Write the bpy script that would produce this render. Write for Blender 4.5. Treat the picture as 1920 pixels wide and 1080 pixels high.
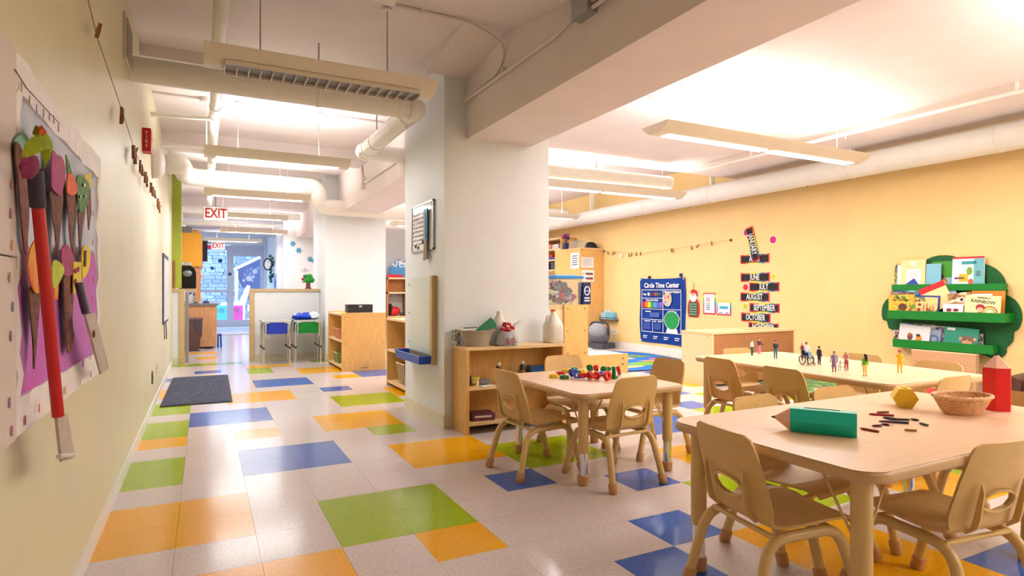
import bpy, bmesh, math, random
from mathutils import Vector, Matrix, Euler

# ---------------------------------------------------------------- clean scene
for o in list(bpy.data.objects):
    bpy.data.objects.remove(o, do_unlink=True)
SC = bpy.context.scene
COL = SC.collection
R = random.Random(7)
PI = math.pi

# ---------------------------------------------------------------- camera (level, a little left of the room's centre)
F_PX, YAW, HY, CAMH = 1124.43, 0.4746, 546.36, 1.05
cam = bpy.data.cameras.new('camera')
camo = bpy.data.objects.new('camera', cam)
COL.objects.link(camo)
cam.sensor_width = 36.0
cam.lens = F_PX / 1920 * 36.0
cam.shift_y = (HY - 540) / 1920
cam.clip_start = 0.05
cam.clip_end = 200
camo.location = (0, 0, CAMH)
camo.rotation_euler = (PI / 2, 0, -YAW)
SC.camera = camo

# ---------------------------------------------------------------- world: pale winter daylight outside the glass door
world = bpy.data.worlds.new('world')
SC.world = world
world.use_nodes = True
wn = world.node_tree.nodes
wn['Background'].inputs[0].default_value = (0.62, 0.78, 1.0, 1)
wn['Background'].inputs[1].default_value = 7.0
SC.view_settings.view_transform = 'Standard'
SC.view_settings.look = 'None'
SC.view_settings.gamma = 1.0
SC.view_settings.use_curve_mapping = False
SC.view_settings.exposure = 0.42
LAMP_UP = 37.0      # watts per 2.4 m of fixture, upward
LAMP_DOWN = 33.0    # downward

# ---------------------------------------------------------------- pixel -> plane helpers (directions only; planes give the distance)
_c, _s = math.cos(YAW), math.sin(YAW)
def _ray(px, py):
    u = (px - 960) / F_PX
    return Vector((u * _c + _s, -u * _s + _c, -(py - HY) / F_PX))
def onZ(px, py, z=0.0):
    d = _ray(px, py); return Vector((0, 0, CAMH)) + d * ((z - CAMH) / d.z)
def onX(px, py, x):
    d = _ray(px, py); return Vector((0, 0, CAMH)) + d * (x / d.x)
def onY(px, py, y):
    d = _ray(px, py); return Vector((0, 0, CAMH)) + d * (y / d.y)
def to_px(x, y, z):
    d = x * _s + y * _c
    if d < 0.05: return None
    return 960 + F_PX * (x * _c - y * _s) / d, HY - F_PX * (z - CAMH) / d

# ---------------------------------------------------------------- materials
def lin(c):
    c = c / 255.0
    return c / 12.92 if c <= 0.04045 else ((c + 0.055) / 1.055) ** 2.4
def rgb(c):
    return (lin(c[0]), lin(c[1]), lin(c[2]), 1.0)
MATS = {}
def mat(name, c, rough=0.5, metal=0.0, var=0.0, scale=20.0, bump=0.0, bscale=60.0, spec=0.5, coat=0.0,
        emit=0.0, trans=0.0, alpha=1.0, stretch=None, c2=None, rnd=0.0, ior=1.45, detail=4.0, sheen=0.0):
    if name in MATS: return MATS[name]
    m = bpy.data.materials.new(name); m.use_nodes = True
    nt = m.node_tree; N = nt.nodes; L = nt.links
    b = N['Principled BSDF']
    b.inputs['Base Color'].default_value = rgb(c)
    b.inputs['Roughness'].default_value = rough
    b.inputs['Metallic'].default_value = metal
    b.inputs['Specular IOR Level'].default_value = spec
    b.inputs['IOR'].default_value = ior
    b.inputs['Coat Weight'].default_value = coat
    b.inputs['Transmission Weight'].default_value = trans
    b.inputs['Alpha'].default_value = alpha
    b.inputs['Sheen Weight'].default_value = sheen
    if emit:
        b.inputs['Emission Color'].default_value = rgb(c)
        b.inputs['Emission Strength'].default_value = emit
    tc = mp = None
    if var or bump or c2:
        tc = N.new('ShaderNodeTexCoord'); mp = N.new('ShaderNodeMapping')
        L.new(tc.outputs['Object'], mp.inputs['Vector'])
        if stretch: mp.inputs['Scale'].default_value = stretch
    out = None
    if var or c2:
        n = N.new('ShaderNodeTexNoise'); n.inputs['Scale'].default_value = scale
        n.inputs['Detail'].default_value = detail; n.inputs['Roughness'].default_value = 0.6
        L.new(mp.outputs[0], n.inputs['Vector'])
        cr = N.new('ShaderNodeValToRGB')
        a = rgb(c)
        lo = rgb(c2) if c2 else tuple(max(0, v * (1 - var)) for v in a[:3]) + (1,)
        hi = a if c2 else tuple(min(1, v * (1 + var)) for v in a[:3]) + (1,)
        cr.color_ramp.elements[0].color = lo; cr.color_ramp.elements[1].color = hi
        cr.color_ramp.elements[0].position = 0.35; cr.color_ramp.elements[1].position = 0.65
        L.new(n.outputs['Fac'], cr.inputs[0]); out = cr.outputs[0]
    if rnd:
        oi = N.new('ShaderNodeObjectInfo'); hs = N.new('ShaderNodeHueSaturation')
        mr = N.new('ShaderNodeMapRange'); mr.inputs[3].default_value = 1 - rnd; mr.inputs[4].default_value = 1 + rnd
        L.new(oi.outputs['Random'], mr.inputs[0]); L.new(mr.outputs[0], hs.inputs['Value'])
        if out: L.new(out, hs.inputs['Color'])
        else: hs.inputs['Color'].default_value = rgb(c)
        out = hs.outputs[0]
    if out: L.new(out, b.inputs['Base Color'])
    if bump:
        n2 = N.new('ShaderNodeTexNoise'); n2.inputs['Scale'].default_value = bscale; n2.inputs['Detail'].default_value = 3
        L.new(mp.outputs[0], n2.inputs['Vector'])
        bp = N.new('ShaderNodeBump'); bp.inputs['Strength'].default_value = bump; bp.inputs['Distance'].default_value = 0.01
        L.new(n2.outputs['Fac'], bp.inputs['Height']); L.new(bp.outputs[0], b.inputs['Normal'])
    MATS[name] = m
    return m
def col(c, rough=0.5, **k):
    """plain coloured material, cached by its colour"""
    key = 'paint_%d_%d_%d_%d_%s' % (c[0], c[1], c[2], int(rough * 100), '_'.join('%s%s' % kv for kv in sorted(k.items())))
    return mat(key, c, rough, **k)
def bands(name, stops, axis=2, rough=0.6):
    """constant colour bands along an object axis: stops = [(position, colour)...] positions in metres"""
    if name in MATS: return MATS[name]
    m = bpy.data.materials.new(name); m.use_nodes = True
    N = m.node_tree.nodes; L = m.node_tree.links; b = N['Principled BSDF']
    b.inputs['Roughness'].default_value = rough
    tc = N.new('ShaderNodeTexCoord'); sp = N.new('ShaderNodeSeparateXYZ'); L.new(tc.outputs['Object'], sp.inputs[0])
    lo, hi = stops[0][0], stops[-1][0] + 1e-3
    mr = N.new('ShaderNodeMapRange'); mr.inputs[1].default_value = lo; mr.inputs[2].default_value = hi
    L.new(sp.outputs[axis], mr.inputs[0])
    cr = N.new('ShaderNodeValToRGB'); cr.color_ramp.interpolation = 'CONSTANT'
    els = cr.color_ramp.elements
    while len(els) < len(stops): els.new(0.5)
    for e, (p, c) in zip(els, stops):
        e.position = (p - lo) / (hi - lo); e.color = rgb(c)
    L.new(mr.outputs[0], cr.inputs[0]); L.new(cr.outputs[0], b.inputs['Base Color'])
    MATS[name] = m
    return m
def patchy(name, cols, scale=14.0, rough=0.45, seed=0.0, smooth=False):
    """irregular printed patches (book art, rug, fabric)"""
    if name in MATS: return MATS[name]
    m = bpy.data.materials.new(name); m.use_nodes = True
    N = m.node_tree.nodes; L = m.node_tree.links; b = N['Principled BSDF']
    b.inputs['Roughness'].default_value = rough
    tc = N.new('ShaderNodeTexCoord'); mp = N.new('ShaderNodeMapping'); mp.inputs['Location'].default_value = (seed * 3.1, seed * 1.7, seed)
    L.new(tc.outputs['Object'], mp.inputs[0])
    nz = N.new('ShaderNodeTexNoise'); nz.inputs['Scale'].default_value = scale; nz.inputs['Detail'].default_value = 2.5
    L.new(mp.outputs[0], nz.inputs['Vector'])
    cr = N.new('ShaderNodeValToRGB'); cr.color_ramp.interpolation = 'EASE' if smooth else 'CONSTANT'
    els = cr.color_ramp.elements
    while len(els) < len(cols): els.new(0.5)
    n = len(cols)
    for i, (e, c) in enumerate(zip(els, cols)):
        e.position = 0.0 if i == 0 else 0.36 + 0.28 * i / n
        e.color = rgb(c)
    L.new(nz.outputs['Fac'], cr.inputs[0]); L.new(cr.outputs[0], b.inputs['Base Color'])
    MATS[name] = m
    return m
def glass(name, c=(255, 255, 255), rough=0.02, mix=0.12):
    """thin sheet glass / clear plastic: mostly see-through with a gloss layer"""
    if name in MATS: return MATS[name]
    m = bpy.data.materials.new(name); m.use_nodes = True
    N = m.node_tree.nodes; L = m.node_tree.links
    N.remove(N['Principled BSDF'])
    t = N.new('ShaderNodeBsdfTransparent'); t.inputs[0].default_value = rgb(c)
    g = N.new('ShaderNodeBsdfPrincipled'); g.inputs['Base Color'].default_value = rgb(c); g.inputs['Roughness'].default_value = rough
    mx = N.new('ShaderNodeMixShader'); mx.inputs[0].default_value = mix
    L.new(t.outputs[0], mx.inputs[1]); L.new(g.outputs[0], mx.inputs[2])
    L.new(mx.outputs[0], N['Material Output'].inputs['Surface'])
    MATS[name] = m
    return m

# ---------------------------------------------------------------- mesh helpers (all add to a bmesh)
def B(): return bmesh.new()
def box(bm, x0, x1, y0, y1, z0, z1, M=None):
    vs = [Vector((x, y, z)) for x in (x0, x1) for y in (y0, y1) for z in (z0, z1)]
    if M: vs = [M @ v for v in vs]
    v = [bm.verts.new(p) for p in vs]
    for f in ((0, 1, 3, 2), (4, 6, 7, 5), (0, 4, 5, 1), (2, 3, 7, 6), (0, 2, 6, 4), (1, 5, 7, 3)):
        bm.faces.new([v[i] for i in f])
    return bm
def frame_of(d):
    d = d.normalized()
    up = Vector((0, 0, 1)) if abs(d.z) < 0.95 else Vector((1, 0, 0))
    a = d.cross(up).normalized(); return a, d.cross(a).normalized()
def tube(bm, pts, r, n=10, cap=True, closed=False):
    """tube along pts; r a number or a list"""
    pts = [Vector(p) for p in pts]; m = len(pts)
    rs = r if isinstance(r, (list, tuple)) else [r] * m
    rings = []; a = None
    for i, p in enumerate(pts):
        if closed: d = pts[(i + 1) % m] - pts[i - 1]
        else: d = pts[min(i + 1, m - 1)] - pts[max(i - 1, 0)]
        d.normalize()
        if a is None: a, b = frame_of(d)
        else:
            a = (a - d * a.dot(d))
            if a.length < 1e-6: a, b = frame_of(d)
            a.normalize(); b = d.cross(a).normalized()
        rings.append([bm.verts.new(p + (a * math.cos(t) + b * math.sin(t)) * rs[i]) for t in [2 * PI * k / n for k in range(n)]])
    for i in range(m if closed else m - 1):
        A, C = rings[i], rings[(i + 1) % m]
        for k in range(n): bm.faces.new((A[k], A[(k + 1) % n], C[(k + 1) % n], C[k]))
    if cap and not closed:
        bm.faces.new(list(reversed(rings[0]))); bm.faces.new(rings[-1])
    return bm
def cyl(bm, p0, p1, r, r1=None, n=14):
    return tube(bm, [p0, p1], [r, r if r1 is None else r1], n)
def arcpts(pts, rad, seg=5):
    """round the corners of a polyline"""
    P = [Vector(p) for p in pts]; out = [P[0]]
    for i in range(1, len(P) - 1):
        a = (P[i - 1] - P[i]); b = (P[i + 1] - P[i])
        t = min(rad, a.length * 0.49, b.length * 0.49)
        p0 = P[i] + a.normalized() * t; p1 = P[i] + b.normalized() * t
        for k in range(seg + 1):
            s = k / seg
            out.append(p0 * (1 - s) ** 2 + P[i] * 2 * s * (1 - s) + p1 * s * s)
    out.append(P[-1]); return out
def prism(bm, poly, depth, M=None):
    """2D polygon in local XY extruded along +Z by depth"""
    a = [Vector((p[0], p[1], 0)) for p in poly]; b = [Vector((p[0], p[1], depth)) for p in poly]
    if M: a = [M @ v for v in a]; b = [M @ v for v in b]
    A = [bm.verts.new(v) for v in a]; C = [bm.verts.new(v) for v in b]; n = len(A)
    bm.faces.new(list(reversed(A))); bm.faces.new(C)
    for k in range(n): bm.faces.new((A[k], A[(k + 1) % n], C[(k + 1) % n], C[k]))
    return bm
def lathe(bm, prof, n=20, M=None, sx=1.0, sy=1.0, close=True):
    """prof = [(r, z)...] spun about Z"""
    rings = []
    for r, z in prof:
        ring = []
        for k in range(n):
            t = 2 * PI * k / n; v = Vector((r * math.cos(t) * sx, r * math.sin(t) * sy, z))
            ring.append(bm.verts.new(M @ v if M else v))
        rings.append(ring)
    for A, C in zip(rings, rings[1:]):
        for k in range(n): bm.faces.new((A[k], A[(k + 1) % n], C[(k + 1) % n], C[k]))
    if close:
        bm.faces.new(list(reversed(rings[0]))); bm.faces.new(rings[-1])
    return bm
def ball(bm, c, r, u=12, v=8, s=(1, 1, 1)):
    M = Matrix.Translation(Vector(c)) @ Matrix.Diagonal((s[0], s[1], s[2], 1))
    bmesh.ops.create_uvsphere(bm, u_segments=u, v_segments=v, radius=r, matrix=M)
    return bm
def rrect(w, h, r, seg=5, cx=0.0, cy=0.0):
    """rounded rectangle outline, centred"""
    out = []
    for sx, sy, a0 in ((1, 1, 0), (-1, 1, 90), (-1, -1, 180), (1, -1, 270)):
        for k in range(seg + 1):
            t = math.radians(a0 + 90 * k / seg)
            out.append((cx + sx * (w / 2 - r) + r * math.cos(t), cy + sy * (h / 2 - r) + r * math.sin(t)))
    return out
def disc(r, n=20, cx=0, cy=0):
    return [(cx + r * math.cos(2 * PI * k / n), cy + r * math.sin(2 * PI * k / n)) for k in range(n)]

def mesh(name, bm, m, bevel=0.0, smooth=35, seg=2, width_limit=True):
    if bevel:
        es = [e for e in bm.edges if len(e.link_faces) == 2 and e.calc_face_angle(0) > 0.6]
        if es: bmesh.ops.bevel(bm, geom=es, offset=bevel, segments=seg, affect='EDGES', clamp_overlap=True, profile=0.6)
    bmesh.ops.recalc_face_normals(bm, faces=bm.faces)
    me = bpy.data.meshes.new(name); bm.to_mesh(me); bm.free()
    if smooth:
        me.polygons.foreach_set('use_smooth', [True] * len(me.polygons))
        me.set_sharp_from_angle(angle=math.radians(smooth))
    if m is not None: me.materials.append(m)
    return me
def obj(name, bm, m, parent=None, bevel=0.0, smooth=35, loc=None, rot=None, label=None, seg=2):
    me = bm if isinstance(bm, bpy.types.Mesh) else mesh(name, bm, m, bevel, smooth, seg)
    o = bpy.data.objects.new(name, me); COL.objects.link(o)
    if parent is not None: o.parent = parent
    if loc is not None: o.location = loc
    if rot is not None: o.rotation_euler = rot
    if label: o['label'] = label
    return o
def tag(o, label, cat, group=None):
    o['label'] = label; o['category'] = cat
    if group: o['group'] = group
    return o
def thing(name, label, cat, loc=(0, 0, 0), rotz=0.0, group=None, rot=None):
    o = bpy.data.objects.new(name, None); COL.objects.link(o); o.empty_display_size = 0.05
    o.location = loc; o.rotation_euler = rot if rot else (0, 0, rotz)
    return tag(o, label, cat, group)
def struct(name, bm, m, label, cat='structure', parent=None, bevel=0.0, smooth=35):
    o = obj(name, bm, m, parent, bevel, smooth)
    if parent is None:
        o['kind'] = 'structure'; o['label'] = label; o['category'] = cat
    return o
def dup(root, loc=None, rotz=None, label=None, group=None):
    r = root.copy(); COL.objects.link(r)
    if loc is not None: r.location = loc
    if rotz is not None: r.rotation_euler = (0, 0, rotz)
    if label: r['label'] = label
    if group: r['group'] = group
    for ch in list(root.children):
        c = ch.copy(); COL.objects.link(c); c.parent = r
        for g in list(ch.children):
            d = g.copy(); COL.objects.link(d); d.parent = c
    return r
TXT = {}
def text(name, s, size, m, parent, loc, rot, extrude=0.0006, align='CENTER', sx=1.0, bold=0.0, label=None):
    key = (s, size, extrude, align, bold, m.name)
    if key not in TXT:
        cu = bpy.data.curves.new('lettering', 'FONT'); cu.body = s; cu.size = size; cu.align_x = align; cu.align_y = 'CENTER'
        cu.extrude = extrude; cu.offset = bold; cu.resolution_u = 2
        to = bpy.data.objects.new('tmp', cu); COL.objects.link(to)
        bpy.context.view_layer.update()
        me = bpy.data.meshes.new_from_object(to.evaluated_get(bpy.context.evaluated_depsgraph_get()))
        bpy.data.objects.remove(to); bpy.data.curves.remove(cu)
        me.materials.clear(); me.materials.append(m); TXT[key] = me
    o = bpy.data.objects.new(name, TXT[key]); COL.objects.link(o)
    o.parent = parent; o.location = loc; o.rotation_euler = rot; o.scale = (sx, 1, 1)
    if label: o['label'] = label
    return o
# orientation of flat things hung on the walls: local X to the viewer's right, local Y up, local Z out of the wall
ROT_R = (PI / 2, 0, -PI / 2)      # on the yellow wall (faces -X)
ROT_L = (PI / 2, 0, PI / 2)       # on the corridor wall (faces +X)
ROT_F = (PI / 2, 0, 0)            # faces -Y (towards the camera end)
def smooth_closed(P, k=3):
    out = []; n = len(P)
    for i in range(n):
        p0, p1, p2, p3 = P[i - 1], P[i], P[(i + 1) % n], P[(i + 2) % n]
        for q in range(k):
            t = q / k; t2, t3 = t * t, t * t * t
            out.append(tuple(.5 * ((2 * p1[a]) + (-p0[a] + p2[a]) * t + (2 * p0[a] - 5 * p1[a] + 4 * p2[a] - p3[a]) * t2 + (-p0[a] + 3 * p1[a] - 3 * p2[a] + p3[a]) * t3) for a in (0, 1)))
    return out

# ================================================================= materials used all over
M_WALLG = mat('wall_paint_pale_green', (216, 209, 174), 0.45, var=0.03, scale=3, bump=0.05, bscale=180)
M_WHITE = mat('wall_paint_white', (228, 231, 233), 0.5, var=0.02, scale=4, bump=0.05, bscale=160)
M_CEIL = mat('ceiling_paint', (234, 222, 218), 0.7, var=0.03, scale=2.5, bump=0.08, bscale=90)
M_YELLOW = mat('wall_paint_yellow', (240, 206, 140), 0.5, var=0.025, scale=3, bump=0.05, bscale=170)
M_LIME = mat('wall_paint_lime', (176, 190, 66), 0.5, var=0.03, scale=5)
M_COVE = mat('rubber_base_cream', (222, 214, 188), 0.45, var=0.03)
M_COVEW = mat('rubber_base_white', (226, 222, 214), 0.45)
M_PIPE = mat('painted_pipe', (238, 234, 224), 0.4, var=0.02, scale=8)
M_TANTRIM = mat('oak_trim', (204, 176, 128), 0.5, var=0.10, scale=9, stretch=(1, 1, 14))
M_MAPLE = mat('maple_plywood', (226, 176, 104), 0.42, var=0.10, scale=7, stretch=(9, 9, 1.0), bump=0.03)
M_MAPLE_H = mat('maple_plywood_top', (236, 200, 150), 0.4, var=0.07, scale=7, stretch=(1.0, 9, 9))
M_MAPLE_P = mat('maple_pale', (238, 208, 160), 0.45, var=0.05, scale=6, stretch=(9, 9, 1))
M_TAN = mat('tan_plastic', (218, 178, 112), 0.42, var=0.04, scale=40, bump=0.06, bscale=420)
M_TANLEG = mat('tan_enamel', (220, 184, 122), 0.32, var=0.02, scale=30)
M_BOOT = mat('tan_rubber', (196, 146, 98), 0.6)
M_CHROME = mat('chrome', (225, 225, 228), 0.12, metal=1.0)
M_STEEL = mat('brushed_steel', (176, 178, 182), 0.35, metal=0.9)
M_BLACK = mat('black_plastic', (22, 22, 25), 0.4)
M_PAPER = mat('white_paper', (240, 240, 236), 0.7)
M_SCREW = mat('screw_steel', (150, 148, 140), 0.35, metal=0.8)
M_LAMPBODY = mat('fixture_enamel', (228, 216, 196), 0.4)
M_DIFF = mat('lit_diffuser', (255, 253, 246), 0.4, emit=4.0)
M_WIRE = mat('hanger_wire', (170, 165, 155), 0.4, metal=0.5)

XL, XR, Y0, YB, YD = -0.403, 6.87, -1.6, 14.0, 19.5
XP0, XP1 = 1.634, 2.56           # pillars
ZB = 2.235                        # underside of the main beam

# ================================================================= floor: sheet + vinyl tiles
T = 0.3048; TX0, TY0 = 0.344, 0.786
flo = struct('floor', box(B(), XL - .1, XR + .1, Y0, YD + .2, -0.12, -0.003), mat('floor_screed', (176, 166, 158), 0.8),
             'vinyl tile floor, off-white with yellow, green and blue tiles', 'floor')
def vinyl(name, c, c2, rnd):
    m = mat(name, c, 0.16, var=0.0, c2=c2, scale=75, detail=6, spec=0.22, rnd=rnd, coat=0.0, bump=0.02, bscale=14)
    m.node_tree.nodes['Principled BSDF'].inputs['Coat Roughness'].default_value = 0.12
    return m
VT = {'w': vinyl('vinyl_offwhite', (218, 204, 199), (198, 184, 179), 0.018),
      'y': vinyl('vinyl_yellow', (240, 174, 0), (230, 160, 0), 0.02),
      'g': vinyl('vinyl_green', (162, 186, 4), (142, 168, 0), 0.02),
      'b': vinyl('vinyl_blue', (66, 110, 190), (52, 92, 172), 0.02)}
tiles = {}
def tz(c, x0, x1, y0, y1):
    for i in range(x0, x1):
        for j in range(y0, y1): tiles[(i, j)] = c
for a in ((-1, 1, 10, 12), (0, 2, 7, 9), (3, 4, 8, 9), (4, 6, 12, 14), (1, 2, 16, 17), (3, 5, 16, 18), (-1, 0, 16, 17), (5, 6, 25, 26),
          (1, 3, 21, 23), (2, 4, 30, 31), (4, 6, 27, 29), (0, 1, 35, 36), (-1, 1, 38, 39), (-1, 0, 23, 25), (6, 7, 20, 22), (9, 11, 9, 11),
          (7, 9, 4, 7), (11, 13, 6, 8), (16, 19, 17, 18), (14, 15, 9, 11)): tz('y', *a)
for a in ((-1, 0, 13, 15), (-1, 0, 17, 19), (-1, 0, 20, 22), (2, 4, 9, 11), (4, 5, 15, 16), (4, 6, 19, 21), (6, 8, 11, 13), (8, 10, 7, 9),
          (2, 3, 28, 30), (5, 6, 31, 32), (-1, 2, 32, 33), (13, 15, 7, 8), (15, 16, 15, 16), (13, 15, 12, 14), (17, 18, 13, 15)): tz('g', *a)
for a in ((1, 3, 13, 15), (0, 2, 18, 20), (2, 4, 24, 26), (4, 5, 22, 23), (5, 6, 10, 11), (7, 8, 9, 10), (6, 7, 7, 8), (5, 6, 6, 7),
          (10, 12, 12, 14), (13, 14, 14, 15), (14, 15, 16, 17), (6, 8, 25, 27), (0, 1, 29, 30), (-1, 0, 27, 28), (17, 19, 19, 21),
          (9, 11, 3, 5), (12, 14, 18, 20)): tz('b', *a)
I0, I1, J0, J1 = -1, 24, -5, 66
cand = []
for i in range(I0, I1):
    for j in range(J0, J1):
        x, y = (i - TX0) * T, (j - TY0) * T
        P4 = [to_px(x + a, y + b, 0) for a, b in ((0, 0), (T, 0), (T, T), (0, T))]
        area = 0.0
        if all(P4):
            cx = sum(p[0] for p in P4) / 4; cy = sum(p[1] for p in P4) / 4
            if -40 < cx < 1960 and cy < 1120:
                area = abs(sum(P4[k][0] * P4[(k + 1) % 4][1] - P4[(k + 1) % 4][0] * P4[k][1] for k in range(4))) / 2
        cand.append((area, i, j))
cand.sort(reverse=True)
tmesh = {}
def tilebm(bm, x, y):
    g, e = 0.00015, 0.0004
    a = [bm.verts.new((x + p * (T - 2 * g) + g, y + q * (T - 2 * g) + g, -0.003)) for p, q in ((0, 0), (1, 0), (1, 1), (0, 1))]
    b = [bm.verts.new((x + g + (e if p == 0 else T - 2 * g - e), y + g + (e if q == 0 else T - 2 * g - e), 0.0)) for p, q in ((0, 0), (1, 0), (1, 1), (0, 1))]
    bm.faces.new(b)
    for k in range(4): bm.faces.new((a[k], a[(k + 1) % 4], b[(k + 1) % 4], b[k]))
for k, v in VT.items():
    bm = B(); tilebm(bm, 0, 0); tmesh[k] = mesh('tile', bm, v, smooth=0)
rest = {k: B() for k in VT}
for n, (area, i, j) in enumerate(cand):
    c = tiles.get((i, j), 'w'); x, y = (i - TX0) * T, (j - TY0) * T
    if n < 300:
        o = obj('tile', tmesh[c], None, flo, loc=(x, y, 0))
    else:
        tilebm(rest[c], x, y)
for k, nm in (('w', 'off_white_tiles'), ('y', 'yellow_tiles'), ('g', 'green_tiles'), ('b', 'blue_tiles')):
    o = obj(nm, rest[k], VT[k], flo, smooth=0); o['kind'] = 'stuff'

# ================================================================= walls
struct('wall_left', box(B(), XL - .15, XL, Y0, 10.0, 0, 2.9), M_WALLG, 'long pale green corridor wall carrying the art display')
struct('wall_left_kitchen', box(B(), XL - .15, XL, 10.0, YD, 0, 2.9), M_WHITE, 'white wall behind the kitchenette cabinets')
struct('wall_right', box(B(), XR, XR + .15, Y0, YB, 0, 3.1), M_YELLOW, 'long yellow classroom wall with the month cards and bookshelf')
struct('wall_rear', box(B(), XL - .15, XR + .15, Y0 - .15, Y0, 0, 3.1), M_WALLG, 'plain wall closing the classroom behind the tables')
struct('wall_back', box(B(), 1.56, XR + .15, YB, YB + .15, 0, 3.1), M_WHITE, 'white end wall with the blue snowflakes')
struct('wall_return', box(B(), 1.69, 1.84, YB + .15, YD, 0, 3.1), M_WHITE, 'white side wall of the entrance passage')
bm = box(B(), XL - .15, -0.36, YD, YD + .15, 0, 2.9); box(bm, 1.62, 1.84, YD, YD + .15, 0, 2.9); box(bm, -0.36, 1.62, YD, YD + .15, 2.42, 2.9)
struct('wall_entrance', bm, M_WHITE, 'wall around the glass entrance door')
# lime pier and half walls
struct('wall_pier', box(B(), XL, -0.29, 9.86, 10.02, 1.10, 2.79), M_LIME, 'narrow lime green wall pier above the low partition')
def half_wall(name, x0, x1, y0, y1, post_left, label):
    r = thing(name, label, 'partition', (0, 0, 0))
    r['kind'] = 'structure'
    obj('panel', box(B(), x0, x1, y0 + .012, y1 - .012, 0, 1.05), M_WHITE, r)
    obj('cap', box(B(), x0, x1 + .01, y0 - .012, y1 + .012, 1.05, 1.09), M_TANTRIM, r, bevel=.003)
    px0 = x0 if post_left else x1 - .05
    obj('end_post', box(B(), px0 - .004, px0 + .062, y0 - .008, y1 + .008, 0, 1.05), M_TANTRIM, r, bevel=.003)
    bx = (x0 + .06, x1) if post_left else (x0, x1 - .05)
    obj('base_strip', box(B(), bx[0], bx[1], y0 + .004, y0 + .012, 0, .09), M_COVE, r)
half_wall('wall_half_right', 0.62, 1.63, 9.84, 9.98, True, 'waist-high white partition with oak cap beside the pillar')
half_wall('wall_half_left', XL, -0.262, 9.81, 9.97, False, 'short white partition stub with oak post below the lime pier')

# pillars and beams
for nm, y0, y1, lab in (('pillar_near', 4.313, 5.313, 'white square pillar carrying the whiteboard and the easel'),
                        ('pillar_far', 9.36, 10.45, 'white square pillar behind the shelf with the black box')):
    p = struct(nm, box(B(), XP0, XP1, y0, y1, 0, 2.8), M_WHITE, lab, bevel=.004)
    for i, (a, b, c, d) in enumerate(((XP0 - .008, XP0, y0 - .008, y1), (XP0, XP1, y0 - .008, y0), (XP1, XP1 + .008, y0 - .008, y1))):
        obj('base_strip', box(B(), a, b, c, d, 0, .10), M_COVE, p, bevel=.002)
for nm, y0, y1, lab in (('beam_near', Y0, 4.313, 'deep ceiling beam running over the tables to the near pillar'),
                        ('beam_middle', 5.313, 9.36, 'deep ceiling beam between the two pillars'),
                        ('beam_far', 10.45, YB, 'deep ceiling beam past the far pillar')):
    struct(nm, box(B(), 1.82, 2.38, y0, y1, ZB, 2.95), M_CEIL, lab, bevel=.004)
# corridor ceiling: shallow cross beams, sloping up from the camera end
prof = [(Y0, 2.62), (2.2, 2.60), (2.74, 2.645), (3.24, 2.745), (3.5, 2.79), (4.95, 2.80), (4.97, 2.72), (5.3, 2.72), (5.32, 2.80)]
for yb in (7.5, 10.0, 12.5, 15.0, 17.5): prof += [(yb, 2.80), (yb + .01, 2.67), (yb + .45, 2.67), (yb + .46, 2.80)]
prof += [(YD + .15, 2.80)]
poly = prof + [(YD + .15, 3.0), (Y0, 3.0)]
bm = B(); prism(bm, poly, 1.82 - XL + .15, Matrix(((0, 0, 1, XL - .15), (1, 0, 0, 0), (0, 1, 0, 0), (0, 0, 0, 1))))
struct('ceiling_corridor', bm, M_CEIL, 'painted concrete corridor ceiling with shallow cross beams', smooth=0)
bm = B(); prism(bm, [(3.5, 2.80), (4.313, 2.80), (4.313, 2.70)], 0.33, Matrix(((0, 0, 1, 1.49), (1, 0, 0, 0), (0, 1, 0, 0), (0, 0, 0, 1))))
struct('trim_haunch', bm, M_CEIL, 'small sloping concrete haunch above the near pillar', smooth=0)
bm = box(B(), 2.38, XR + .15, Y0, 6.25, 2.68, 3.1); box(bm, 2.38, XR + .15, 6.25, YB + .15, 2.98, 3.15)
struct('ceiling_classroom', bm, M_CEIL, 'smooth painted classroom ceiling with a raised bay beyond')
bm = box(B(), 1.82, 2.38, YB, YD, 2.8, 3.0)
struct('ceiling_passage', bm, M_CEIL, 'ceiling strip over the entrance passage')
# skirtings
struct('baseboard_left', box(B(), XL, XL + .008, Y0, 9.81, 0, .075), M_COVEW, 'low pale skirting along the corridor wall', bevel=.002)
struct('baseboard_right', box(B(), XR - .009, XR, Y0, YB, 0, .115), M_COVEW, 'white skirting along the yellow wall', bevel=.002)
struct('baseboard_back', box(B(), 1.84, XR, YB - .009, YB, 0, .1), M_COVEW, 'white skirting below the snowflake wall')

# ================================================================= entrance: door leaf, sidelight, outside
M_ALU = mat('grey_aluminium', (196, 200, 210), 0.4, metal=0.2)
M_GLASS = glass('door_glass', (236, 244, 255), 0.02, 0.10)
dr = thing('door_1', 'glazed aluminium entrance door at the end of the corridor', 'door', (0, 0, 0)); dr['kind'] = 'structure'
bm = box(B(), -0.36, -0.27, YD, YD + .06, 0, 2.40); box(bm, .60, .70, YD, YD + .06, 0, 2.40); box(bm, -0.27, .60, YD, YD + .06, 2.26, 2.40)
box(bm, -0.27, .60, YD, YD + .06, 0, .22); box(bm, -0.27, .60, YD, YD + .06, 1.02, 1.10)
obj('stile_frame', bm, M_ALU, dr, bevel=.004)
obj('glass_pane', box(B(), -0.27, .60, YD + .025, YD + .033, 1.10, 2.26), M_GLASS, dr)
obj('glass_pane', box(B(), -0.27, .60, YD + .025, YD + .033, .22, 1.02), M_GLASS, dr)
h = obj('handle', tube(B(), arcpts([(.65, YD - .005, 1.3), (.65, YD - .06, 1.3), (.65, YD - .06, 1.0), (.65, YD - .005, 1.0)], .02), .012), M_STEEL, dr)
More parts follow.
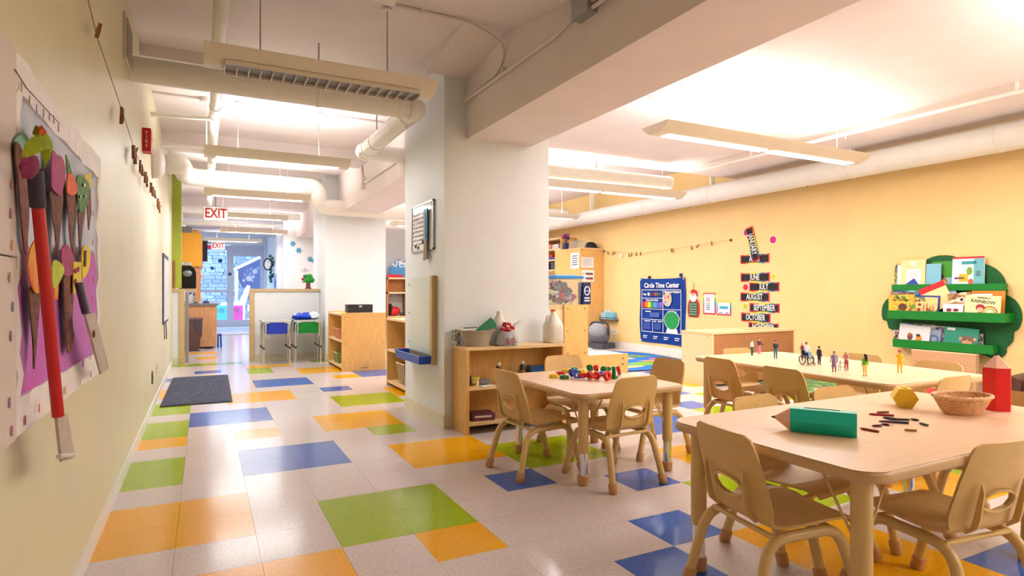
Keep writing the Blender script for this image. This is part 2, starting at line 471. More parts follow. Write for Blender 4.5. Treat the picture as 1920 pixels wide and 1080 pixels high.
obj('lock_plate', box(B(), .625, .675, YD - .006, YD, 1.32, 1.52), M_STEEL, dr)
M_DECALB = col((40, 70, 150), .4)
for px, py, r in ((413, 489, .06), (398, 503, .05), (431, 514, .05)):
    p = onY(px, py, YD - .004); obj('round_sticker', prism(B(), disc(r), .003, Matrix.Translation(p) @ Euler(ROT_F).to_matrix().to_4x4()), M_DECALB, dr)
sw = thing('window_1', 'tall glazed sidelight next to the entrance door', 'window', (0, 0, 0)); sw['kind'] = 'structure'
bm = box(B(), .70, .78, YD, YD + .06, 0, 2.42); box(bm, 1.52, 1.62, YD, YD + .06, 0, 2.42); box(bm, .78, 1.52, YD, YD + .06, 2.1, 2.42); box(bm, .78, 1.52, YD, YD + .06, 0, .2)
obj('mullion_frame', bm, M_ALU, sw, bevel=.004)
obj('glass_pane', box(B(), .78, 1.52, YD + .025, YD + .033, .2, 2.1), M_GLASS, sw)
M_DECALW = col((248, 248, 250), .5)
for px, py, r in ((478, 509, .075), (467, 522, .085), (475, 519, .04), (457, 526, .04), (484, 503, .03), (470, 504, .025), (459, 515, .025), (473, 527, .025), (464, 507, .02), (469, 513, .022)):
    p = onY(px, py, YD - .004); obj('white_sticker', prism(B(), disc(r, 12), .003, Matrix.Translation(p) @ Euler(ROT_F).to_matrix().to_4x4()), M_DECALW, sw)
struct('trim_1', box(B(), -.36, 1.62, 15.9, 16.15, -.002, .02), M_ALU, 'metal threshold strip across the passage floor')
obj_m = mat('entrance_mat_pale', (196, 206, 220), .9, var=.06, scale=30)
tag(obj('entrance_mat', box(B(), -.3, 1.6, 16.2, 19.3, 0, .012), obj_m), 'long pale grey entrance mat in front of the glass door', 'mat')
# courtyard outside: ground, rubble stone wall, sloping stair roof
M_STONE = mat('rubble_stone', (120, 132, 156), .9, var=.3, scale=4, bump=.4, bscale=12, rnd=.22)
og = struct('ground_courtyard', box(B(), -5, 8, YD + .15, 30, -.12, -.02), mat('courtyard_concrete', (190, 195, 205), .9), 'pale concrete ground of the courtyard outside', 'ground')
sw_ = struct('wall_courtyard', box(B(), -3.2, 6, 23.2, 23.6, 0, 5.5), mat('stone_mortar', (196, 204, 216), .95, var=.1), 'grey rubble stone courtyard wall seen through the door glass')
rs = random.Random(3)
z = 0.0; cnt = 0
smesh = []
for k in range(6):
    bm = box(B(), -.5, .5, -.5, .5, -.5, .5)
    for v in bm.verts: v.co += Vector((rs.uniform(-.06, .06), rs.uniform(-.1, .1), rs.uniform(-.07, .07)))
    smesh.append(mesh('stone', bm, M_STONE, bevel=.12, smooth=60))
while z < 2.7:
    h = rs.uniform(.10, .18); x = -1.0 + rs.uniform(-.3, 0)
    while x < 2.3:
        w = rs.uniform(.16, .42)
        o = obj('stone', rs.choice(smesh), None, sw_, loc=(x + w / 2, 23.19, z + h / 2)); o.scale = (w * .93, .13, h * .9); cnt += 1
        x += w
    z += h
r = thing('stair_canopy', 'dark sloping stair canopy outside the sidelight', 'canopy', (0, 0, 0))
M_NAVY = mat('dark_blue_sheet', (20, 32, 74), .5, var=.08)
prism(bm := B(), [(.75, 1.75), (2.6, 2.75), (2.6, .95), (.95, 1.2)], .12, Matrix(((1, 0, 0, 0.2), (0, 0, 1, 22.3), (0, 1, 0, 0), (0, 0, 0, 1))))
obj('side_sheet', bm, M_NAVY, r)
obj('roof_edge', tube(B(), [(.9, 22.3, 1.78), (2.85, 22.3, 2.84)], .05, 8), M_ALU, r)
obj('post', box(B(), .93, 1.03, 22.25, 22.35, 0, 1.75), M_ALU, r)

# ================================================================= pendant strip lights
HULL = [(-.15, .075), (-.135, .052), (-.105, .028), (-.07, .008), (-.052, 0), (.052, 0), (.07, .008), (.105, .028), (.135, .052), (.15, .075)]
def area(name, parent, loc, up, sx, sy, watts, c=(.985, .985, 1.0)):
    l = bpy.data.lights.new(name, 'AREA'); l.shape = 'RECTANGLE'; l.size = sx; l.size_y = sy; l.energy = watts; l.color = c
    o = bpy.data.objects.new(name, l); COL.objects.link(o); o.parent = parent; o.location = loc
    o.rotation_euler = (PI if up else 0, 0, 0)
    return o
def pendant(x0, x1, yc, z, label, ceil, lit=True, louvre=False, strips=2, up=1.0, group='pendant strip lights'):
    L = x1 - x0; r = thing('pendant_light', label, 'light', ((x0 + x1) / 2, yc, z), 0, group)
    MX = lambda x: Matrix(((0, 0, 1, x), (1, 0, 0, 0), (0, 1, 0, 0), (0, 0, 0, 1)))
    obj('housing', prism(B(), HULL + [(.12, .068), (-.12, .068)], L - .05, MX(-L / 2 + .025)), M_LAMPBODY, r, smooth=50)
    for s in (-1, 1):
        obj('end_cap', prism(B(), [(a * 1.0, b) for a, b in HULL], .025, MX(s * (L / 2) - (.025 if s > 0 else 0))), M_LAMPBODY, r, bevel=.003)
    n = strips; gap = .07; w = (L - .20 - gap * (n - 1)) / n
    for k in range(n):
        xa = -L / 2 + .10 + k * (w + gap)
        if louvre:
            obj('lamp_tray', box(B(), xa, xa + w, -.085, .052, -.004, .012), mat('unlit_lamp_tray', (120, 118, 124), .3), r)
            for y_ in (-.088, .055): obj('louvre_rail', box(B(), xa, xa + w, y_ - .003, y_ + .003, -.008 if y_ < 0 else -.022, .014), M_LAMPBODY, r)
            nb = 18
            for q in range(nb + 1):
                xx = xa + w * q / nb; obj('louvre_blade', box(B(), xx - .003, xx + .003, -.085, .052, -.022, -.003), col((206, 198, 190), .35), r)
        else:
            obj('diffuser', box(B(), xa, xa + w, -.046, .046, -.006, .002), M_DIFF if lit else M_LAMPBODY, r, bevel=.002)
    for s in (-1, 1):
        x = s * (L / 2 - .28)
        h = obj('hanger', tube(B(), [(x, 0, .07), (x, 0, ceil - z - .01)], .004, 6), M_WIRE, r)
        obj('canopy', lathe(B(), [(.03, 0), (.03, .012), (.012, .02)], 12, Matrix.Translation((x, 0, ceil - z - .022))), M_PIPE, h)
    if lit:
        area('lamp_up', r, (0, 0, .082), True, L - .2, .16, LAMP_UP * up * L / 2.4)
        area('lamp_down', r, (0, 0, -.010), False, L - .25, .09, LAMP_DOWN * L / 2.4)
    return r
pendant(0.0, 1.28, 3.62, 2.27, 'unlit strip light with grey louvre blades beside the cross pipe', 2.79, lit=False, louvre=True, strips=1)
pendant(0.0, 1.28, 6.08, 2.27, 'lit corridor strip light just past the elbowed pipe', 2.80, strips=1, up=.7)
pendant(0.0, 1.28, 8.52, 2.27, 'lit corridor strip light in front of the hanging exit sign', 2.80, strips=1, up=.7)
pendant(0.0, 1.28, 10.96, 2.27, 'lit corridor strip light behind the hanging exit sign', 2.80, strips=1, up=.7)
pendant(0.3, 1.58, 13.6, 2.27, 'lit strip light above the kitchenette walkway', 2.80, strips=1, up=.7)
pendant(0.0, 1.28, 16.2, 2.27, 'lit strip light near the glass entrance door', 2.80, strips=1, up=.6)
pendant(3.10, 5.58, 3.62, 2.27, 'long lit strip light over the tables by the yellow wall', 2.68)
pendant(3.10, 5.60, 6.06, 2.27, 'long lit strip light hung below the raised ceiling bay', 2.98)
pendant(3.10, 5.62, 8.56, 2.27, 'long lit strip light in front of the wall cubbies', 2.98)
pendant(3.10, 5.62, 10.9, 2.27, 'long lit strip light past the wall cubbies', 2.98)
pendant(3.60, 6.05, 1.12, 2.27, 'long lit strip light over the near end of the classroom', 2.68)
pendant(3.10, 5.58, -1.3, 2.27, 'long lit strip light by the rear classroom wall', 2.68)

# ================================================================= pipes and conduits
def pipe(name, pts, r, label, rad=.12, n=18, m=M_PIPE, straps=(), sname='strap', cat='pipe'):
    t = thing(name, label, cat, (0, 0, 0))
    obj('pipe_run', tube(B(), arcpts(pts, rad, 8) if len(pts) > 2 else pts, r, n), m, t, smooth=60)
    for p, d in straps:
        p = Vector(p); d = Vector(d).normalized()
        obj(sname, tube(B(), [p - d * .012, p + d * .012], r + .005, n), m, t, smooth=50)
    return t
pz = 2.43
cp = pipe('cross_pipe', [(XL, 4.38, pz), (1.42, 4.38, pz), (1.42, 5.95, pz), (5.35, 5.95, pz + .02)], .078,
          'thick painted pipe crossing the corridor with two bends beside the pillar', .13,
          straps=[((.72, 4.38, pz), (1, 0, 0)), ((1.30, 4.38, pz), (1, 0, 0)), ((1.42, 4.55, pz), (0, 1, 0)), ((1.42, 5.5, pz), (0, 1, 0)), ((1.42, 5.78, pz), (0, 1, 0)), ((4.2, 5.95, pz + .02), (1, 0, 0)), ((5.3, 5.95, pz + .02), (1, 0, 0))])
obj('hanger_rod', tube(B(), [(.72, 4.38, pz + .07), (.72, 4.38, 2.795)], .006, 6), M_WIRE, cp)
obj('hanger_rod', tube(B(), [(1.42, 5.5, pz + .07), (1.42, 5.5, 2.80)], .006, 6), M_WIRE, cp)
obj('hanger_rod', tube(B(), [(4.2, 5.95, pz + .08), (4.2, 5.95, 2.68)], .006, 6), M_WIRE, cp)
obj('elbow_cap', lathe(B(), [(.088, 0), (.094, .01), (.094, .05), (.088, .06)], 20, Matrix.Translation((1.375, 4.38, pz)) @ Matrix.Rotation(PI / 2, 4, 'Y')), M_PIPE, cp, smooth=50)
obj('elbow_cap', ball(B(), (1.415, 4.39, pz), .092, 20, 14), M_PIPE, cp, smooth=80)
obj('elbow_cap', ball(B(), (1.415, 5.94, pz), .09, 20, 14), M_PIPE, cp, smooth=80)
for p in ((1.42, 4.6, pz - .075), (1.34, 5.82, pz - .05), (1.36, 5.9, pz + .05)):
    obj('coupling_bolt', ball(B(), p, .016, 8, 6), M_PIPE, cp)
cd = pipe('insulated_duct', [(XL, 8.15, 2.555), (-.25, 8.15, 2.555), (-.2, 8.95, 2.555), (1.48, 9.0, 2.555), (1.48, 9.0, 2.275), (4.6, 9.05, 2.275)], .115,
     'fat white duct that crosses the corridor and drops in front of the far pillar', .2,
     straps=[((-.36, 8.15, 2.555), (1, 0, 0)), ((.95, 8.98, 2.555), (1, 0, 0)), ((1.48, 9.0, 2.40), (0, 0, 1)), ((2.5, 9.02, 2.275), (1, 0, 0))])
obj('hanger_rod', tube(B(), [(.95, 8.98, 2.66), (.95, 8.98, 2.795)], .006, 6), M_WIRE, cd)
pipe('ceiling_pipe', [(.085, .6, 2.55), (.085, 2.4, 2.55), (.085, 3.2, 2.60), (.085, 12.4, 2.60)], .042,
     'long painted pipe running along the corridor ceiling', .2,
     straps=[((.085, y, 2.60), (0, 1, 0)) for y in (3.3, 5.6, 5.9, 7.9, 8.3)])
pipe('branch_pipe', [(XL, 5.95, 2.56), (.07, 5.95, 2.585)], .022, 'thin branch pipe from the corridor wall to the ceiling pipe', n=12)
pipe('branch_pipe', [(XL, 7.2, 2.56), (.07, 7.2, 2.585)], .018, 'thin branch pipe just before the fat duct', n=12)
wp = pipe('wall_pipe', [(6.60, Y0, 2.475), (6.60, YB, 2.475)], .13, 'thick white pipe running high along the yellow wall', n=24,
     straps=[((6.60, y, 2.475), (0, 1, 0)) for y in (2.9, 4.33, 6.45, 7.9, 9.5, 11.5)])
for y in (4.33, 6.45, 7.9, 9.5):
    top = 2.68 if y < 6.25 else 2.98
    obj('hanger_bracket', box(B(), 6.56, 6.64, y - .012, y + .012, 2.60, top), M_PIPE, wp)
for y in (4.9, 6.9, 8.2, 9.9): obj('drain_nub', tube(B(), [(6.60, y, 2.355), (6.60, y, 2.325)], .01, 8), M_WIRE, wp)
sp = pipe('sprinkler_pipe', [(5.62, Y0, 2.60), (5.62, 5.75, 2.60)], .018, 'slender sprinkler pipe under the classroom ceiling', .3, n=10,
     straps=[((5.62, y, 2.60), (0, 1, 0)) for y in (2.35, 3.4, 4.9)])
for y in (2.35, 4.9): obj('clip', box(B(), 5.61, 5.63, y - .01, y + .01, 2.61, 2.68), M_PIPE, sp)
obj('sprinkler_head', lathe(B(), [(.008, 0), (.008, .03), (.018, .032), (.018, .036)], 10, Matrix.Translation((5.62, 3.75, 2.545))), M_STEEL, sp)
# conduit along the side of the near beam
cb = thing('beam_conduit', 'thin conduit fixed along the side of the near beam', 'conduit')
obj('conduit_run', tube(B(), arcpts([(1.806, 4.31, 2.53), (1.806, 2.95, 2.525), (1.806, 2.78, 2.56), (1.806, 2.72, 2.56)], .06), .012, 8), M_CEIL, cb)
obj('conduit_run', tube(B(), arcpts([(.3, 3.55, 2.778), (1.55, 3.55, 2.778), (1.806, 3.60, 2.70), (1.806, 3.72, 2.56), (1.806, 4.31, 2.555)], .14, 6), .010, 8), M_CEIL, cb)
jb = obj('junction_box', box(B(), 1.755, 1.82, 2.57, 2.72, 2.50, 2.66), M_STEEL, cb, bevel=.004)
for k in range(4): obj('feed_conduit', tube(B(), [(1.79, 2.57, 2.52 + .035 * k), (1.79, 1.2, 2.52 + .02 * k)], .011, 8), M_CEIL, cb)
for y in (4.0, 3.64): obj('conduit_clip', box(B(), 1.79, 1.82, y - .01, y + .01, 2.535, 2.57), M_CEIL, cb)
for x in (.6, 1.2): obj('conduit_clip', box(B(), x - .01, x + .01, 3.535, 3.565, 2.765, 2.79), M_CEIL, cb)
# conduit along the middle beam and the small ceiling boxes
cm = thing('beam_conduit', 'thin conduit fixed along the side of the middle beam', 'conduit')
obj('conduit_run', tube(B(), arcpts([(1.806, 5.4, 2.42), (1.806, 7.6, 2.42), (1.806, 7.75, 2.6), (1.806, 7.75, 2.78)], .1), .014, 8), M_CEIL, cm)
obj('switch_box', box(B(), 1.775, 1.82, 7.6, 7.72, 2.36, 2.5), M_CEIL, cm, bevel=.004)
cc = thing('ceiling_conduit', 'white surface conduit with boxes on the corridor ceiling', 'conduit')
obj('conduit_run', tube(B(), [(XL, 6.1, 2.786), (1.8, 6.1, 2.786)], .01, 8), M_CEIL, cc)
for x in (.02, .62): obj('outlet_box', lathe(B(), [(.05, 0), (.05, .035)], 14, Matrix.Translation((x, 6.1, 2.764))), M_CEIL, cc)
obj('lamp_cord', tube(B(), [(.02, 6.1, 2.77), (.02, 6.1, 2.36)], .006, 6), M_PAPER, cc)
jb = thing('ceiling_junction_box', 'round white junction box above the end of the long strip light', 'junction box', (0, 0, 0))
obj('box_body', lathe(B(), [(.05, 0), (.055, .01), (.055, .045)], 16, Matrix.Translation((3.32, 3.86, 2.635))), M_PIPE, jb)
obj('feed_conduit', tube(B(), [(2.39, 3.86, 2.668), (3.29, 3.86, 2.668)], .010, 8), M_PIPE, jb)
obj('cord', tube(B(), arcpts([(3.32, 3.86, 2.64), (3.34, 3.80, 2.52), (3.38, 3.66, 2.36)], .05), .005, 6), M_PIPE, jb)
# motion detector at the top of the corridor ceiling
tag(obj('ceiling_sensor', box(B(), .78, .98, 3.30, 3.40, 2.70, 2.76), M_PIPE, bevel=.01), 'small white sensor box on the corridor ceiling', 'sensor')
# high grey pipework and lamps near the entrance
pipe('entrance_pipe', [(XL, 14.6, 2.52), (1.55, 14.6, 2.52)], .05, 'white pipe crossing the entrance passage ceiling', n=12)
pipe('entrance_pipe', [(XL, 17.0, 2.58), (1.69, 17.0, 2.58)], .09, 'wide grey duct near the entrance door', n=14, m=M_STEEL)
pipe('entrance_pipe', [(XL, 12.0, 2.48), (1.63, 12.0, 2.46)], .06, 'white pipe crossing behind the hanging exit sign', n=14)
pipe('far_pipe', [(2.38, 10.2, 2.6), (6.47, 10.2, 2.6)], .09, 'white pipe crossing the far classroom bay', n=14)
pipe('far_pipe', [(2.38, 12.6, 2.5), (6.47, 12.6, 2.5)], .12, 'white pipe crossing in front of the snowflake wall', n=14)

# ================================================================= exit signs
M_RED = col((205, 24, 38), .45)
M_SIGN = mat('exit_sign_face', (244, 240, 236), .4, emit=.25)
def exit_sign(y, pxc, pyc, label, ztop):
    p = onY(pxc, pyc, y)
    r = thing('exit_sign', label, 'sign', p, 0, 'exit signs')
    obj('sign_box', box(B(), -.155, .155, -.025, .025, -.10, .10), M_SIGN, r, bevel=.006)
    obj('sign_frame', tube(B(), [(-.155, -.026, -.1), (.155, -.026, -.1), (.155, -.026, .1), (-.155, -.026, .1)], .004, 6, closed=True), M_STEEL, r)
    text('lettering', 'EXIT', .19, M_RED, r, (0, -.027, 0), ROT_F, sx=.72, bold=.004, extrude=.001)
    obj('stem', tube(B(), [(0, 0, .1), (0, 0, ztop - p.z)], .008, 8), M_STEEL, r)
exit_sign(9.5, 404.5, 401, 'hanging exit sign with red letters over the corridor', 2.80)
exit_sign(17.2, 409, 461, 'far exit sign with red letters above the glass door', 2.80)

# ================================================================= children's tables
M_TOP = mat('table_laminate', (230, 192, 156), 0.32, var=0.045, scale=5, stretch=(2.0, 14, 1))
M_EDGE = mat('table_edge_band', (206, 166, 118), 0.4, var=.03, scale=40)
def table(label, cx, cy, w, d, h, rotz=0.0):
    r = thing('activity_table', label, 'table', (cx, cy, 0), rotz, 'children\'s activity tables')
    th = .034; rr = .085
    out = rrect(w, d, rr, 7)
    inn = rrect(w - .012, d - .012, rr - .006, 7)
    bm = B()
    # edge band with a softly rounded section
    rings = []
    for off, z in ((.012, h - .0005), (.004, h - .002), (0, h - .008), (0, h - th + .008), (.004, h - th + .002), (.014, h - th)):
        rings.append([bm.verts.new((x * (1 - off * 2 / w), y * (1 - off * 2 / d), z)) for x, y in out])
    n = len(out)
    for A, C in zip(rings, rings[1:]):
        for k in range(n): bm.faces.new((A[k], A[(k + 1) % n], C[(k + 1) % n], C[k]))
    bm.faces.new(rings[0]); bm.faces.new(rings[-1])
    obj('edge_band', bm, M_EDGE, r, smooth=60)
    obj('tabletop', prism(B(), inn, .0012, Matrix.Translation((0, 0, h - .0006))), M_TOP, r)
    for sx in (-1, 1):
        for sy in (-1, 1):
            x, y = sx * (w / 2 - .085), sy * (d / 2 - .085)
            lg = obj('leg', lathe(B(), [(.027, .175), (.029, .185), (.029, h - th - .002)], 18, Matrix.Translation((x, y, 0))), M_TANLEG, r)
            obj('chrome_insert', lathe(B(), [(.0235, .045), (.0235, .18)], 18, Matrix.Translation((x, y, 0))), M_CHROME, lg)
            obj('foot_cap', lathe(B(), [(.024, 0), (.029, .006), (.030, .05), (.026, .055)], 18, Matrix.Translation((x, y, 0))), M_BOOT, lg)
            bm = tube(B(), [(x - sx * .02, y, h - th - .19), (x - sx * .13, y, h - th - .004)], .0045, 6)
            tube(bm, [(x, y - sy * .02, h - th - .19), (x, y - sy * .13, h - th - .004)], .0045, 6)
            obj('brace', bm, M_TANLEG, lg)
    return r
T1 = table('small square-cornered activity table with plastic nuts and bolts on it', 2.125, 3.085, .76, .91, .505)
T2 = table('long activity table holding the row of toy figures', 3.68, 2.62, .90, 1.54, .56, -.055)
T3 = table('long activity table with the oversized pencils and wicker basket', 2.335, 1.375, 1.52, .80, .56)

# ================================================================= children's chairs (shell seat on tube legs)
def chair_shell():
    """one moulded sheet: seat pan, bend, back with a lens-shaped hand hole; front edge towards +Y"""
    prof = []   # (y, z, half width, cup depth)
    prof += [(.185, .286, .150, 0.0), (.175, .300, .158, .002), (.13, .306, .166, .006), (.05, .303, .168, .010), (-.04, .296, .166, .013), (-.10, .294, .164, .014)]
    prof += [(-.135, .300, .163, .015), (-.158, .318, .162, .016), (-.168, .345, .162, .016), (-.176, .385, .162, .015), (-.186, .430, .160, .013), (-.197, .48, .157, .011), (-.209, .53, .152, .009), (-.216, .562, .146, .008), (-.221, .583, .136, .007), (-.224, .596, .112, .006)]
    # resample finely
    pts = []
    for a, b in zip(prof, prof[1:]):
        for k in range(3): s = k / 3; pts.append(tuple(a[i] * (1 - s) + b[i] * s for i in range(4)))
    pts.append(prof[-1])
    NU = 20; bm = B(); V = []
    cz, hz, hw = .405, .034, .074           # hole centre height and half sizes
    for (y, z, w, cup) in pts:
        row = []
        for i in range(NU + 1):
            u = -1 + 2 * i / NU
            x = u * w
            c = cup * (abs(u) ** 2.4)
            # back edges curve forward, seat edges curve up
            back = min(1, max(0, (z - .30) / .05)) if y < -.12 else 0
            row.append(bm.verts.new((x, y + c * 1.6 * back, z + c * 0.5 * (1 - back))))
        V.append(row)
    def inside(v): return v.co.y < -.13 and ((v.co.z - cz) / hz) ** 2 + (abs(v.co.x) / hw) ** 1.7 < 1.0
    for A, C in zip(V, V[1:]):
        for i in range(NU):
            q = (A[i], A[i + 1], C[i + 1], C[i])
            if sum(inside(v) for v in q) >= 3: continue
            bm.faces.new(q)
    for v in bm.verts:       # snap the ragged rim of the hole to the lens outline
        if v.co.y < -.13 and v.is_boundary and abs(v.co.x) < hw * 1.25 and abs(v.co.z - cz) < hz * 1.6:
            a = math.atan2((v.co.z - cz) / hz, v.co.x / hw)
            nx, nz = hw * math.copysign(abs(math.cos(a)) ** 1.15, math.cos(a)), cz + hz * math.sin(a)
            v.co.x, v.co.z = nx, nz
    loose = [v for v in bm.verts if not v.link_faces]
    bmesh.ops.delete(bm, geom=loose, context='VERTS')
    bmesh.ops.recalc_face_normals(bm, faces=bm.faces)
    bmesh.ops.solidify(bm, geom=bm.faces[:], thickness=.009)
    return mesh('shell', bm, M_TAN, smooth=50)
SHELL = chair_shell()
def back_at(z):
    tab = [(.300, -.135), (.318, -.158), (.345, -.168), (.385, -.176), (.43, -.186), (.48, -.197), (.53, -.209)]
    for (a, ya), (b, yb) in zip(tab, tab[1:]):
        if z <= b: return ya + (yb - ya) * (z - a) / (b - a)
    return tab[-1][1]
def make_chair():
    r = thing('stacking_chair', '', 'chair', (0, 0, 0))
    sh = obj('shell', SHELL, None, r)
    for s in (-1, 1):
        bm = B(); zs = [.305, .33, .36, .40, .44, .47]
        a = []
        for k, z in enumerate(zs):
            d = (.010, .020, .020, .017, .014, .003)[k]; y = back_at(z) - .004
            a.append([bm.verts.new((s * .094 + dx, y - dd, z)) for dx, dd in ((-.004, 0), (.004, 0), (.004, d), (-.004, d))])
        for A, C in zip(a, a[1:]):
            for k in range(4): bm.faces.new((A[k], A[(k + 1) % 4], C[(k + 1) % 4], C[k]))
        bm.faces.new(a[0]); bm.faces.new(a[-1])
        obj('rib', bm, M_TAN, sh)
    obj('hole_rim', tube(B(), [(.074 * math.cos(t), back_at(.405 + .034 * math.sin(t)) - .008 + .004 * abs(math.cos(t)), .405 + .034 * math.sin(t)) for t in [2 * PI * k / 24 for k in range(24)]], .0045, 6, closed=True), M_TAN, sh)
    for s in (-1, 1):
        pts = arcpts([(s * .175, -.215, .03), (s * .150, -.150, .268), (s * .150, .0, .272), (s * .152, .125, .276), (s * .178, .205, .03)], .075, 6)
        obj('leg_frame', tube(B(), pts, .0178, 12), M_TANLEG, r, smooth=60)
        for y, x in ((-.219, .1765), (.2085, .179)):
            d = Vector((s * .10, -.27 if y < 0 else .31, -1)).normalized()
            p = Vector((s * x, y, .006))
            obj('foot_cap', tube(B(), [p - Vector((0, 0, .006)), p, p - d * .042, p - d * .048], [.018, .023, .023, .0195], 12), M_BOOT, r, smooth=50)
    for y in (-.125, .115): obj('cross_bar', tube(B(), [(-.15, y, .272), (.15, y, .272)], .009, 8), M_TANLEG, r)
    return r
chair0 = make_chair(); _used = [False]
def chair(x, y, deg, label):
    """deg = direction the sitter faces, 0 = +Y, counter-clockwise"""
    if not _used[0]:
        _used[0] = True; o = chair0; o.location = (x, y, 0); o.rotation_euler = (0, 0, math.radians(deg)); o['label'] = label
    else: o = dup(chair0, (x, y, 0), math.radians(deg), label)
    o['group'] = 'tan children\'s chairs'
    return o
A_ = 'tan plastic children\'s chair '
# around the small table
chair(1.75, 3.10, -86, A_ + 'between the small table and the corridor walkway')
chair(2.255, 3.415, 178, A_ + 'at the small table with its back to the paint bottle shelf')
chair(2.60, 3.12, 91, A_ + 'at the small table with its back to the yellow wall')
chair(2.05, 2.75, 3, A_ + 'at the small table beside the chrome leg, back turned outward')
# around the pencil table
chair(1.745, 1.43, -99, A_ + 'pulled up behind the teal pencil\'s tip')
chair(2.20, 1.14, -8, A_ + 'pushed in at the long side next to the crayons and basket')
chair(2.14, 1.63, 184, A_ + 'tucked behind the pencil table near the teal pencil\'s tip')
chair(2.65, 1.63, 178, A_ + 'tucked behind the pencil table near the yellow sharpener block')
chair(3.07, 1.34, 88, A_ + 'at the pencil table end beside the red standing pencil')
# around the figure table
chair(3.33, 2.98, -94, A_ + 'at the figure table in front of the man with crossed arms')
chair(3.27, 2.44, -92, A_ + 'at the figure table in front of the toy wheelchair')
chair(3.78, 3.24, 177, A_ + 'at the far end of the figure table by the low cabinet')
chair(4.03, 2.70, 88, A_ + 'at the figure table behind the figure with the walker')
chair(4.00, 2.19, 86, A_ + 'at the figure table behind the yellow firefighter')
chair(3.60, 1.98, -2, A_ + 'at the end of the figure table next to the red pencil')

# ================================================================= plastic nuts and bolts on the small table
TOYC = {'yellow': (250, 208, 30), 'red': (214, 24, 30), 'green': (10, 122, 66), 'blue': (24, 62, 190)}
def hexpts(r, a0=0.0, n=6): return [(r * math.cos(a0 + 2 * PI * k / n), r * math.sin(a0 + 2 * PI * k / n)) for k in range(n)]
def ring_bm(ro, ri, h, n_out=6, n=24):
    """nut: hexagonal outside, round hole"""
    bm = B(); rings = []
    def R_out(t):
        a = (t % (2 * PI / n_out)) - PI / n_out
        return ro * math.cos(PI / n_out) / math.cos(a)
    for f, z in ((0, 0), (0, h), (1, h), (1, 0)):
        ring = []
        for k in range(n):
            t = 2 * PI * k / n; r = ri if f else R_out(t)
            ring.append(bm.verts.new((r * math.cos(t), r * math.sin(t), z)))
        rings.append(ring)
    for q in range(4):
        A, C = rings[q], rings[(q + 1) % 4]
        for k in range(n): bm.faces.new((A[k], A[(k + 1) % n], C[(k + 1) % n], C[k]))
    return bm
NUT, WASHER, BOLT_HEAD, BOLT_SHAFT = {}, {}, {}, {}
for k, c in TOYC.items():
    m = col(c, .28, coat=.3)
    NUT[k] = mesh('nut', ring_bm(.027, .0155, .024), m, bevel=.0015)
    WASHER[k] = mesh('washer', ring_bm(.029, .016, .022, 24), m, bevel=.003)
    BOLT_HEAD[k] = mesh('head', prism(B(), hexpts(.026), .018), m, bevel=.002)
    pr = [(.0125, 0)]
    for i in range(10): pr += [(.0125, .004 + .005 * i), (.0145, .0065 + .005 * i)]
    pr += [(.0115, .058)]
    BOLT_SHAFT[k] = mesh('threaded_shaft', lathe(B(), pr, 14), m, smooth=50)
_ct = {}
_pos = {'yellow': 'yellow', 'red': 'red', 'green': 'green', 'blue': 'blue'}
def nutlike(kind, c, px, py, dz=0.0, tilt=0.0, rz=0.0, extra=''):
    p = onZ(px, py, .5056 + dz); g = 'plastic nuts and bolts on the small table'
    if kind == 'bolt':
        o = thing('toy_bolt', 'chunky %s plastic bolt %s' % (c, extra), 'toy', p, group=g)
        o.rotation_euler = (tilt, 0, rz)
        h = obj('head', BOLT_HEAD[c], None, o); s = obj('threaded_shaft', BOLT_SHAFT[c], None, o, loc=(0, 0, .018))
        if abs(tilt) > .5: o.location.z += .026
    else:
        o = obj('toy_nut' if kind == 'nut' else 'toy_ring', NUT[c] if kind == 'nut' else WASHER[c], None, None, loc=p, rot=(tilt, 0, rz))
        tag(o, 'chunky %s plastic %s %s' % (c, 'hex nut' if kind == 'nut' else 'round ring', extra), 'toy', g)
        if abs(tilt) > .5: o.location.z += .0275
    return o
nutlike('ring', 'yellow', 1038, 708, extra='lying at the outer end of the toy pile')
nutlike('ring', 'red', 1051, 703, extra='between two yellow rings')
nutlike('ring', 'yellow', 1061, 698, extra='behind the red ring')
nutlike('ring', 'green', 1058, 710, extra='flat in front of the red ring')
nutlike('nut', 'blue', 1070, 708, 0, 1.25, .5, 'standing on edge beside the green ring')
nutlike('nut', 'blue', 1081, 711, 0, 1.35, -.3, 'standing on edge, hole towards the near chair')
nutlike('nut', 'blue', 1090, 708, 0, 0, .2, 'lying flat beside the standing blue nuts')
nutlike('nut', 'green', 1077, 697, .024, .5, .7, 'perched on top of the blue nuts')
nutlike('nut', 'blue', 1076, 700, 0, 0, .1, 'lying under the perched green nut')
nutlike('nut', 'yellow', 1092, 700, 0, .0, .4, 'lying behind the red bolt')
nutlike('nut', 'green', 1103, 699, 0, 1.2, .6, 'leaning upright behind the pile')
nutlike('nut', 'red', 1114, 699, 0, 1.4, 1.2, 'standing on edge between green pieces')
nutlike('bolt', 'green', 1131, 701, 0, 1.57, 1.9, 'lying behind the red ring')
nutlike('bolt', 'red', 1108, 711, 0, 1.57, -1.75, 'lying at the front edge of the pile')
nutlike('bolt', 'red', 1121, 712, 0, 1.57, -1.2, 'lying next to the upright red ring')
nutlike('ring', 'yellow', 1116, 704, extra='half hidden behind the red bolts')
nutlike('nut', 'blue', 1126, 705, 0, .3, .3, 'peeking out beside the upright red ring')
nutlike('ring', 'red', 1136, 713, 0, 1.35, .25, 'standing on edge at the front of the pile')
nutlike('bolt', 'green', 1151, 710, 0, 0, .3, 'standing upright on its head')
nutlike('ring', 'red', 1157, 703, 0, 1.3, .9, 'standing on edge behind the upright green bolt')

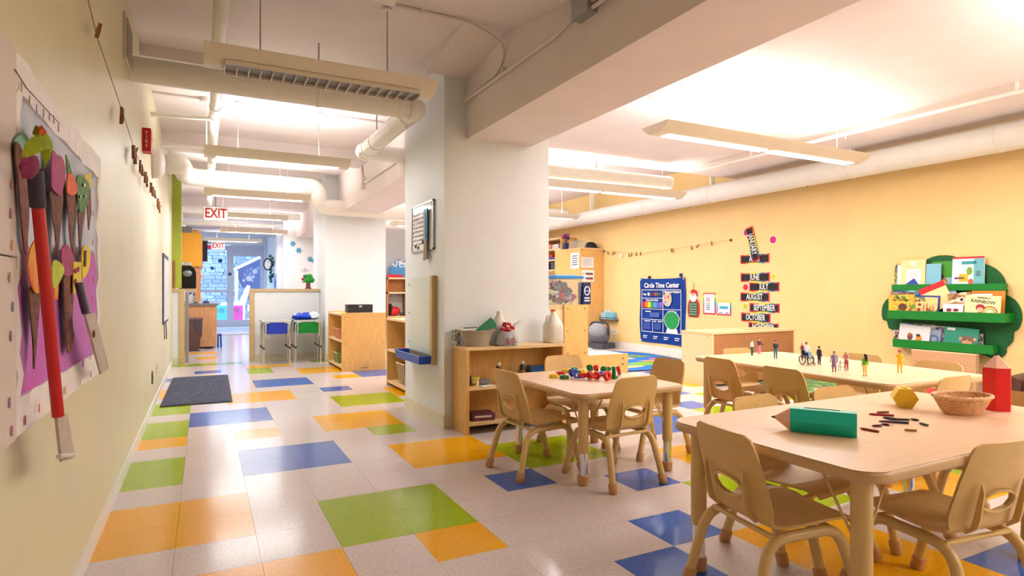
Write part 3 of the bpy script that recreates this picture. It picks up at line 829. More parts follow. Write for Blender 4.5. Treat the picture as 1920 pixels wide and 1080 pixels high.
# ================================================================= oversized pencils and basket on the pencil table
HZ = .5606
M_PWOOD = mat('pencil_cone_wood', (236, 184, 156), .5)
M_TEAL = mat('teal_lacquer', (10, 200, 180), .35, coat=.2)
M_REDL = mat('red_lacquer', (228, 14, 28), .35, coat=.2)
M_YELL = mat('yellow_lacquer', (240, 196, 46), .4)
def cone_part(bm, r, L, rt):
    a = hexpts(r); b = hexpts(rt)
    A = [bm.verts.new((x, y, 0)) for x, y in a]; C = [bm.verts.new((x, y, L)) for x, y in b]
    bm.faces.new(list(reversed(A))); bm.faces.new(C)
    for k in range(6): bm.faces.new((A[k], A[(k + 1) % 6], C[(k + 1) % 6], C[k]))
    return bm
def big_pencil(label, m, r, L, cl):
    o = thing('giant_pencil', label, 'toy pencil', group='oversized pencils')
    obj('barrel', prism(B(), hexpts(r), L), m, o, bevel=.002, smooth=20)
    obj('wood_cone', cone_part(B(), r * .985, cl, r * .13), M_PWOOD, o, smooth=20, loc=(0, 0, L))
    obj('pencil_lead', lathe(B(), [(r * .125, 0), (r * .03, r * .28)], 10), M_BLACK, o, loc=(0, 0, L + cl))
    return o
# teal one lying: bottom-front edge from (1480,809) to (1608,822)
a = onZ(1482, 809, HZ); b = onZ(1607, 822, HZ)
d = (a - b); L = d.length; rp = .046
o = big_pencil('oversized teal pencil lying on its side', M_TEAL, rp, L, .052)
ang = math.atan2(d.y, d.x)
n = Vector((-d.y, d.x, 0)).normalized()
if n.y < 0: n = -n
base = b + n * rp * .55
o.location = (base.x, base.y, HZ + rp * math.cos(PI / 6) + .001)
o.rotation_euler = Euler((0, PI / 2, ang)).to_matrix().to_4x4().to_euler()
o.rotation_euler = (Matrix.Rotation(ang, 4, 'Z') @ Matrix.Rotation(PI / 2, 4, 'Y') @ Matrix.Rotation(PI / 6, 4, 'Z')).to_euler()
slot = obj('lid_seam', tube(B(), [(-rp * .87, .012, L * .25), (-rp * .88, .012, L * .5), (-rp * .87, .012, L * .8)], .0012, 5), col((8, 110, 100), .5), o)
p = onZ(1869, 768, HZ)
o = big_pencil('oversized red pencil standing upright', M_REDL, .052, .175, .05); o.location = p; o.rotation_euler = (0, 0, .35)
# yellow hexagonal block
p = onZ(1697, 764, HZ)
o = thing('giant_sharpener', 'yellow hexagonal block with a slot on top', 'toy sharpener', (p.x, p.y, HZ))
rr = .046
M1 = Matrix.Rotation(.12 + PI / 2 + .55, 4, 'Z') @ Matrix.Rotation(PI / 2, 4, 'X')
bm = prism(B(), hexpts(rr), .085, M1 @ Matrix.Translation((0, 0, -.02)))
obj('block', bm, M_YELL, o, loc=(0, 0, rr * math.cos(PI / 6)), bevel=.003, smooth=20)
bm = box(B(), -.010, .010, -.001, .004, .0, .055, M1)
for v in bm.verts: v.co.z += 2 * rr * math.cos(PI / 6) - .001
obj('slot_plate', bm, col((214, 166, 30), .4), o)
# wicker basket
p = onZ(1804, 775, HZ)
bk = thing('wicker_basket', 'shallow oval wicker basket beside the red pencil', 'basket', (p.x, p.y, HZ), -.15)
M_WICK = mat('wicker', (222, 168, 120), .55, var=.14, scale=60)
M_WICK2 = mat('wicker_rim', (234, 186, 142), .5, var=.1, scale=60)
prof = lambda s: (.072 + .046 * s ** .8, .002 + .068 * s)
obj('base', lathe(B(), [(.07, .002), (.07, .006)], 28, sx=1.0, sy=.68), M_WICK, bk)
bmw = B()
for k in range(13):
    s = k / 12; r, z = prof(s); n = 48
    pts = [((r + .0025 * (1 if (q + k) % 2 else -1)) * math.cos(2 * PI * q / n), (r + .0025 * (1 if (q + k) % 2 else -1)) * .68 * math.sin(2 * PI * q / n), z) for q in range(n)]
    tube(bmw, pts, .0028, 5, closed=True)
w = obj('woven_strands', bmw, M_WICK, bk); w['kind'] = 'stuff'
bmw = B()
for q in range(24):
    t = 2 * PI * q / 24
    tube(bmw, [(prof(s)[0] * math.cos(t), prof(s)[0] * .68 * math.sin(t), prof(s)[1]) for s in (0, .33, .66, 1)], .0022, 5)
w = obj('stakes', bmw, M_WICK, bk); w['kind'] = 'stuff'
for ph in (0, PI):
    pts = []
    for q in range(96):
        t = 2 * PI * q / 96; k = 14 * t + ph; r = .121 + .0035 * math.cos(k)
        pts.append((r * math.cos(t), r * .69 * math.sin(t), .072 + .0035 * math.sin(k)))
    obj('rim_braid', tube(B(), pts, .0042, 6, closed=True), M_WICK2, bk)
# crayons
def crayon(x0, y0, x1, y1, c, label, wrap=True, dz=0.0):
    a = onZ(1440 + x0 / 4, 700 + y0 / 4, HZ); b = onZ(1440 + x1 / 4, 700 + y1 / 4, HZ)
    d = b - a; L = max(.022, d.length); r = .0042
    o = thing('crayon', label, 'crayon', (a.x, a.y, HZ + r + dz), group='loose crayons on the pencil table')
    o.rotation_euler = (Matrix.Rotation(math.atan2(d.y, d.x), 4, 'Z') @ Matrix.Rotation(PI / 2, 4, 'Y')).to_euler()
    obj('wax_stick', lathe(B(), [(.0016, 0), (.0034, .004), (.0034, .006), (r - .0004, .007), (r - .0004, L)], 10), col(c, .45), o)
    if wrap: obj('paper_wrap', lathe(B(), [(r, .011), (r, L - .006)], 10, close=False), col(tuple(int(v * .8 + 20) for v in c), .7), o)
crayon(755, 312, 945, 324, (186, 30, 36), 'red wrapped crayon at the back of the crayon heap')
crayon(815, 300, 905, 298, (142, 34, 34), 'short dark red crayon behind the crayon heap')
crayon(860, 338, 960, 350, (60, 44, 66), 'dark violet crayon in the middle of the heap')
crayon(905, 350, 1060, 356, (44, 46, 58), 'charcoal crayon poking out of the heap')
crayon(868, 368, 1055, 380, (42, 48, 78), 'navy crayon lying beside the charcoal one')
crayon(830, 376, 940, 382, (96, 34, 62), 'plum crayon below the violet one', dz=.004)
crayon(780, 402, 850, 400, (110, 28, 36), 'maroon crayon stub at the edge of the heap')
crayon(848, 388, 910, 396, (92, 30, 54), 'wine red crayon stub beside the maroon stub')
crayon(1068, 350, 1130, 360, (104, 62, 56), 'brown crayon stub lying apart near the basket')
crayon(1134, 380, 1200, 398, (92, 70, 66), 'grey-brown crayon stub closest to the basket')
crayon(1022, 432, 1115, 438, (168, 112, 38), 'ochre crayon stub lying alone', wrap=False)
crayon(690, 420, 832, 446, (190, 52, 40), 'orange-red crayon by the blunt end of the teal pencil')

# ================================================================= toy figures on the figure table
def skin_body(J, E, rad, mats, name='body'):
    me = bpy.data.meshes.new(name); me.from_pydata([Vector(j) for j in J], E, [])
    o = bpy.data.objects.new(name, me); COL.objects.link(o)
    md = o.modifiers.new('skin', 'SKIN'); md.use_smooth_shade = True
    for i, r in enumerate(rad):
        sv = me.skin_vertices[0].data[i]; sv.radius = (r, r); sv.use_root = (i == 0)
    sb = o.modifiers.new('sub', 'SUBSURF'); sb.levels = 1; sb.render_levels = 1
    bpy.context.view_layer.update()
    m2 = bpy.data.meshes.new_from_object(o.evaluated_get(bpy.context.evaluated_depsgraph_get()))
    bpy.data.objects.remove(o); bpy.data.meshes.remove(me)
    m2.materials.clear(); m2.materials.append(mats)
    m2.polygons.foreach_set('use_smooth', [True] * len(m2.polygons))
    return m2
def figure(px, py, top, face, cols, label, arms='down', skirt=None, hair=(50, 34, 26), lean=0.0, sit=False, at=None, helmet=None, longhair=False):
    """cols = shoes, legs, shirt, skin; face = heading in degrees (0 = towards -Y)"""
    p = at if at else onZ(px, py, .5612)
    dist = p.x * _s + p.y * _c
    H = (py - top) * dist / F_PX if at is None else .13
    k = H / 1.75
    r = thing('toy_figure', label, 'toy figure', p, math.radians(face), 'toy people on the figure table')
    ly = -lean
    J = [(0, 0, .92), (0, ly * .5, 1.15), (0, ly, 1.40), (0, ly * 1.1, 1.50), (0, ly * 1.2 - .02, 1.60), (0, ly * 1.2 - .01, 1.68)]
    rad = [.15, .13, .15, .062, .098, .085]
    E = [(0, 1), (1, 2), (2, 3), (3, 4), (4, 5)]
    for s in (-1, 1):
        b = len(J)
        if sit: J += [(s * .09, -.04, .88), (s * .10, -.42, .88), (s * .10, -.46, .48), (s * .10, -.56, .44)]
        else: J += [(s * .095, 0, .80), (s * .105, -.02, .45), (s * .11, .02, .08), (s * .12, -.10, .04)]
        rad += [.095, .07, .05, .045]; E += [(0, b), (b, b + 1), (b + 1, b + 2), (b + 2, b + 3)]
        b = len(J)
        sh = (s * .19, ly, 1.38)
        if arms == 'down': A = [sh, (s * .25, ly * .7 + .02, 1.10), (s * .25, ly * .5 - .04, .86), (s * .25, ly * .5 - .06, .78)]
        elif arms == 'crossed': A = [sh, (s * .24, ly - .05, 1.13), (s * .04, ly - .20, 1.18), (-s * .06, ly - .20, 1.22)]
        elif arms == 'front': A = [sh, (s * .24, ly - .10, 1.12), (s * .19, ly - .36, 1.02), (s * .19, ly - .42, 1.02)]
        elif arms == 'hip': A = [sh, (s * .33, ly + .04, 1.14), (s * .2, ly - .08, .98), (s * .16, ly - .12, .96)]
        J += A; rad += [.068, .052, .042, .04]; E += [(2, b), (b, b + 1), (b + 1, b + 2), (b + 2, b + 3)]
    J = [(x * k, y * k, z * k) for x, y, z in J]; rad = [q * k for q in rad]
    shoes, legs, shirt, skin = cols
    bm_ = bands('figure_paint_' + label[:24].replace(' ', '_'), [(0, shoes), (.09 * k, legs), (.93 * k, shirt), (1.46 * k, skin), (1.8 * k, skin)], rough=.5)
    if sit: bm_ = bands('figure_paint_' + label[:24].replace(' ', '_'), [(0, shoes), (.48 * k, skin), (.82 * k, legs), (.98 * k, shirt), (1.46 * k, skin), (1.8 * k, skin)], rough=.5)
    dz = -.0 if not sit else -.44 * k + .052
    obj('body', skin_body(J, E, rad, bm_), None, r, loc=(0, 0, dz))
    hy = (ly * 1.2 + .015) * k
    hz = 1.665 * k
    bm = ball(B(), (0, hy, hz), .112 * k, 12, 8, (1, 1, .95))
    for v in list(bm.verts):
        if v.co.y < hy - .03 * k and v.co.z < hz + .02 * k: v.co.y = hy - .03 * k
    if longhair: tube(bm, [(0, hy + .07 * k, hz), (0, hy + .11 * k, 1.45 * k), (0, hy + .12 * k, 1.2 * k)], [.10 * k, .10 * k, .05 * k], 10)
    obj('hair', bm, col(hair, .6), r, loc=(0, 0, dz))
    bm = B()
    for s in (-1, 1): ball(bm, (s * .035 * k, hy - .115 * k, 1.625 * k), .012 * k, 6, 5)
    obj('eyes', bm, M_BLACK, r, loc=(0, 0, dz))
    obj('nose', ball(B(), (0, hy - .125 * k, 1.59 * k), .017 * k, 6, 5), col(skin, .5), r, loc=(0, 0, dz))
    if helmet: obj('helmet', lathe(B(), [(.16 * k, 0), (.16 * k, .015 * k), (.115 * k, .02 * k), (.10 * k, .09 * k), (.03 * k, .13 * k)], 14, Matrix.Translation((0, hy, 1.66 * k))), col(helmet, .4), r)
    if skirt:
        z0, c = skirt
        obj('skirt', lathe(B(), [(.20 * k, z0 * k), (.17 * k, .75 * k), (.155 * k, 1.0 * k)], 14), col(c, .6), r)
    return r
SK = (222, 170, 134); SKD = (140, 92, 64)
figure(1410, 667, 636, 10, ((60, 44, 34), (24, 92, 78), (206, 222, 226), SK), 'toy man in a pale shirt and green trousers', hair=(120, 104, 88))
figure(1423, 664.5, 634, -5, ((120, 30, 40), (206, 120, 140), (80, 36, 70), SK), 'toy woman in a pink patterned skirt and plum cardigan', 'front', skirt=(.25, (212, 132, 150)), hair=(96, 60, 40))
figure(1454, 673, 638, -20, ((84, 56, 36), (32, 116, 134), (34, 42, 66), SK), 'toy man with crossed arms in navy sweater and teal trousers', 'crossed', hair=(70, 46, 32))
figure(1504, 674, 642, 60, ((40, 34, 40), (44, 54, 100), (150, 28, 40), SK), 'toy person in a dark red jacket behind the toy wheelchair', 'front', hair=(188, 180, 172))
figure(1536, 684.5, 649, 80, ((36, 28, 28), (44, 36, 50), (46, 34, 56), SK), 'toy person in a dark uniform beside the toy wheelchair', 'down', hair=(28, 22, 22))
figure(1564, 698.5, 658, 150, ((110, 56, 44), (150, 100, 120), (150, 122, 170), SK), 'toy woman in a lilac dress seen from behind', 'down', skirt=(.45, (150, 122, 170)), hair=(150, 140, 130))
wk = figure(1587, 694.5, 658, -70, ((120, 40, 40), (206, 44, 56), (220, 150, 160), SK), 'toy woman in pink leaning on the toy walking frame', 'front', hair=(204, 198, 192), lean=.16)
figure(1622, 706, 664, 165, ((130, 44, 36), (240, 200, 110), (110, 176, 40), SK), 'toy girl with long dark hair, green top and yellow trousers', 'down', hair=(44, 28, 30), longhair=True)
figure(1687, 699.5, 657, -60, ((90, 50, 36), (240, 188, 30), (242, 192, 34), SK), 'toy firefighter in a yellow suit and pink-red helmet', 'front', hair=(180, 40, 80), helmet=(206, 44, 84))
# walking frame
q = wk.location + Vector((-.040, -.004, 0))
wf = thing('toy_walker', 'tiny grey walking frame in front of the woman in pink', 'toy', q, math.radians(-75))
for s in (-1, 1):
    obj('side_frame', tube(B(), arcpts([(s * .017, .012, 0), (s * .016, .010, .062), (s * .016, -.010, .062), (s * .018, -.018, 0)], .008, 4), .0016, 6), col((92, 84, 80), .4, metal=.5), wf)
for z in (.025, .05): obj('cross_bar', tube(B(), [(-.017, -.013, z), (.017, -.013, z)], .0014, 6), col((92, 84, 80), .4, metal=.5), wf)
# toy wheelchair with its seated figure
q = onZ(1514, 684, .5612)
wc = thing('toy_wheelchair', 'tiny grey wheelchair carrying a seated toy figure', 'toy', q, math.radians(-15))
M_WF = col((110, 112, 120), .35, metal=.6)
for s in (-1, 1):
    wv = obj('wheel', tube(B(), [(s * .030, .012 + .030 * math.cos(t), .0335 + .030 * math.sin(t)) for t in [2 * PI * k / 24 for k in range(24)]], .0033, 6, closed=True), M_BLACK, wc)
    bm = B()
    for k in range(5):
        t = PI * k / 5; tube(bm, [(s * .030, .012 + .029 * math.cos(t), .0335 + .029 * math.sin(t)), (s * .030, .012 - .029 * math.cos(t), .0335 - .029 * math.sin(t))], .0008, 5)
    obj('spokes', bm, M_WF, wv)
    obj('caster', tube(B(), [(s * .024, -.034 + .008 * math.cos(t), .0105 + .008 * math.sin(t)) for t in [2 * PI * k / 12 for k in range(12)]], .0024, 6, closed=True), M_BLACK, wc)
    obj('side_frame', tube(B(), arcpts([(s * .024, .032, .108), (s * .024, .024, .098), (s * .024, .022, .020), (s * .024, -.034, .020), (s * .024, -.032, .058), (s * .024, .022, .066)], .006, 3), .0018, 6), M_WF, wc)
    obj('grip', tube(B(), [(s * .024, .032, .108), (s * .024, .044, .109)], .003, 8), M_BLACK, wc)
    obj('foot_rest', box(B(), s * .012 - .008, s * .012 + .008, -.052, -.040, .012, .015), M_WF, wc)
obj('seat', box(B(), -.024, .024, -.030, .022, .046, .050), col((40, 40, 48), .6), wc)
obj('backrest', box(B(), -.024, .024, .020, .024, .052, .096), col((40, 40, 48), .6), wc)
figure(0, 0, 0, -15, ((220, 220, 226), (120, 180, 226), (206, 222, 240), SK), 'toy child in pale blue seated in the tiny wheelchair', 'front', sit=True, at=q + Vector((.003, .010, .0)), hair=(70, 44, 30))

# ================================================================= art display on the corridor wall
def sheet(pts, x, th=.002, bulge=0.0):
    """flat cut-out on a plane X = x; pts are photo pixels on that plane"""
    P = [onX(px, py, x) for px, py in pts]
    bm = B(); A = [bm.verts.new(p) for p in P]; C = [bm.verts.new(p + Vector((th, 0, 0))) for p in P]
    n = len(P); bm.faces.new(list(reversed(A))); bm.faces.new(C)
    for k in range(n): bm.faces.new((A[k], A[(k + 1) % n], C[(k + 1) % n], C[k]))
    return bm
def rectYZ(x0, x1, y0, y1, z0, z1): return box(B(), x0, x1, y0, y1, z0, z1)
BY0, BY1, BZ0, BZ1 = 1.69, 2.90, .725, 1.585
XB = XL + .022
bd = thing('display_board', 'white-bordered art display board on the corridor wall', 'display board')
obj('board', rectYZ(XL, XB, BY0, BY1, BZ0, BZ1), mat('corkboard_edge', (206, 196, 186), .7), bd, bevel=.002)
M_SKYP = mat('painted_paper_pale', (214, 216, 232), .75, c2=(186, 196, 222), scale=6)
M_PINKP = mat('painted_paper_pink', (206, 96, 190), .75, c2=(186, 130, 206), scale=4)
obj('backing_paper', rectYZ(XB, XB + .002, BY0 + .05, BY1 - .05, 1.13, BZ1 - .06), M_SKYP, bd, label='pale blue painted backing paper')
# wavy torn edge between the pale and the pink paper
pts = [(BY0 + .05, BZ0 + .06), (BY1 - .05, BZ0 + .06)] + [(BY1 - .05 - (BY1 - BY0 - .1) * k / 24, 1.14 + .10 * math.sin(k * 1.1) * .4 + .05 * math.sin(k * .37)) for k in range(25)]
obj('backing_paper', prism(B(), pts, .0015, Matrix(((0, 0, 1, XB + .002), (1, 0, 0, 0), (0, 1, 0, 0), (0, 0, 0, 1)))), M_PINKP, bd, label='pink painted backing paper')
M_BORD = mat('printed_border', (238, 232, 232), .6, var=.05, scale=16, bump=.3, bscale=9)
for a in ((BY0, BY1, BZ1 - .085, BZ1), (BY0, BY1, BZ0, BZ0 + .085), (BY0, BY0 + .045, BZ0 + .085, BZ1 - .085), (BY1 - .05, BY1, BZ0 + .085, BZ1 - .085)):
    bm = B(); n = 14; hor = a[1] - a[0] > .5
    rows = []
    for k in range(n + 1):
        s = k / n; w = .004 * math.sin(k * 2.3) + .003 * math.sin(k * 1.1) + .008
        if hor: p, q = (a[0] + (a[1] - a[0]) * s, a[2]), (a[0] + (a[1] - a[0]) * s, a[3])
        else: p, q = (a[0], a[2] + (a[3] - a[2]) * s), (a[1], a[2] + (a[3] - a[2]) * s)
        rows.append([bm.verts.new((XB + .001, p[0], p[1])), bm.verts.new((XB + w, p[0], p[1])), bm.verts.new((XB + w, q[0], q[1])), bm.verts.new((XB + .001, q[0], q[1]))])
    for A, C in zip(rows, rows[1:]):
        for k in range(4): bm.faces.new((A[k], A[(k + 1) % 4], C[(k + 1) % 4], C[k]))
    bm.faces.new(rows[0]); bm.faces.new(rows[-1])
    obj('border_strip', bm, M_BORD, bd)
BULB = [(226, 170, 80), (180, 176, 110), (140, 144, 180), (130, 120, 150), (150, 130, 170), (190, 110, 140), (180, 80, 120), (230, 130, 70), (206, 90, 130)]
spots = [(40, 163), (55, 188), (68, 204), (81, 212), (92, 218), (100, 224), (109, 240), (22, 345), (20, 400), (23, 460), (18, 520), (24, 575), (20, 630), (18, 755), (22, 808), (47, 788), (73, 765), (98, 742), (122, 732), (150, 718), (170, 702), (173, 330), (174, 400), (173, 455), (174, 525), (173, 560), (169, 668)]
for k, (a, b) in enumerate(spots):
    c = BULB[k % len(BULB)]; p = onX(a, b, XB + .014); s = .0075
    obj('printed_bulb', prism(B(), [(.75 * s * math.cos(t) * (1.0 if math.sin(t) < 0 else .7), 1.6 * s * math.sin(t)) for t in [2 * PI * q / 10 for q in range(10)]], .0015, Matrix.Translation(p) @ Euler(ROT_L).to_matrix().to_4x4()), col(c, .6), bd)
obj('printed_string', tube(B(), [onX(28, 130, XB + .014), onX(50, 165, XB + .014), onX(85, 203, XB + .014), onX(112, 232, XB + .014)], .0012, 5), col((90, 70, 60), .7), bd)
# neighbouring panel seen edge-on
pb = thing('wall_panel', 'plain beige panel fixed next to the art display', 'panel')
for z0, z1 in ((.722, 1.123), (1.127, 1.585)): obj('panel_board', rectYZ(XL, XL + .034, .9, 1.682, z0, z1), mat('beige_panel', (214, 200, 192), .6), pb, bevel=.003)

def cutout(name, label, parts, cat='paper cutout', group='paper cones on the art display', depth=.0):
    r = thing(name, label, cat, group=group)
    for i, (pn, pts, m, off) in enumerate(parts):
        obj(pn, sheet(smooth_closed(pts, 4) if len(pts) > 4 else pts, XB + .014 + off + depth, .003), m, r)
    return r
BR = mat('cone_brown', (150, 92, 74), .8, c2=(104, 62, 52), scale=40); BR2 = mat('cone_brown_dark', (132, 84, 62), .8, c2=(88, 56, 48), scale=55)
PUR = mat('painted_purple', (164, 48, 104), .7, var=.2, scale=40); LIM = mat('painted_lime', (186, 200, 40), .7, var=.15, scale=30)
ORG = mat('painted_orange', (236, 110, 40), .7, c2=(230, 170, 40), scale=30); RED = mat('painted_red', (226, 52, 34), .7, c2=(240, 120, 40), scale=40)
GRN = mat('painted_green', (104, 150, 40), .7, c2=(40, 96, 40), scale=26); YEL = mat('painted_yellow', (228, 206, 40), .7, var=.1, scale=30)
TEA = mat('painted_teal', (136, 186, 172), .7, var=.1)
cutout('paper_cone', 'brown paper cone with a pale teal scoop', [('cone', [(26, 268), (44, 296), (52, 380), (50, 440), (47, 478), (40, 440), (33, 360)], BR, .004), ('scoop', [(24, 272), (29, 256), (42, 251), (50, 262), (44, 288), (32, 302)], TEA, .0)])
cutout('paper_cone', 'gridded brown paper cone with a purple scoop', [('cone', [(94, 355), (116, 360), (112, 420), (106, 482), (102, 440), (96, 400)], BR2, .004), ('scoop', [(96, 285), (105, 290), (115, 296), (121, 320), (117, 348), (113, 366), (104, 362), (95, 345)], PUR, .010)])
cutout('paper_cone', 'narrow paper cone with a red and green scoop', [('cone', [(124, 352), (142, 358), (136, 420), (134, 440), (140, 480), (131, 455), (127, 400)], BR, .004), ('scoop', [(125, 328), (134, 328), (143, 350), (140, 364), (125, 362)], RED, .010), ('leaf', [(122, 290), (128, 305), (134, 328), (125, 330)], GRN, .008)])
cutout('paper_cone', 'thin paper cone with a spotted green scoop', [('cone', [(145, 392), (155, 392), (152, 440), (149, 478), (146, 430)], BR2, .004), ('scoop', [(143, 332), (155, 334), (165, 345), (163, 380), (150, 398), (145, 380)], GRN, .010), ('spot', [(155, 344), (159, 344), (159, 350), (155, 350)], M_BLACK, .014), ('spot', [(148, 366), (151, 366), (151, 371), (148, 371)], M_BLACK, .014), ('spot', [(157, 366), (160, 366), (160, 370), (157, 370)], M_BLACK, .014)])
cutout('paper_cone', 'slim paper cone with a yellow scoop at the display\'s edge', [('cone', [(160, 356), (168, 352), (170, 400), (165, 432)], BR, .004), ('scoop', [(157, 328), (168, 325), (170, 348), (162, 360)], YEL, .008)])
cutout('paper_cone', 'brown paper cone with an orange scoop on the pink paper', [('cone', [(54, 540), (73, 540), (68, 620), (62, 692), (60, 640), (55, 590)], BR2, .004), ('scoop', [(50, 490), (60, 455), (70, 457), (74, 535), (66, 550), (56, 530)], ORG, .010)])
cutout('paper_cone', 'short lime paper roll behind the red tube', [('roll', [(96, 500), (102, 487), (118, 502), (112, 525), (98, 540)], LIM, .012), ('flame', [(100, 535), (108, 532), (106, 562), (99, 560)], ORG, .006)])
cutout('paper_cone', 'wide brown paper cone with a purple scoop on the pink paper', [('cone', [(118, 510), (137, 510), (134, 600), (137, 636), (126, 662), (121, 600)], BR, .004), ('scoop', [(113, 475), (122, 458), (135, 475), (138, 510), (118, 516)], PUR, .010)])
dots = [('spot', [(x - 2.5, y), (x, y - 5), (x + 2.5, y), (x, y + 5)], PUR, .016) for x, y in ((141, 508), (146, 505), (141, 528))]
cutout('paper_cone', 'yellow paper scoop with purple spots', [('scoop', [(136, 490), (150, 492), (151, 530), (136, 553)], YEL, .012)] + dots)
cutout('paper_cone', 'small yellow paper scoop with a dark vein', [('scoop', [(153, 470), (160, 460), (168, 475), (164, 508), (153, 520)], YEL, .010), ('vein', [(158, 470), (161, 470), (160, 500), (157, 500)], BR2, .014)])
# long paper "brushes": tube with a flat stick
def brush(label, a, b, r, c, stick, group=None):
    o = thing('paper_brush', label, 'paper craft', group='paper tubes on sticks')
    A = onX(a[0], a[1], XL + .075); Bp = onX(b[0], b[1], XL + .095)
    obj('tube', tube(B(), [A, Bp], r, 16), col(c, .45, coat=.2), o, smooth=60)
    P = [onX(px, py, XL + .088) for px, py in stick]
    bm = B(); Aa = [bm.verts.new(p) for p in P]; C = [bm.verts.new(p + Vector((.006, 0, 0))) for p in P]; n = len(P)
    bm.faces.new(list(reversed(Aa))); bm.faces.new(C)
    for k in range(n): bm.faces.new((Aa[k], Aa[(k + 1) % n], C[(k + 1) % n], C[k]))
    obj('stick', bm, mat('grey_stick', (188, 172, 160), .6, var=.12, scale=14), o, bevel=.001)
    return o
o = brush('long red paper tube on a grey stick topped by a lime paper flower', (70, 372), (109, 780), .0125, (196, 14, 20), [(101, 778), (121, 776), (136, 858), (111, 866)])
M_DK = mat('dark_paper', (58, 50, 62), .6)
obj('dark_collar', tube(B(), [onX(66, 318, XL + .078), onX(71, 388, XL + .077)], .0155, 14), M_DK, o, smooth=60)
obj('stick_lip', tube(B(), [onX(110, 856, XL + .10), onX(137, 853, XL + .10)], .006, 8), mat('grey_stick_lip', (214, 204, 200), .6), o)
def petal(pts, x, m, nm, bow=.018):
    P = [onX(px, py, x) for px, py in pts]; c = sum(P, Vector()) / len(P)
    bm = B(); vc = bm.verts.new(c + Vector((bow, 0, 0))); V = [bm.verts.new(p) for p in P]
    mid = [bm.verts.new((p + c) / 2 + Vector((bow * .75, 0, 0))) for p in P]; n = len(P)
    for k in range(n):
        bm.faces.new((V[k], V[(k + 1) % n], mid[(k + 1) % n], mid[k])); bm.faces.new((mid[k], mid[(k + 1) % n], vc))
    bmesh.ops.solidify(bm, geom=bm.faces[:], thickness=.002)
    obj(nm, bm, m, o, smooth=80)
petal([(60, 250), (66, 234), (78, 238), (90, 256), (95, 280), (84, 318), (80, 300), (70, 262)], XL + .062, LIM, 'petal')
petal([(38, 300), (46, 270), (60, 256), (76, 258), (92, 268), (92, 280), (66, 284), (48, 292)], XL + .095, LIM, 'petal')
petal([(72, 240), (78, 234), (88, 248), (82, 254), (74, 252)], XL + .075, RED, 'petal', .006)
petal([(35, 312), (42, 296), (56, 289), (70, 292), (72, 308), (70, 326), (58, 337), (42, 334)], XL + .098, PUR, 'petal', .012)
o = brush('short dark paper tube on a grey stick at the display\'s corner', (148, 531), (162, 588), .0115, (74, 66, 84), [(156, 590), (174, 586), (201, 690), (186, 702)])
obj('knot', ball(B(), onX(176, 626, XL + .10), .008, 8, 6, (.5, 1, 1.6)), BR2, o)

# ================================================================= clothes line with wooden pegs
cl = thing('clothes_line', 'thin string stretched along the corridor wall', 'string')
XS = XL + .035
lp = [(140, -110), (165, 0), (182, 70), (228, 205), (252, 280), (264, 308), (278, 335), (290, 360), (300, 388)]
LP = [onX(a, b, XS) for a, b in lp]
obj('string', tube(B(), LP, .0016, 5), col((120, 96, 78), .8), cl)
obj('wall_hook', tube(B(), arcpts([LP[-1] + Vector((-.032, 0, 0)), LP[-1] + Vector((.01, 0, 0)), LP[-1] + Vector((.01, 0, .02))], .01), .004, 6), M_STEEL, cl)
M_PEG = mat('peg_wood', (150, 98, 58), .6, var=.15, scale=30)
def peg_mesh():
    bm = B()
    for s in (-1, 1):
        prism(bm, [(s * .001, .0), (s * .007, -.002), (s * .011, -.06), (s * .004, -.06), (s * .001, -.03)], .009, Matrix.Translation((0, 0, -.0045)))
    return mesh('half', bm, M_PEG)
PEG = peg_mesh()
SPR = mesh('spring', tube(B(), [(.008 * math.cos(t * 1.0), -.026 + .004 * math.sin(t), .006 - .001 * t) for t in [PI * k / 4 for k in range(14)]], .001, 5), M_STEEL)
def peg(p, rot, lab, group):
    o = thing('clothes_peg', lab, 'clothes peg', p, group=group, rot=rot)
    obj('peg_halves', PEG, None, o); obj('spring', SPR, None, o)
    return o
RL = Euler(ROT_L).to_matrix().to_4x4()
G1 = 'wooden pegs on the corridor string'
for k, (a, b, tw) in enumerate(((182, 68, 2.4), (228, 200, .15), (229, 204, -.3), (250, 272, .6), (252, 278, -.7), (253, 282, 0.1), (254, 284, 1.9), (263, 300, -.1), (265, 308, .7), (273, 322, .05), (276, 330, -.2), (283, 342, .1), (287, 350, -.15), (290, 357, .9), (296, 372, .1), (298, 378, -.3), (299, 383, .4))):
    p = onX(a, b, XS)
    o = peg(p, (RL @ Matrix.Rotation(tw, 4, 'Z') @ Matrix.Rotation(.4 * (k % 3 - 1), 4, 'Y')).to_euler(), 'wooden clothes peg clipped on the corridor wall string', G1)
    o.scale = (1.35,) * 3

# ================================================================= wall vent, fire alarm, oval cover, sockets, clipboard
v = thing('air_vent', 'square grey air grille high on the corridor wall', 'vent')
obj('vent_frame', rectYZ(XL, XL + .012, 3.98, 4.28, 2.36, 2.62), mat('vent_enamel', (206, 196, 176), .5), v, bevel=.003)
for k in range(9): obj('slat', box(B(), XL + .008, XL + .022, 4.0, 4.26, 2.385 + .025 * k, 2.392 + .025 * k), mat('vent_slat', (170, 160, 146), .5), v)
f = thing('fire_alarm', 'red fire alarm strobe high on the corridor wall', 'fire alarm', (XL, 5.22, 2.17))
obj('alarm_body', box(B(), 0, .055, -.06, .06, -.085, .085), M_RED, f, bevel=.008)
obj('strobe_lens', lathe(B(), [(.028, 0), (.026, .018), (.016, .03)], 14, Matrix.Translation((.03, .058, .03)) @ Matrix.Rotation(-PI / 2, 4, 'X')), glass('strobe_glass', (240, 240, 245), .05, .5), f)
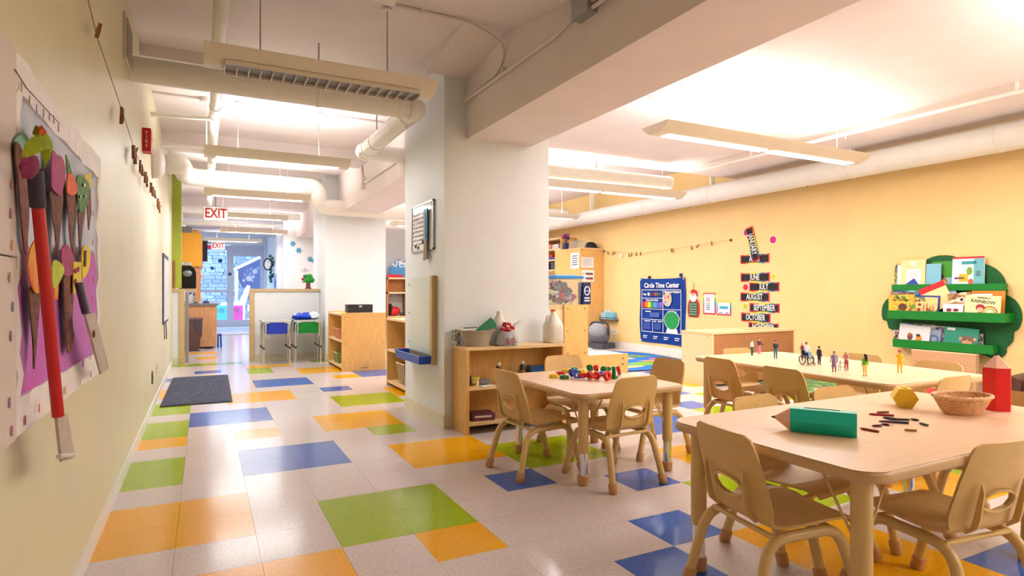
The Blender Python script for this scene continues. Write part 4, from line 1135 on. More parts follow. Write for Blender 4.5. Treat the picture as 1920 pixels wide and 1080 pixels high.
for k, ch in enumerate('FIRE'): text('lettering', ch, .034, M_PAPER, f, (.028, -.0605, .048 - .031 * k), ROT_F, extrude=.0006)
ov = thing('oval_cover', 'white oval cover below the fire alarm', 'cover', (XL, 6.1, 2.17))
obj('cover_shell', lathe(B(), [(.001, .10), (.06, .095), (.10, .06), (.105, 0)], 24, Matrix.Rotation(PI / 2, 4, 'Y'), sx=1.25, sy=.9), col((226, 214, 206), .35), ov, smooth=60)
obj('back_plate', lathe(B(), [(.108, 0), (.108, .008)], 24, Matrix.Rotation(PI / 2, 4, 'Y'), sx=1.25, sy=.9), col((200, 180, 170), .5), ov)
for y, z, c, lab in ((6.07, .30, (70, 52, 40), 'dark round socket low on the corridor wall'), (6.60, .33, (222, 214, 200), 'white oval switch plate low on the corridor wall')):
    r = thing('wall_socket', lab, 'socket', (XL, y, z))
    obj('plate', prism(B(), rrect(.075, .115, .03, 5), .008, RL), col(c, .4), r, bevel=.002)
    obj('opening', prism(B(), disc(.018, 14), .002, Matrix.Translation((.0075, 0, 0)) @ RL), M_BLACK, r)
c = thing('clipboard', 'clipboard with papers hung on the corridor wall', 'clipboard', (XL, 0, 0))
Pc = [onX(300, 462, XL), onX(312, 478, XL), onX(312, 600, XL), onX(301, 604, XL)]
obj('board', box(B(), .004, .012, 7.55, 8.55, .69, 1.47), col((60, 62, 86), .5), c, bevel=.003)
obj('paper', box(B(), .012, .016, 7.60, 8.50, .72, 1.42), mat('grey_paper', (206, 208, 212), .7, var=.05, scale=6), c)
obj('pen_string', tube(B(), [(.014, 7.6, .70), (.02, 7.62, .58), (.016, 7.66, .52)], .005, 6), M_DK, c)
obj('pen_string', tube(B(), [(.014, 7.9, .70), (.02, 7.93, .60), (.016, 8.02, .5)], .005, 6), M_DK, c)

# ================================================================= things on the yellow wall
RR = Euler(ROT_R).to_matrix().to_4x4()
WX = XR - .001
def at_wall(px, py): return onX(px, py, WX)
# string with pegs
s = thing('peg_string', 'thin string with clips across the yellow wall', 'string')
a, b = onX(1131, 471, WX - .03), onX(1368, 450, WX - .03)
mid = onX(1205, 475, WX - .03)
obj('string', tube(B(), [a, mid, onX(1270, 466, WX - .03), b], .002, 5), col((150, 130, 90), .8), s)
for p in (a, b):
    obj('wall_hook', lathe(B(), [(.022, 0), (.022, .006), (.008, .01), (.006, .035)], 12, Matrix.Translation((WX, p.y, p.z)) @ Matrix.Rotation(-PI / 2, 4, 'Y')), col((96, 86, 70), .5), s)
for k, (px, py, tw) in enumerate(((1139, 472, .5), (1149, 473, 1.4), (1151, 475, -1.2), (1179, 475, .2), (1184, 474, -.1), (1193, 473, .05), (1201, 472, .0), (1258, 466, .35), (1261, 466, -.3), (1296, 461, .3), (1310, 458, -.7), (1334, 452, .1))):
    o = peg(onX(px, py, WX - .03), (RR @ Matrix.Rotation(tw, 4, 'Z')).to_euler(), 'small dark clip hanging on the yellow wall string', 'clips on the yellow wall string')
    o.scale = (1.1,) * 3
sh = thing('paper_star', 'small white paper star hanging from the yellow wall string', 'ornament', onX(1164, 480, WX - .03))
obj('star_shape', prism(B(), [((.05 if k % 2 == 0 else .022) * math.cos(PI * k / 5 + PI / 2), (.05 if k % 2 == 0 else .022) * math.sin(PI * k / 5 + PI / 2)) for k in range(10)], .004, RR), M_PAPER, sh)

# blue "circle time" chart: cloth with slightly wavy edges
ch = thing('wall_chart', 'blue cloth Circle Time Center chart hung on the yellow wall', 'chart', (WX, 7.83, .725), rot=ROT_R)
W2, H2 = .56, .555
bm = B(); NX, NY = 14, 14; V = []
for j in range(NY + 1):
    row = []
    for i in range(NX + 1):
        u, v = -1 + 2 * i / NX, -1 + 2 * j / NY
        y = H2 * v - .018 * (1 - u * u) * (v > .6) - .012 * (u > .8) * (v < -.7)
        x = W2 * u + .012 * math.sin(v * 4) * abs(u)
        row.append(bm.verts.new((x, y, .012 + .008 * math.sin(u * 5 + v * 2))))
    V.append(row)
for A, C in zip(V, V[1:]):
    for i in range(NX): bm.faces.new((A[i], A[i + 1], C[i + 1], C[i]))
bmesh.ops.solidify(bm, geom=bm.faces[:], thickness=.003)
obj('cloth', bm, mat('chart_blue', (28, 84, 190), .65, var=.08, scale=6), ch, smooth=80)
CW = M_PAPER; z0 = .028
def crect(nm, x0, x1, y0, y1, m, z=z0, th=.002): return obj(nm, box(B(), x0, x1, y0, y1, z, z + th), m, ch)
text('lettering', 'Circle Time Center', .118, CW, ch, (0, .425, z0), (0, 0, 0), bold=.003, sx=.92, extrude=.001)
for x0, x1, y0, y1 in ((-.50, .48, .345, .355), (-.50, .48, -.375, -.365), (-.50, -.49, -.375, .355), (.47, .48, -.375, .355), (.045, .055, -.375, .355), (-.50, .05, .205, .213), (-.50, .05, .02, .028), (-.50, .05, -.16, -.152), (.05, .48, .02, .028), (-.22, -.212, -.37, -.16)):
    crect('printed_line', x0, x1, y0, y1, CW)
text('lettering', 'What\'s the Weather?', .052, CW, ch, (.265, .315, z0), (0, 0, 0), bold=.0015, sx=.85)
text('lettering', 'Days of the Week', .046, CW, ch, (-.23, .175, z0), (0, 0, 0), bold=.0015, sx=.9)
text('lettering', 'Let\'s Count', .046, CW, ch, (.265, -.012, z0), (0, 0, 0), bold=.0015, sx=.9)
text('lettering', 'Today:', .046, CW, ch, (-.42, .275, z0), (0, 0, 0), bold=.0015, sx=.8)
for k, c in enumerate(((200, 200, 210), (60, 60, 90), (60, 60, 90), (206, 60, 90), (40, 110, 70), (60, 60, 90))): crect('day_card', -.34 + .06 * k, -.285 + .06 * k, .25, .305, col(c, .5))
for k, c in enumerate(((210, 44, 40), (236, 130, 40), (240, 208, 50), (40, 150, 70), (90, 150, 220), (60, 110, 200), (150, 80, 180))): crect('week_card', -.475 + .073 * k, -.405 + .073 * k, .045, .145, col(c, .5))
crect('season_card', -.29, -.04, -.115, -.035, col((70, 96, 170), .5))
for x0, x1 in ((-.46, -.26), (-.18, .0)): crect('info_card', x0, x1, -.33, -.21, col((46, 78, 160), .5))
for x0, x1, y, in ((-.42, -.27, -.185), (-.19, -.12, -.185), (-.08, .02, -.185), (-.40, -.26, -.02)): crect('printed_line', x0, x1, y - .008, y + .008, CW)
for k in range(4):
    for q in range(2): crect('printed_line', -.46 + .265 * k, -.35 + .265 * k - .02 * q, -.45 - .032 * q, -.436 - .032 * q, CW)
wd = obj('weather_wheel', prism(B(), [(x * 1.0 + .16, y * 1.2 + .195) for x, y in disc(.095, 28)], .003, Matrix.Translation((0, 0, z0))), patchy('weather_art', [(232, 200, 60), (226, 120, 60), (240, 230, 200), (90, 150, 210), (210, 70, 60)], 22), ch)
obj('wheel_rim', tube(B(), [(.16 + .096 * math.cos(t), .195 + .115 * math.sin(t), z0 + .003) for t in [2 * PI * k / 28 for k in range(28)]], .004, 5, closed=True), CW, wd)
gl = [(.265 + .185 * math.cos(t) * (1.0 if math.sin(t) > 0 else .92), -.155 + .15 * math.sin(t)) for t in [2 * PI * k / 30 for k in range(30)]]
gb = obj('green_pocket', prism(B(), gl, .003, Matrix.Translation((0, 0, z0 + .001))), col((20, 150, 74), .5), ch)
obj('pocket_rim', tube(B(), [(x, y, z0 + .004) for x, y in gl], .005, 5, closed=True), CW, gb)
obj('white_pocket', prism(B(), [(.15, -.29), (.38, -.29), (.41, -.37), (.12, -.37)], .002, Matrix.Translation((0, 0, z0))), M_PAPER, ch)
for x, y in ((-.31, .565), (.46, .59)): obj('clip', box(B(), x - .022, x + .022, y - .03, y + .025, .0, .03), col((34, 50, 110), .4), ch, bevel=.004)
for x, y in ((-.53, .53), (.53, .53), (.53, -.40), (-.52, -.53)): obj('push_pin', lathe(B(), [(.012, 0), (.012, .012)], 10, Matrix.Translation((x, y, .02))), M_PAPER, ch)

# Santa advent hanging
p = at_wall(1301, 566)
sa = thing('santa_hanging', 'felt bearded Christmas figure with a green pocket grid', 'hanging', p, rot=ROT_R)
obj('red_robe', prism(B(), [(-.10, -.24), (.10, -.24), (.125, -.16), (.12, -.03), (.07, .05), (-.07, .05), (-.12, -.03), (-.125, -.16)], .012), col((196, 30, 40), .8), sa, bevel=.004)
obj('green_panel', prism(B(), rrect(.17, .22, .03, 4, 0, -.115), .006, Matrix.Translation((0, 0, .011))), col((24, 104, 66), .8), sa)
for i in range(4):
    for j in range(5): obj('number_dot', prism(B(), disc(.009, 8, -.06 + .04 * i, -.195 + .04 * j), .003, Matrix.Translation((0, 0, .017))), col((226, 226, 200), .7), sa)
obj('beard', prism(B(), disc(.075, 16, 0, .075), .012, Matrix.Translation((0, 0, .004))), col((236, 234, 230), .9), sa)
obj('face', prism(B(), [(x, y * .7 + .115) for x, y in disc(.045, 14)], .006, Matrix.Translation((0, 0, .014))), col((232, 186, 160), .7), sa)
for s_ in (-1, 1): obj('eye', prism(B(), disc(.008, 8, s_ * .018, .118), .003, Matrix.Translation((0, 0, .019))), M_BLACK, sa)
obj('hat', prism(B(), [(-.055, .14), (.06, .14), (.075, .09), (.09, .10), (.07, .175), (.0, .20), (-.04, .18)], .012, Matrix.Translation((0, 0, .008))), col((196, 30, 40), .8), sa, bevel=.003)
obj('loop', tube(B(), arcpts([(-.006, .19, .01), (0, .32, .006), (.006, .19, .01)], .02), .003, 5), col((190, 140, 70), .7), sa)
# two posters
def poster(px0, py0, px1, py1, label, frame, rows):
    c0, c1 = at_wall(px0, py0), at_wall(px1, py1); w, h = abs(c0.y - c1.y), abs(c0.z - c1.z)
    r = thing('poster', label, 'poster', ((WX), (c0.y + c1.y) / 2, (c0.z + c1.z) / 2), rot=ROT_R)
    obj('border', box(B(), -w / 2, w / 2, -h / 2, h / 2, 0, .003), frame, r)
    obj('sheet', box(B(), -w / 2 + .022, w / 2 - .022, -h / 2 + .022, h / 2 - .022, .003, .005), M_PAPER, r)
    for x0, x1, y0, y1, c in rows: obj('printed_bar', box(B(), x0 * w, x1 * w, y0 * h, y1 * h, .005, .0065), col(c, .6), r)
rb = bands('rainbow_border', [(-.2, (196, 40, 60)), (-.10, (206, 60, 120)), (-.04, (90, 70, 170)), (.0, (50, 130, 190)), (.04, (80, 170, 90)), (.08, (236, 200, 60)), (.13, (230, 90, 50)), (.17, (200, 40, 60)), (.22, (200, 40, 60))], axis=1)
rows = [(-.25, .05, .22 - .085 * k, .26 - .085 * k, c) for k, c in enumerate(((206, 50, 50), (206, 60, 50), (226, 170, 60), (110, 130, 60), (40, 130, 140), (60, 60, 120), (110, 50, 120)))] + [(.1, .28, .225 - .085 * k, .25 - .085 * k, (206, 206, 206)) for k in range(7)] + [(-.3, .3, .33, .37, (190, 190, 196))]
poster(1319, 549, 1342, 590, 'tall colour word poster with a rainbow border', rb, rows)
poster(1344, 564, 1371, 592, 'small square poster with a teal bar and rainbow border', rb, [(-.3, .3, -.06, .14, (60, 170, 190)), (-.34, -.08, -.36, -.30, (40, 110, 120)), (.1, .34, -.36, -.30, (40, 110, 120)), (-.3, .3, .24, .28, (196, 200, 204)), (-.2, .2, -.2, -.17, (210, 210, 214))])
# month cards
M_CARD = mat('chalk_black_card', (36, 32, 34), .8, var=.25, scale=18)
CB = [(206, 34, 40), (226, 60, 40), (206, 34, 40), (236, 190, 50), (120, 170, 60), (206, 34, 40)]
def month(word, pxc, pyc, label, rot=0.0, w=.50, h=.125, squash=1.0):
    p = at_wall(pxc, pyc)
    r = thing('month_card', label, 'sign', p, rot=(RR @ Matrix.Rotation(rot, 4, 'Z')).to_euler(), group='month cards')
    n = 16; up = [(-w / 2 + w * k / n, h / 2 + .004 * math.sin(k * 1.7)) for k in range(n + 1)]; dn = [(w / 2 - w * k / n, -h / 2 + .004 * math.sin(k * 1.3)) for k in range(n + 1)]
    bd_ = bands('month_border', [(-.26, (206, 34, 44)), (-.17, (230, 96, 40)), (-.10, (238, 200, 60)), (-.02, (206, 206, 70)), (.06, (60, 150, 120)), (.12, (90, 80, 160)), (.18, (206, 40, 60)), (.26, (206, 40, 60))], axis=0)
    obj('border', prism(B(), list(reversed(up + dn)), .003), bd_, r)
    obj('card', box(B(), -w / 2 + .02, w / 2 - .02, -h / 2 + .016, h / 2 - .016, .003, .005), M_CARD, r)
    text('lettering', word, .115 * squash, M_PAPER, r, (0, 0, .0055), (0, 0, 0), sx=.62, bold=.0015)
    return r
month('APRIL', 1415, 485.5, 'APRIL card partly covered by the crooked January card')
jn = month('JANUARY', 1412, 458, 'JANUARY card hanging crooked over the April card', -1.31); jn.location.x -= .012
month('JUNE', 1415.5, 520, 'JUNE card beside the small yellow dot')
month('JULY', 1432.5, 538, 'JULY card beside the red dot')
month('AUGUST', 1415, 557, 'AUGUST card between July and September')
month('SEPTEMBER', 1433, 577.5, 'SEPTEMBER card beside the lime dot')
month('OCTOBER', 1416.5, 595.5, 'OCTOBER card below September')
month('NOVEMBER', 1431, 614, 'NOVEMBER card just above the low cabinet')
for px, py, rr_, c, nm in ((1400, 436, .05, (150, 60, 150), 'purple'), (1449.5, 449.5, .05, (206, 24, 110), 'magenta'), (1450, 519, .042, (240, 196, 40), 'yellow'), (1398, 538.5, .046, (220, 36, 50), 'red'), (1397.5, 574, .046, (190, 196, 40), 'lime')):
    o = thing('wall_dot', 'round %s paper dot on the yellow wall' % nm, 'paper dot', at_wall(px, py), rot=ROT_R)
    if nm == 'purple': o.location.x += .0
    obj('rim', prism(B(), disc(rr_ * 1.12, 22), .0015), M_PAPER, o)
    obj('dot', prism(B(), disc(rr_, 22), .001, Matrix.Translation((0, 0, .0015))), col(c, .6), o)
# charger shelf and socket
p = at_wall(1143, 598)
sf = thing('wall_bracket_shelf', 'small dark shelf on the yellow wall under the blue device', 'shelf', p)
obj('board', box(B(), -.10, -.001, -.28, .28, -.02, .0), col((96, 92, 92), .4), sf, bevel=.006)
obj('side_rail', tube(B(), arcpts([(-.005, -.28, .03), (-.10, -.28, .03), (-.10, .28, .03), (-.005, .28, .03)], .02), .006, 6), col((96, 92, 92), .4), sf)
dv = thing('blue_device', 'pale blue plastic humidifier on the small wall shelf', 'device', (p.x - .055, p.y - .04, p.z))
obj('body', box(B(), -.04, .045, -.19, .03, .0, .13), col((120, 190, 214), .4), dv, bevel=.02)
obj('body_lobe', box(B(), -.04, .045, .03, .2, .0, .12), col((166, 206, 222), .4), dv, bevel=.03)
for k in range(4): obj('nozzle', lathe(B(), [(.014, 0), (.014, .05), (.006, .06)], 10, Matrix.Translation((0, .12 - .06 * k, .12))), col((206, 226, 232), .4), dv)
obj('cord', tube(B(), [(.045, -.02, .05), (.05, -.03, -.15), (.05, -.05, -.36)], .005, 6), M_PAPER, dv)
q = at_wall(1152, 622)
so = thing('wall_outlet', 'white electric socket low on the yellow wall', 'socket', q, rot=ROT_R)
obj('plate', box(B(), -.075, .075, -.05, .05, 0, .008), col((232, 230, 222), .4), so, bevel=.003)
for s_ in (-1, 1): obj('receptacle', box(B(), s_ * .035 - .02, s_ * .035 + .02, -.025, .025, .008, .012), col((190, 186, 176), .4), so)

# ================================================================= green tree-crown bookshelf
bs = thing('tree_bookshelf', 'green cloud-shaped book display shelf on the yellow wall', 'bookshelf')
M_GREEN = mat('shelf_green', (0, 122, 38), .38, var=.06, scale=6); M_GREEND = mat('shelf_green_panel', (6, 88, 34), .6, var=.25, scale=60)
# lobed outline: photo pixels on the wall plane
lob = [(1655, 590), (1657, 572), (1666, 560), (1674, 556), (1676, 540), (1684, 524), (1697, 515), (1708, 512), (1720, 500), (1740, 486), (1762, 479), (1788, 480), (1806, 488), (1822, 492), (1845, 494), (1868, 504), (1884, 522), (1890, 545), (1889, 553), (1904, 562), (1915, 580), (1917, 600), (1910, 618), (1902, 622), (1900, 640), (1888, 652), (1888, 660), (1880, 670), (1862, 672), (1848, 666), (1836, 664), (1818, 671), (1800, 668), (1786, 660), (1776, 661), (1764, 664), (1748, 660), (1738, 656), (1726, 658), (1708, 652), (1700, 648), (1690, 645), (1680, 622), (1668, 615), (1665, 602), (1658, 600)]
Pw = [at_wall(a, b) for a, b in smooth_closed(lob, 2)]
bm = B(); A = [bm.verts.new((WX, p.y, p.z)) for p in Pw]; C = [bm.verts.new((WX - .02, p.y, p.z)) for p in Pw]; n = len(Pw)
bm.faces.new(A); bm.faces.new(list(reversed(C)))
for k in range(n): bm.faces.new((A[k], A[(k + 1) % n], C[(k + 1) % n], C[k]))
obj('back_panel', bm, M_GREEND, bs)
def ledge(px0, px1, py0, py1, hgt, dep):
    a, b = onX(px0, py0, WX - dep), onX(px1, py1, WX - dep)
    y0, y1 = min(a.y, b.y), max(a.y, b.y); z = (a.z + b.z) / 2
    t = obj('tray', box(B(), WX - dep, WX - .02, y0, y1, z, z + .014), M_GREEN, bs, bevel=.002)
    obj('tray_front', box(B(), WX - dep - .012, WX - dep, y0 - .006, y1 + .006, z - .002, z + hgt), M_GREEN, t, bevel=.002)
    for y in (y0, y1): obj('tray_end', box(B(), WX - dep, WX - .02, y - .006, y + .006, z, z + hgt), M_GREEN, t, bevel=.002)
    return y0, y1, z
TR = [ledge(1674, 1882, 541, 548, .064, .085), ledge(1666, 1884, 595, 607, .088, .18), ledge(1676, 1862, 650, 664, .085, .11)]
def book(tray, px, w, h, th, cover, label, tilt=0.0, slot=0, marks=(), spine=(240, 236, 230), dz=0.0):
    """book leaning against the back panel; px = photo column of its middle; slot = how many books stand behind it"""
    y0, y1, z = TR[tray]
    w *= 1.2; h *= 1.17; slot = slot + (3.2 if tray == 1 else 0)
    xx = WX - .028 - slot * .021
    p = onX(px, 560, xx)
    r = thing('picture_book', label, 'book', (xx, min(max(p.y, y0 + w * .3), y1 - w * .3), z + .015 + dz), rot=(RR @ Matrix.Rotation(-.06, 4, 'X') @ Matrix.Rotation(tilt, 4, 'Z')).to_euler(), group='picture books on the tree shelf')
    off = abs(math.sin(tilt)) * w * .5
    obj('pages', box(B(), -w / 2 + .004, w / 2 - .004, off + .003, off + h - .003, 0, th), col((240, 238, 230), .8), r)
    cv = obj('cover', box(B(), -w / 2, w / 2, off, off + h, th, th + .002), cover, r)
    obj('back_cover', box(B(), -w / 2, w / 2, off, off + h, -.002, 0), cover, r)
    for m in marks:
        if m[0] == 'r': obj('printed_patch', box(B(), m[1] * w, m[2] * w, off + m[3] * h, off + m[4] * h, th + .002, th + .003), col(m[5], .5), r)
        elif m[0] == 'o': obj('printed_patch', prism(B(), [(m[1] * w + x * m[3] * w, off + m[2] * h + y * m[4] * h) for x, y in disc(1, 18)], .001, Matrix.Translation((0, 0, th + .002 + (m[6] if len(m) > 6 else 0)))), col(m[5], .5), r)
        elif m[0] == 't': text('lettering', m[1], m[2], col(m[5], .5), r, (m[3] * w, off + m[4] * h, th + .0034), (0, 0, m[6] if len(m) > 6 else 0), extrude=.0003, bold=.0008)
    return r
cream = col((240, 214, 150), .45); white = col((238, 238, 236), .4)
# top tray
book(0, 1688, .10, .23, .008, patchy('book_art_a', [(90, 130, 50), (60, 40, 60), (160, 170, 60)], 30, seed=1), 'thin dark green picture book at the end of the top tray', 0, 0)
book(0, 1693, .10, .225, .008, white, 'thin white picture book behind the cream one on the top tray', 0, 1)
book(0, 1712, .205, .27, .010, cream, 'cream book with barcode and text panel on the top tray', 0, 2, [('r', -.28, .32, .0, .68, (232, 232, 236)), ('r', -.10, .14, .80, .93, (246, 246, 240))] + [('r', -.08 + .03 * k, -.065 + .03 * k, .82, .92, (40, 40, 40)) for k in range(7)] + [('r', -.22, .26, .58 - .07 * k, .595 - .07 * k, (150, 150, 160)) for k in range(8)])
book(0, 1745, .11, .225, .008, col((206, 40, 46), .4), 'red-spined picture book on the top tray', 0, 1)
book(0, 1750, .12, .225, .008, col((126, 186, 206), .4), 'pale blue picture book beside the red one on the top tray', 0, 2)
book(0, 1766, .16, .245, .008, col((70, 150, 40), .4), 'green picture book with a yellow bird on the top tray', 0, 0, [('r', -.5, .5, 0, .40, (150, 196, 226)), ('o', .05, .28, .24, .15, (240, 170, 40)), ('o', .0, .42, .13, .09, (70, 40, 80)), ('o', -.10, .78, .10, .05, (206, 60, 40))])
book(0, 1815, .235, .275, .012, white, 'white book with teal strip and red top edge standing alone on the top tray', 0, 1, [('r', -.5, .5, .94, 1, (206, 30, 44)), ('r', .18, .5, 0, .94, (110, 180, 186)), ('r', -.2, .26, .76, .86, (40, 150, 160)), ('o', .05, .55, .09, .13, (120, 160, 50)), ('r', -.28, .02, .22, .46, (226, 180, 40)), ('r', -.42, -.10, .30, .36, (110, 50, 120)), ('o', .1, .22, .08, .09, (220, 90, 50)), ('r', -.42, -.12, .06, .14, (150, 60, 120)), ('r', .0, .2, .02, .12, (200, 70, 60)), ('r', .26, .40, .38, .56, (240, 240, 240))])
# middle tray
book(1, 1692, .215, .235, .008, patchy('book_art_b', [(110, 80, 70), (160, 130, 110), (90, 60, 60)], 18, seed=4), 'brown patterned book behind the grass book', .0, 0.75)
book(1, 1691, .225, .205, .010, patchy('book_art_c', [(96, 140, 40), (226, 176, 40), (238, 190, 50), (206, 160, 50)], 15, seed=2), 'yellow and green book with grass art on the middle tray', .03, 3.3, [('t', 'In the', .026, -.18, .88, (40, 30, 20)), ('t', 'Tall, Tall Grass', .030, -.02, .76, (40, 30, 20)), ('o', .05, .45, .17, .16, (96, 50, 40)), ('o', .10, .22, .06, .12, (180, 50, 40)), ('o', .34, .25, .06, .14, (170, 60, 50)), ('o', -.30, .12, .2, .07, (190, 80, 40))])
book(1, 1729, .23, .225, .010, col((46, 70, 170), .4), 'blue book tilted high in the middle tray', .62, 0, [('o', .12, .55, .26, .24, (60, 150, 180)), ('o', .12, .55, .15, .14, (150, 200, 220), .001), ('r', -.45, -.15, .1, .5, (150, 80, 190)), ('r', -.05, .05, .8, .95, (226, 226, 220))], dz=.06)
book(1, 1736, .215, .20, .010, col((56, 66, 160), .4), 'blue-edged book under the cream one on the middle tray', -.02, 1.5)
book(1, 1733, .205, .185, .009, patchy('book_art_d', [(110, 130, 80), (236, 190, 110), (240, 204, 130), (214, 196, 130)], 9, seed=5), 'cream book with sideways red title on the middle tray', -.03, 2.6, [('t', 'HAPPENED', .022, .10, .45, (180, 40, 40), -PI / 2), ('t', 'TODAY', .022, -.03, .45, (180, 40, 40), -PI / 2), ('t', 'THING', .022, .22, .42, (180, 40, 40), -PI / 2), ('t', '1 GOOD', .022, .34, .46, (180, 40, 40), -PI / 2), ('o', -.22, .82, .06, .06, (130, 50, 40)), ('o', -.2, .62, .07, .07, (140, 44, 44)), ('o', -.22, .38, .08, .08, (150, 50, 40)), ('o', -.18, .12, .07, .08, (140, 50, 40))])
book(1, 1770, .22, .23, .010, cream, 'cream book with a red band leaning in the middle tray', .42, 0.75, [('r', -.5, .5, .78, 1, (214, 30, 36))], dz=.05)
book(1, 1787, .15, .13, .008, white, 'small white book with red figures on the middle tray', 0, 3.2, [('o', -.2, .6, .14, .12, (150, 44, 40)), ('o', .15, .6, .14, .10, (120, 40, 40)), ('o', .1, .3, .12, .16, (200, 70, 70))])
book(1, 1805, .17, .215, .009, patchy('book_art_e', [(120, 84, 60), (196, 140, 80), (160, 110, 60), (230, 210, 180)], 22, seed=8), 'brown owl-coloured picture book on the middle tray', .15, 2.25, [('o', .1, .72, .14, .11, (226, 220, 214)), ('o', .1, .72, .07, .06, (60, 44, 50), .001)])
book(1, 1803, .14, .24, .006, col((166, 190, 220), .4), 'pale blue thin book with its corner up on the middle tray', .5, 0)
book(1, 1850, .235, .245, .008, col((230, 140, 44), .45), 'orange book standing at the back of the middle tray', -.03, 0, [('r', -.45, .45, .90 - .06 * k, .905 - .06 * k, (180, 90, 30)) for k in range(4)])
book(1, 1830, .23, .215, .008, white, 'white thin book behind the rainbow book', .02, 1.5)
book(1, 1841, .25, .20, .010, patchy('book_art_f', [(196, 186, 140), (240, 222, 170), (236, 214, 160)], 6, seed=3, smooth=True), 'cream book titled RAINBOW on the middle tray', -.03, 3.2, [('t', 'RAINBOW', .044, .02, .74, (60, 90, 60), -.10), ('t', 'RAINDROPS TO', .015, .04, .90, (80, 70, 60), -.08), ('o', -.05, .50, .13, .14, (170, 30, 60)), ('o', -.05, .42, .09, .09, (230, 180, 140), .001), ('o', -.04, .18, .12, .14, (190, 40, 50))] + [('o', .22, .30, .22 - .026 * k, .28 - .034 * k, c, .0002 * k) for k, c in enumerate(((206, 60, 50), (236, 160, 60), (240, 220, 90), (90, 150, 160), (238, 220, 168)))])
# bottom tray
book(2, 1684, .10, .14, .008, patchy('book_art_g', [(60, 44, 50), (206, 200, 196), (150, 60, 50)], 26, seed=6), 'small patterned book at the end of the bottom tray', .12, 1)
book(2, 1722, .27, .205, .008, col((206, 190, 160), .5), 'tan book at the back of the bottom tray', -.03, 0, [('r', -.5, -.15, .90, 1, (90, 130, 190)), ('r', -.1, .4, .90, .98, (150, 150, 156))])
book(2, 1712, .26, .185, .010, col((222, 220, 222), .4), 'white book with two animal pictures on the bottom tray', -.09, 2.9, [('o', -.12, .40, .09, .18, (120, 60, 50)), ('o', .17, .36, .10, .17, (210, 140, 40)), ('o', .14, .52, .07, .07, (60, 40, 40), .001), ('o', -.14, .52, .06, .07, (180, 90, 50), .001)])
book(2, 1755, .24, .195, .008, white, 'tall white book in the middle of the bottom tray', -.02, 0.7, [('r', -.5, -.1, .75, .9, (226, 224, 220))])
book(2, 1747, .12, .16, .008, col((150, 160, 180), .45), 'grey book with a round blue picture on the bottom tray', -.12, 2.1, [('o', .08, .45, .36, .26, (86, 110, 160)), ('o', .08, .45, .18, .13, (140, 160, 190), .001)])
book(2, 1765, .12, .18, .009, patchy('book_art_h', [(30, 36, 66), (40, 44, 80), (190, 180, 190), (46, 60, 120)], 40, seed=9), 'navy book with white speckles on the bottom tray', -.08, 1.4)
book(2, 1796, 0.16, .185, .006, col((130, 90, 150), .45), 'thin purple book behind the teal one on the bottom tray', -.02, 0)
book(2, 1800, .255, .185, .010, col((44, 140, 116), .42), 'teal book with a brown furry face on the bottom tray', -.06, 2.9, [('r', -.42, -.18, .84, .96, (230, 230, 220)), ('o', .20, .40, .20, .26, (128, 96, 80)), ('o', .20, .32, .15, .15, (200, 150, 120), .001), ('o', .0, .50, .05, .08, (200, 150, 120), .0005), ('o', .41, .52, .05, .08, (200, 150, 120), .0005), ('o', .12, .46, .02, .03, (40, 30, 30), .002), ('o', .26, .46, .02, .03, (40, 30, 30), .002), ('o', -.08, .08, .2, .12, (128, 96, 80)), ('r', .10, .32, .27, .285, (90, 50, 44))])
book(2, 1830, .10, .15, .008, patchy('book_art_i', [(120, 60, 60), (220, 214, 206), (60, 60, 80)], 30, seed=7), 'patterned book peeking out beside the teal book', 0, 1)

# ================================================================= things on the near pillar (side facing the corridor)
RP = Euler((PI / 2, 0, -PI / 2)).to_matrix().to_4x4()      # faces -X
XF = XP0 - .001
wb = thing('whiteboard', 'small framed whiteboard with handwriting on the near pillar', 'whiteboard', (XF, 4.80, 1.585), rot=RP.to_euler())
obj('board', box(B(), -.27, .27, -.19, .19, 0, .010), mat('whiteboard_face', (232, 232, 230), .15, coat=.5), wb)
for a in ((-.28, .28, .185, .20), (-.28, .28, -.20, -.185), (-.28, -.265, -.20, .20), (.265, .28, -.20, .20)): obj('frame_rail', box(B(), a[0], a[1], a[2], a[3], 0, .016), M_STEEL, wb, bevel=.002)
rw = random.Random(5)
for j in range(8):
    x = -.25
    while x < .06:
        w = rw.uniform(.02, .05); pts = []
        for k in range(7): pts.append((x + w * k / 6, .115 - .036 * j + rw.uniform(-.008, .010), .0108))
        obj('handwriting', tube(B(), pts, .0016, 4), col((150, 40, 60) if rw.random() < .6 else (60, 50, 60), .5), wb); x += w + .014
for x, y, c in ((-.17, -.15, (40, 60, 60)), (-.10, -.165, (80, 90, 40)), (.02, -.12, (30, 30, 40)), (.24, .17, (220, 220, 220))): obj('magnet', lathe(B(), [(.014, 0), (.014, .008)], 10, Matrix.Translation((x, y, .010))), col(c, .4), wb)
sp_ = thing('spatula_packet', 'blue plastic packet with a tan scraper hung on the whiteboard', 'packet', (XF - .02, 4.665, 1.56), rot=RP.to_euler())
obj('blue_sleeve', box(B(), -.045, .045, -.10, .16, 0, .012), mat('blue_packet', (14, 112, 160), .35), sp_, bevel=.004)
obj('white_print', tube(B(), [(.0, -.08, .0125), (.0, .06, .0125), (.006, .11, .0125), (-.004, .13, .0125)], .006, 6), M_PAPER, sp_)
obj('scraper', prism(B(), [(-.03, -.10), (.03, -.10), (.045, -.245), (-.05, -.255)], .012), mat('tan_scraper', (150, 122, 96), .6, var=.1, scale=30), sp_, bevel=.002)
ea = thing('wall_easel', 'white wall easel panel with oak edge on the near pillar', 'easel', (XF, 4.83, .83), rot=RP.to_euler())
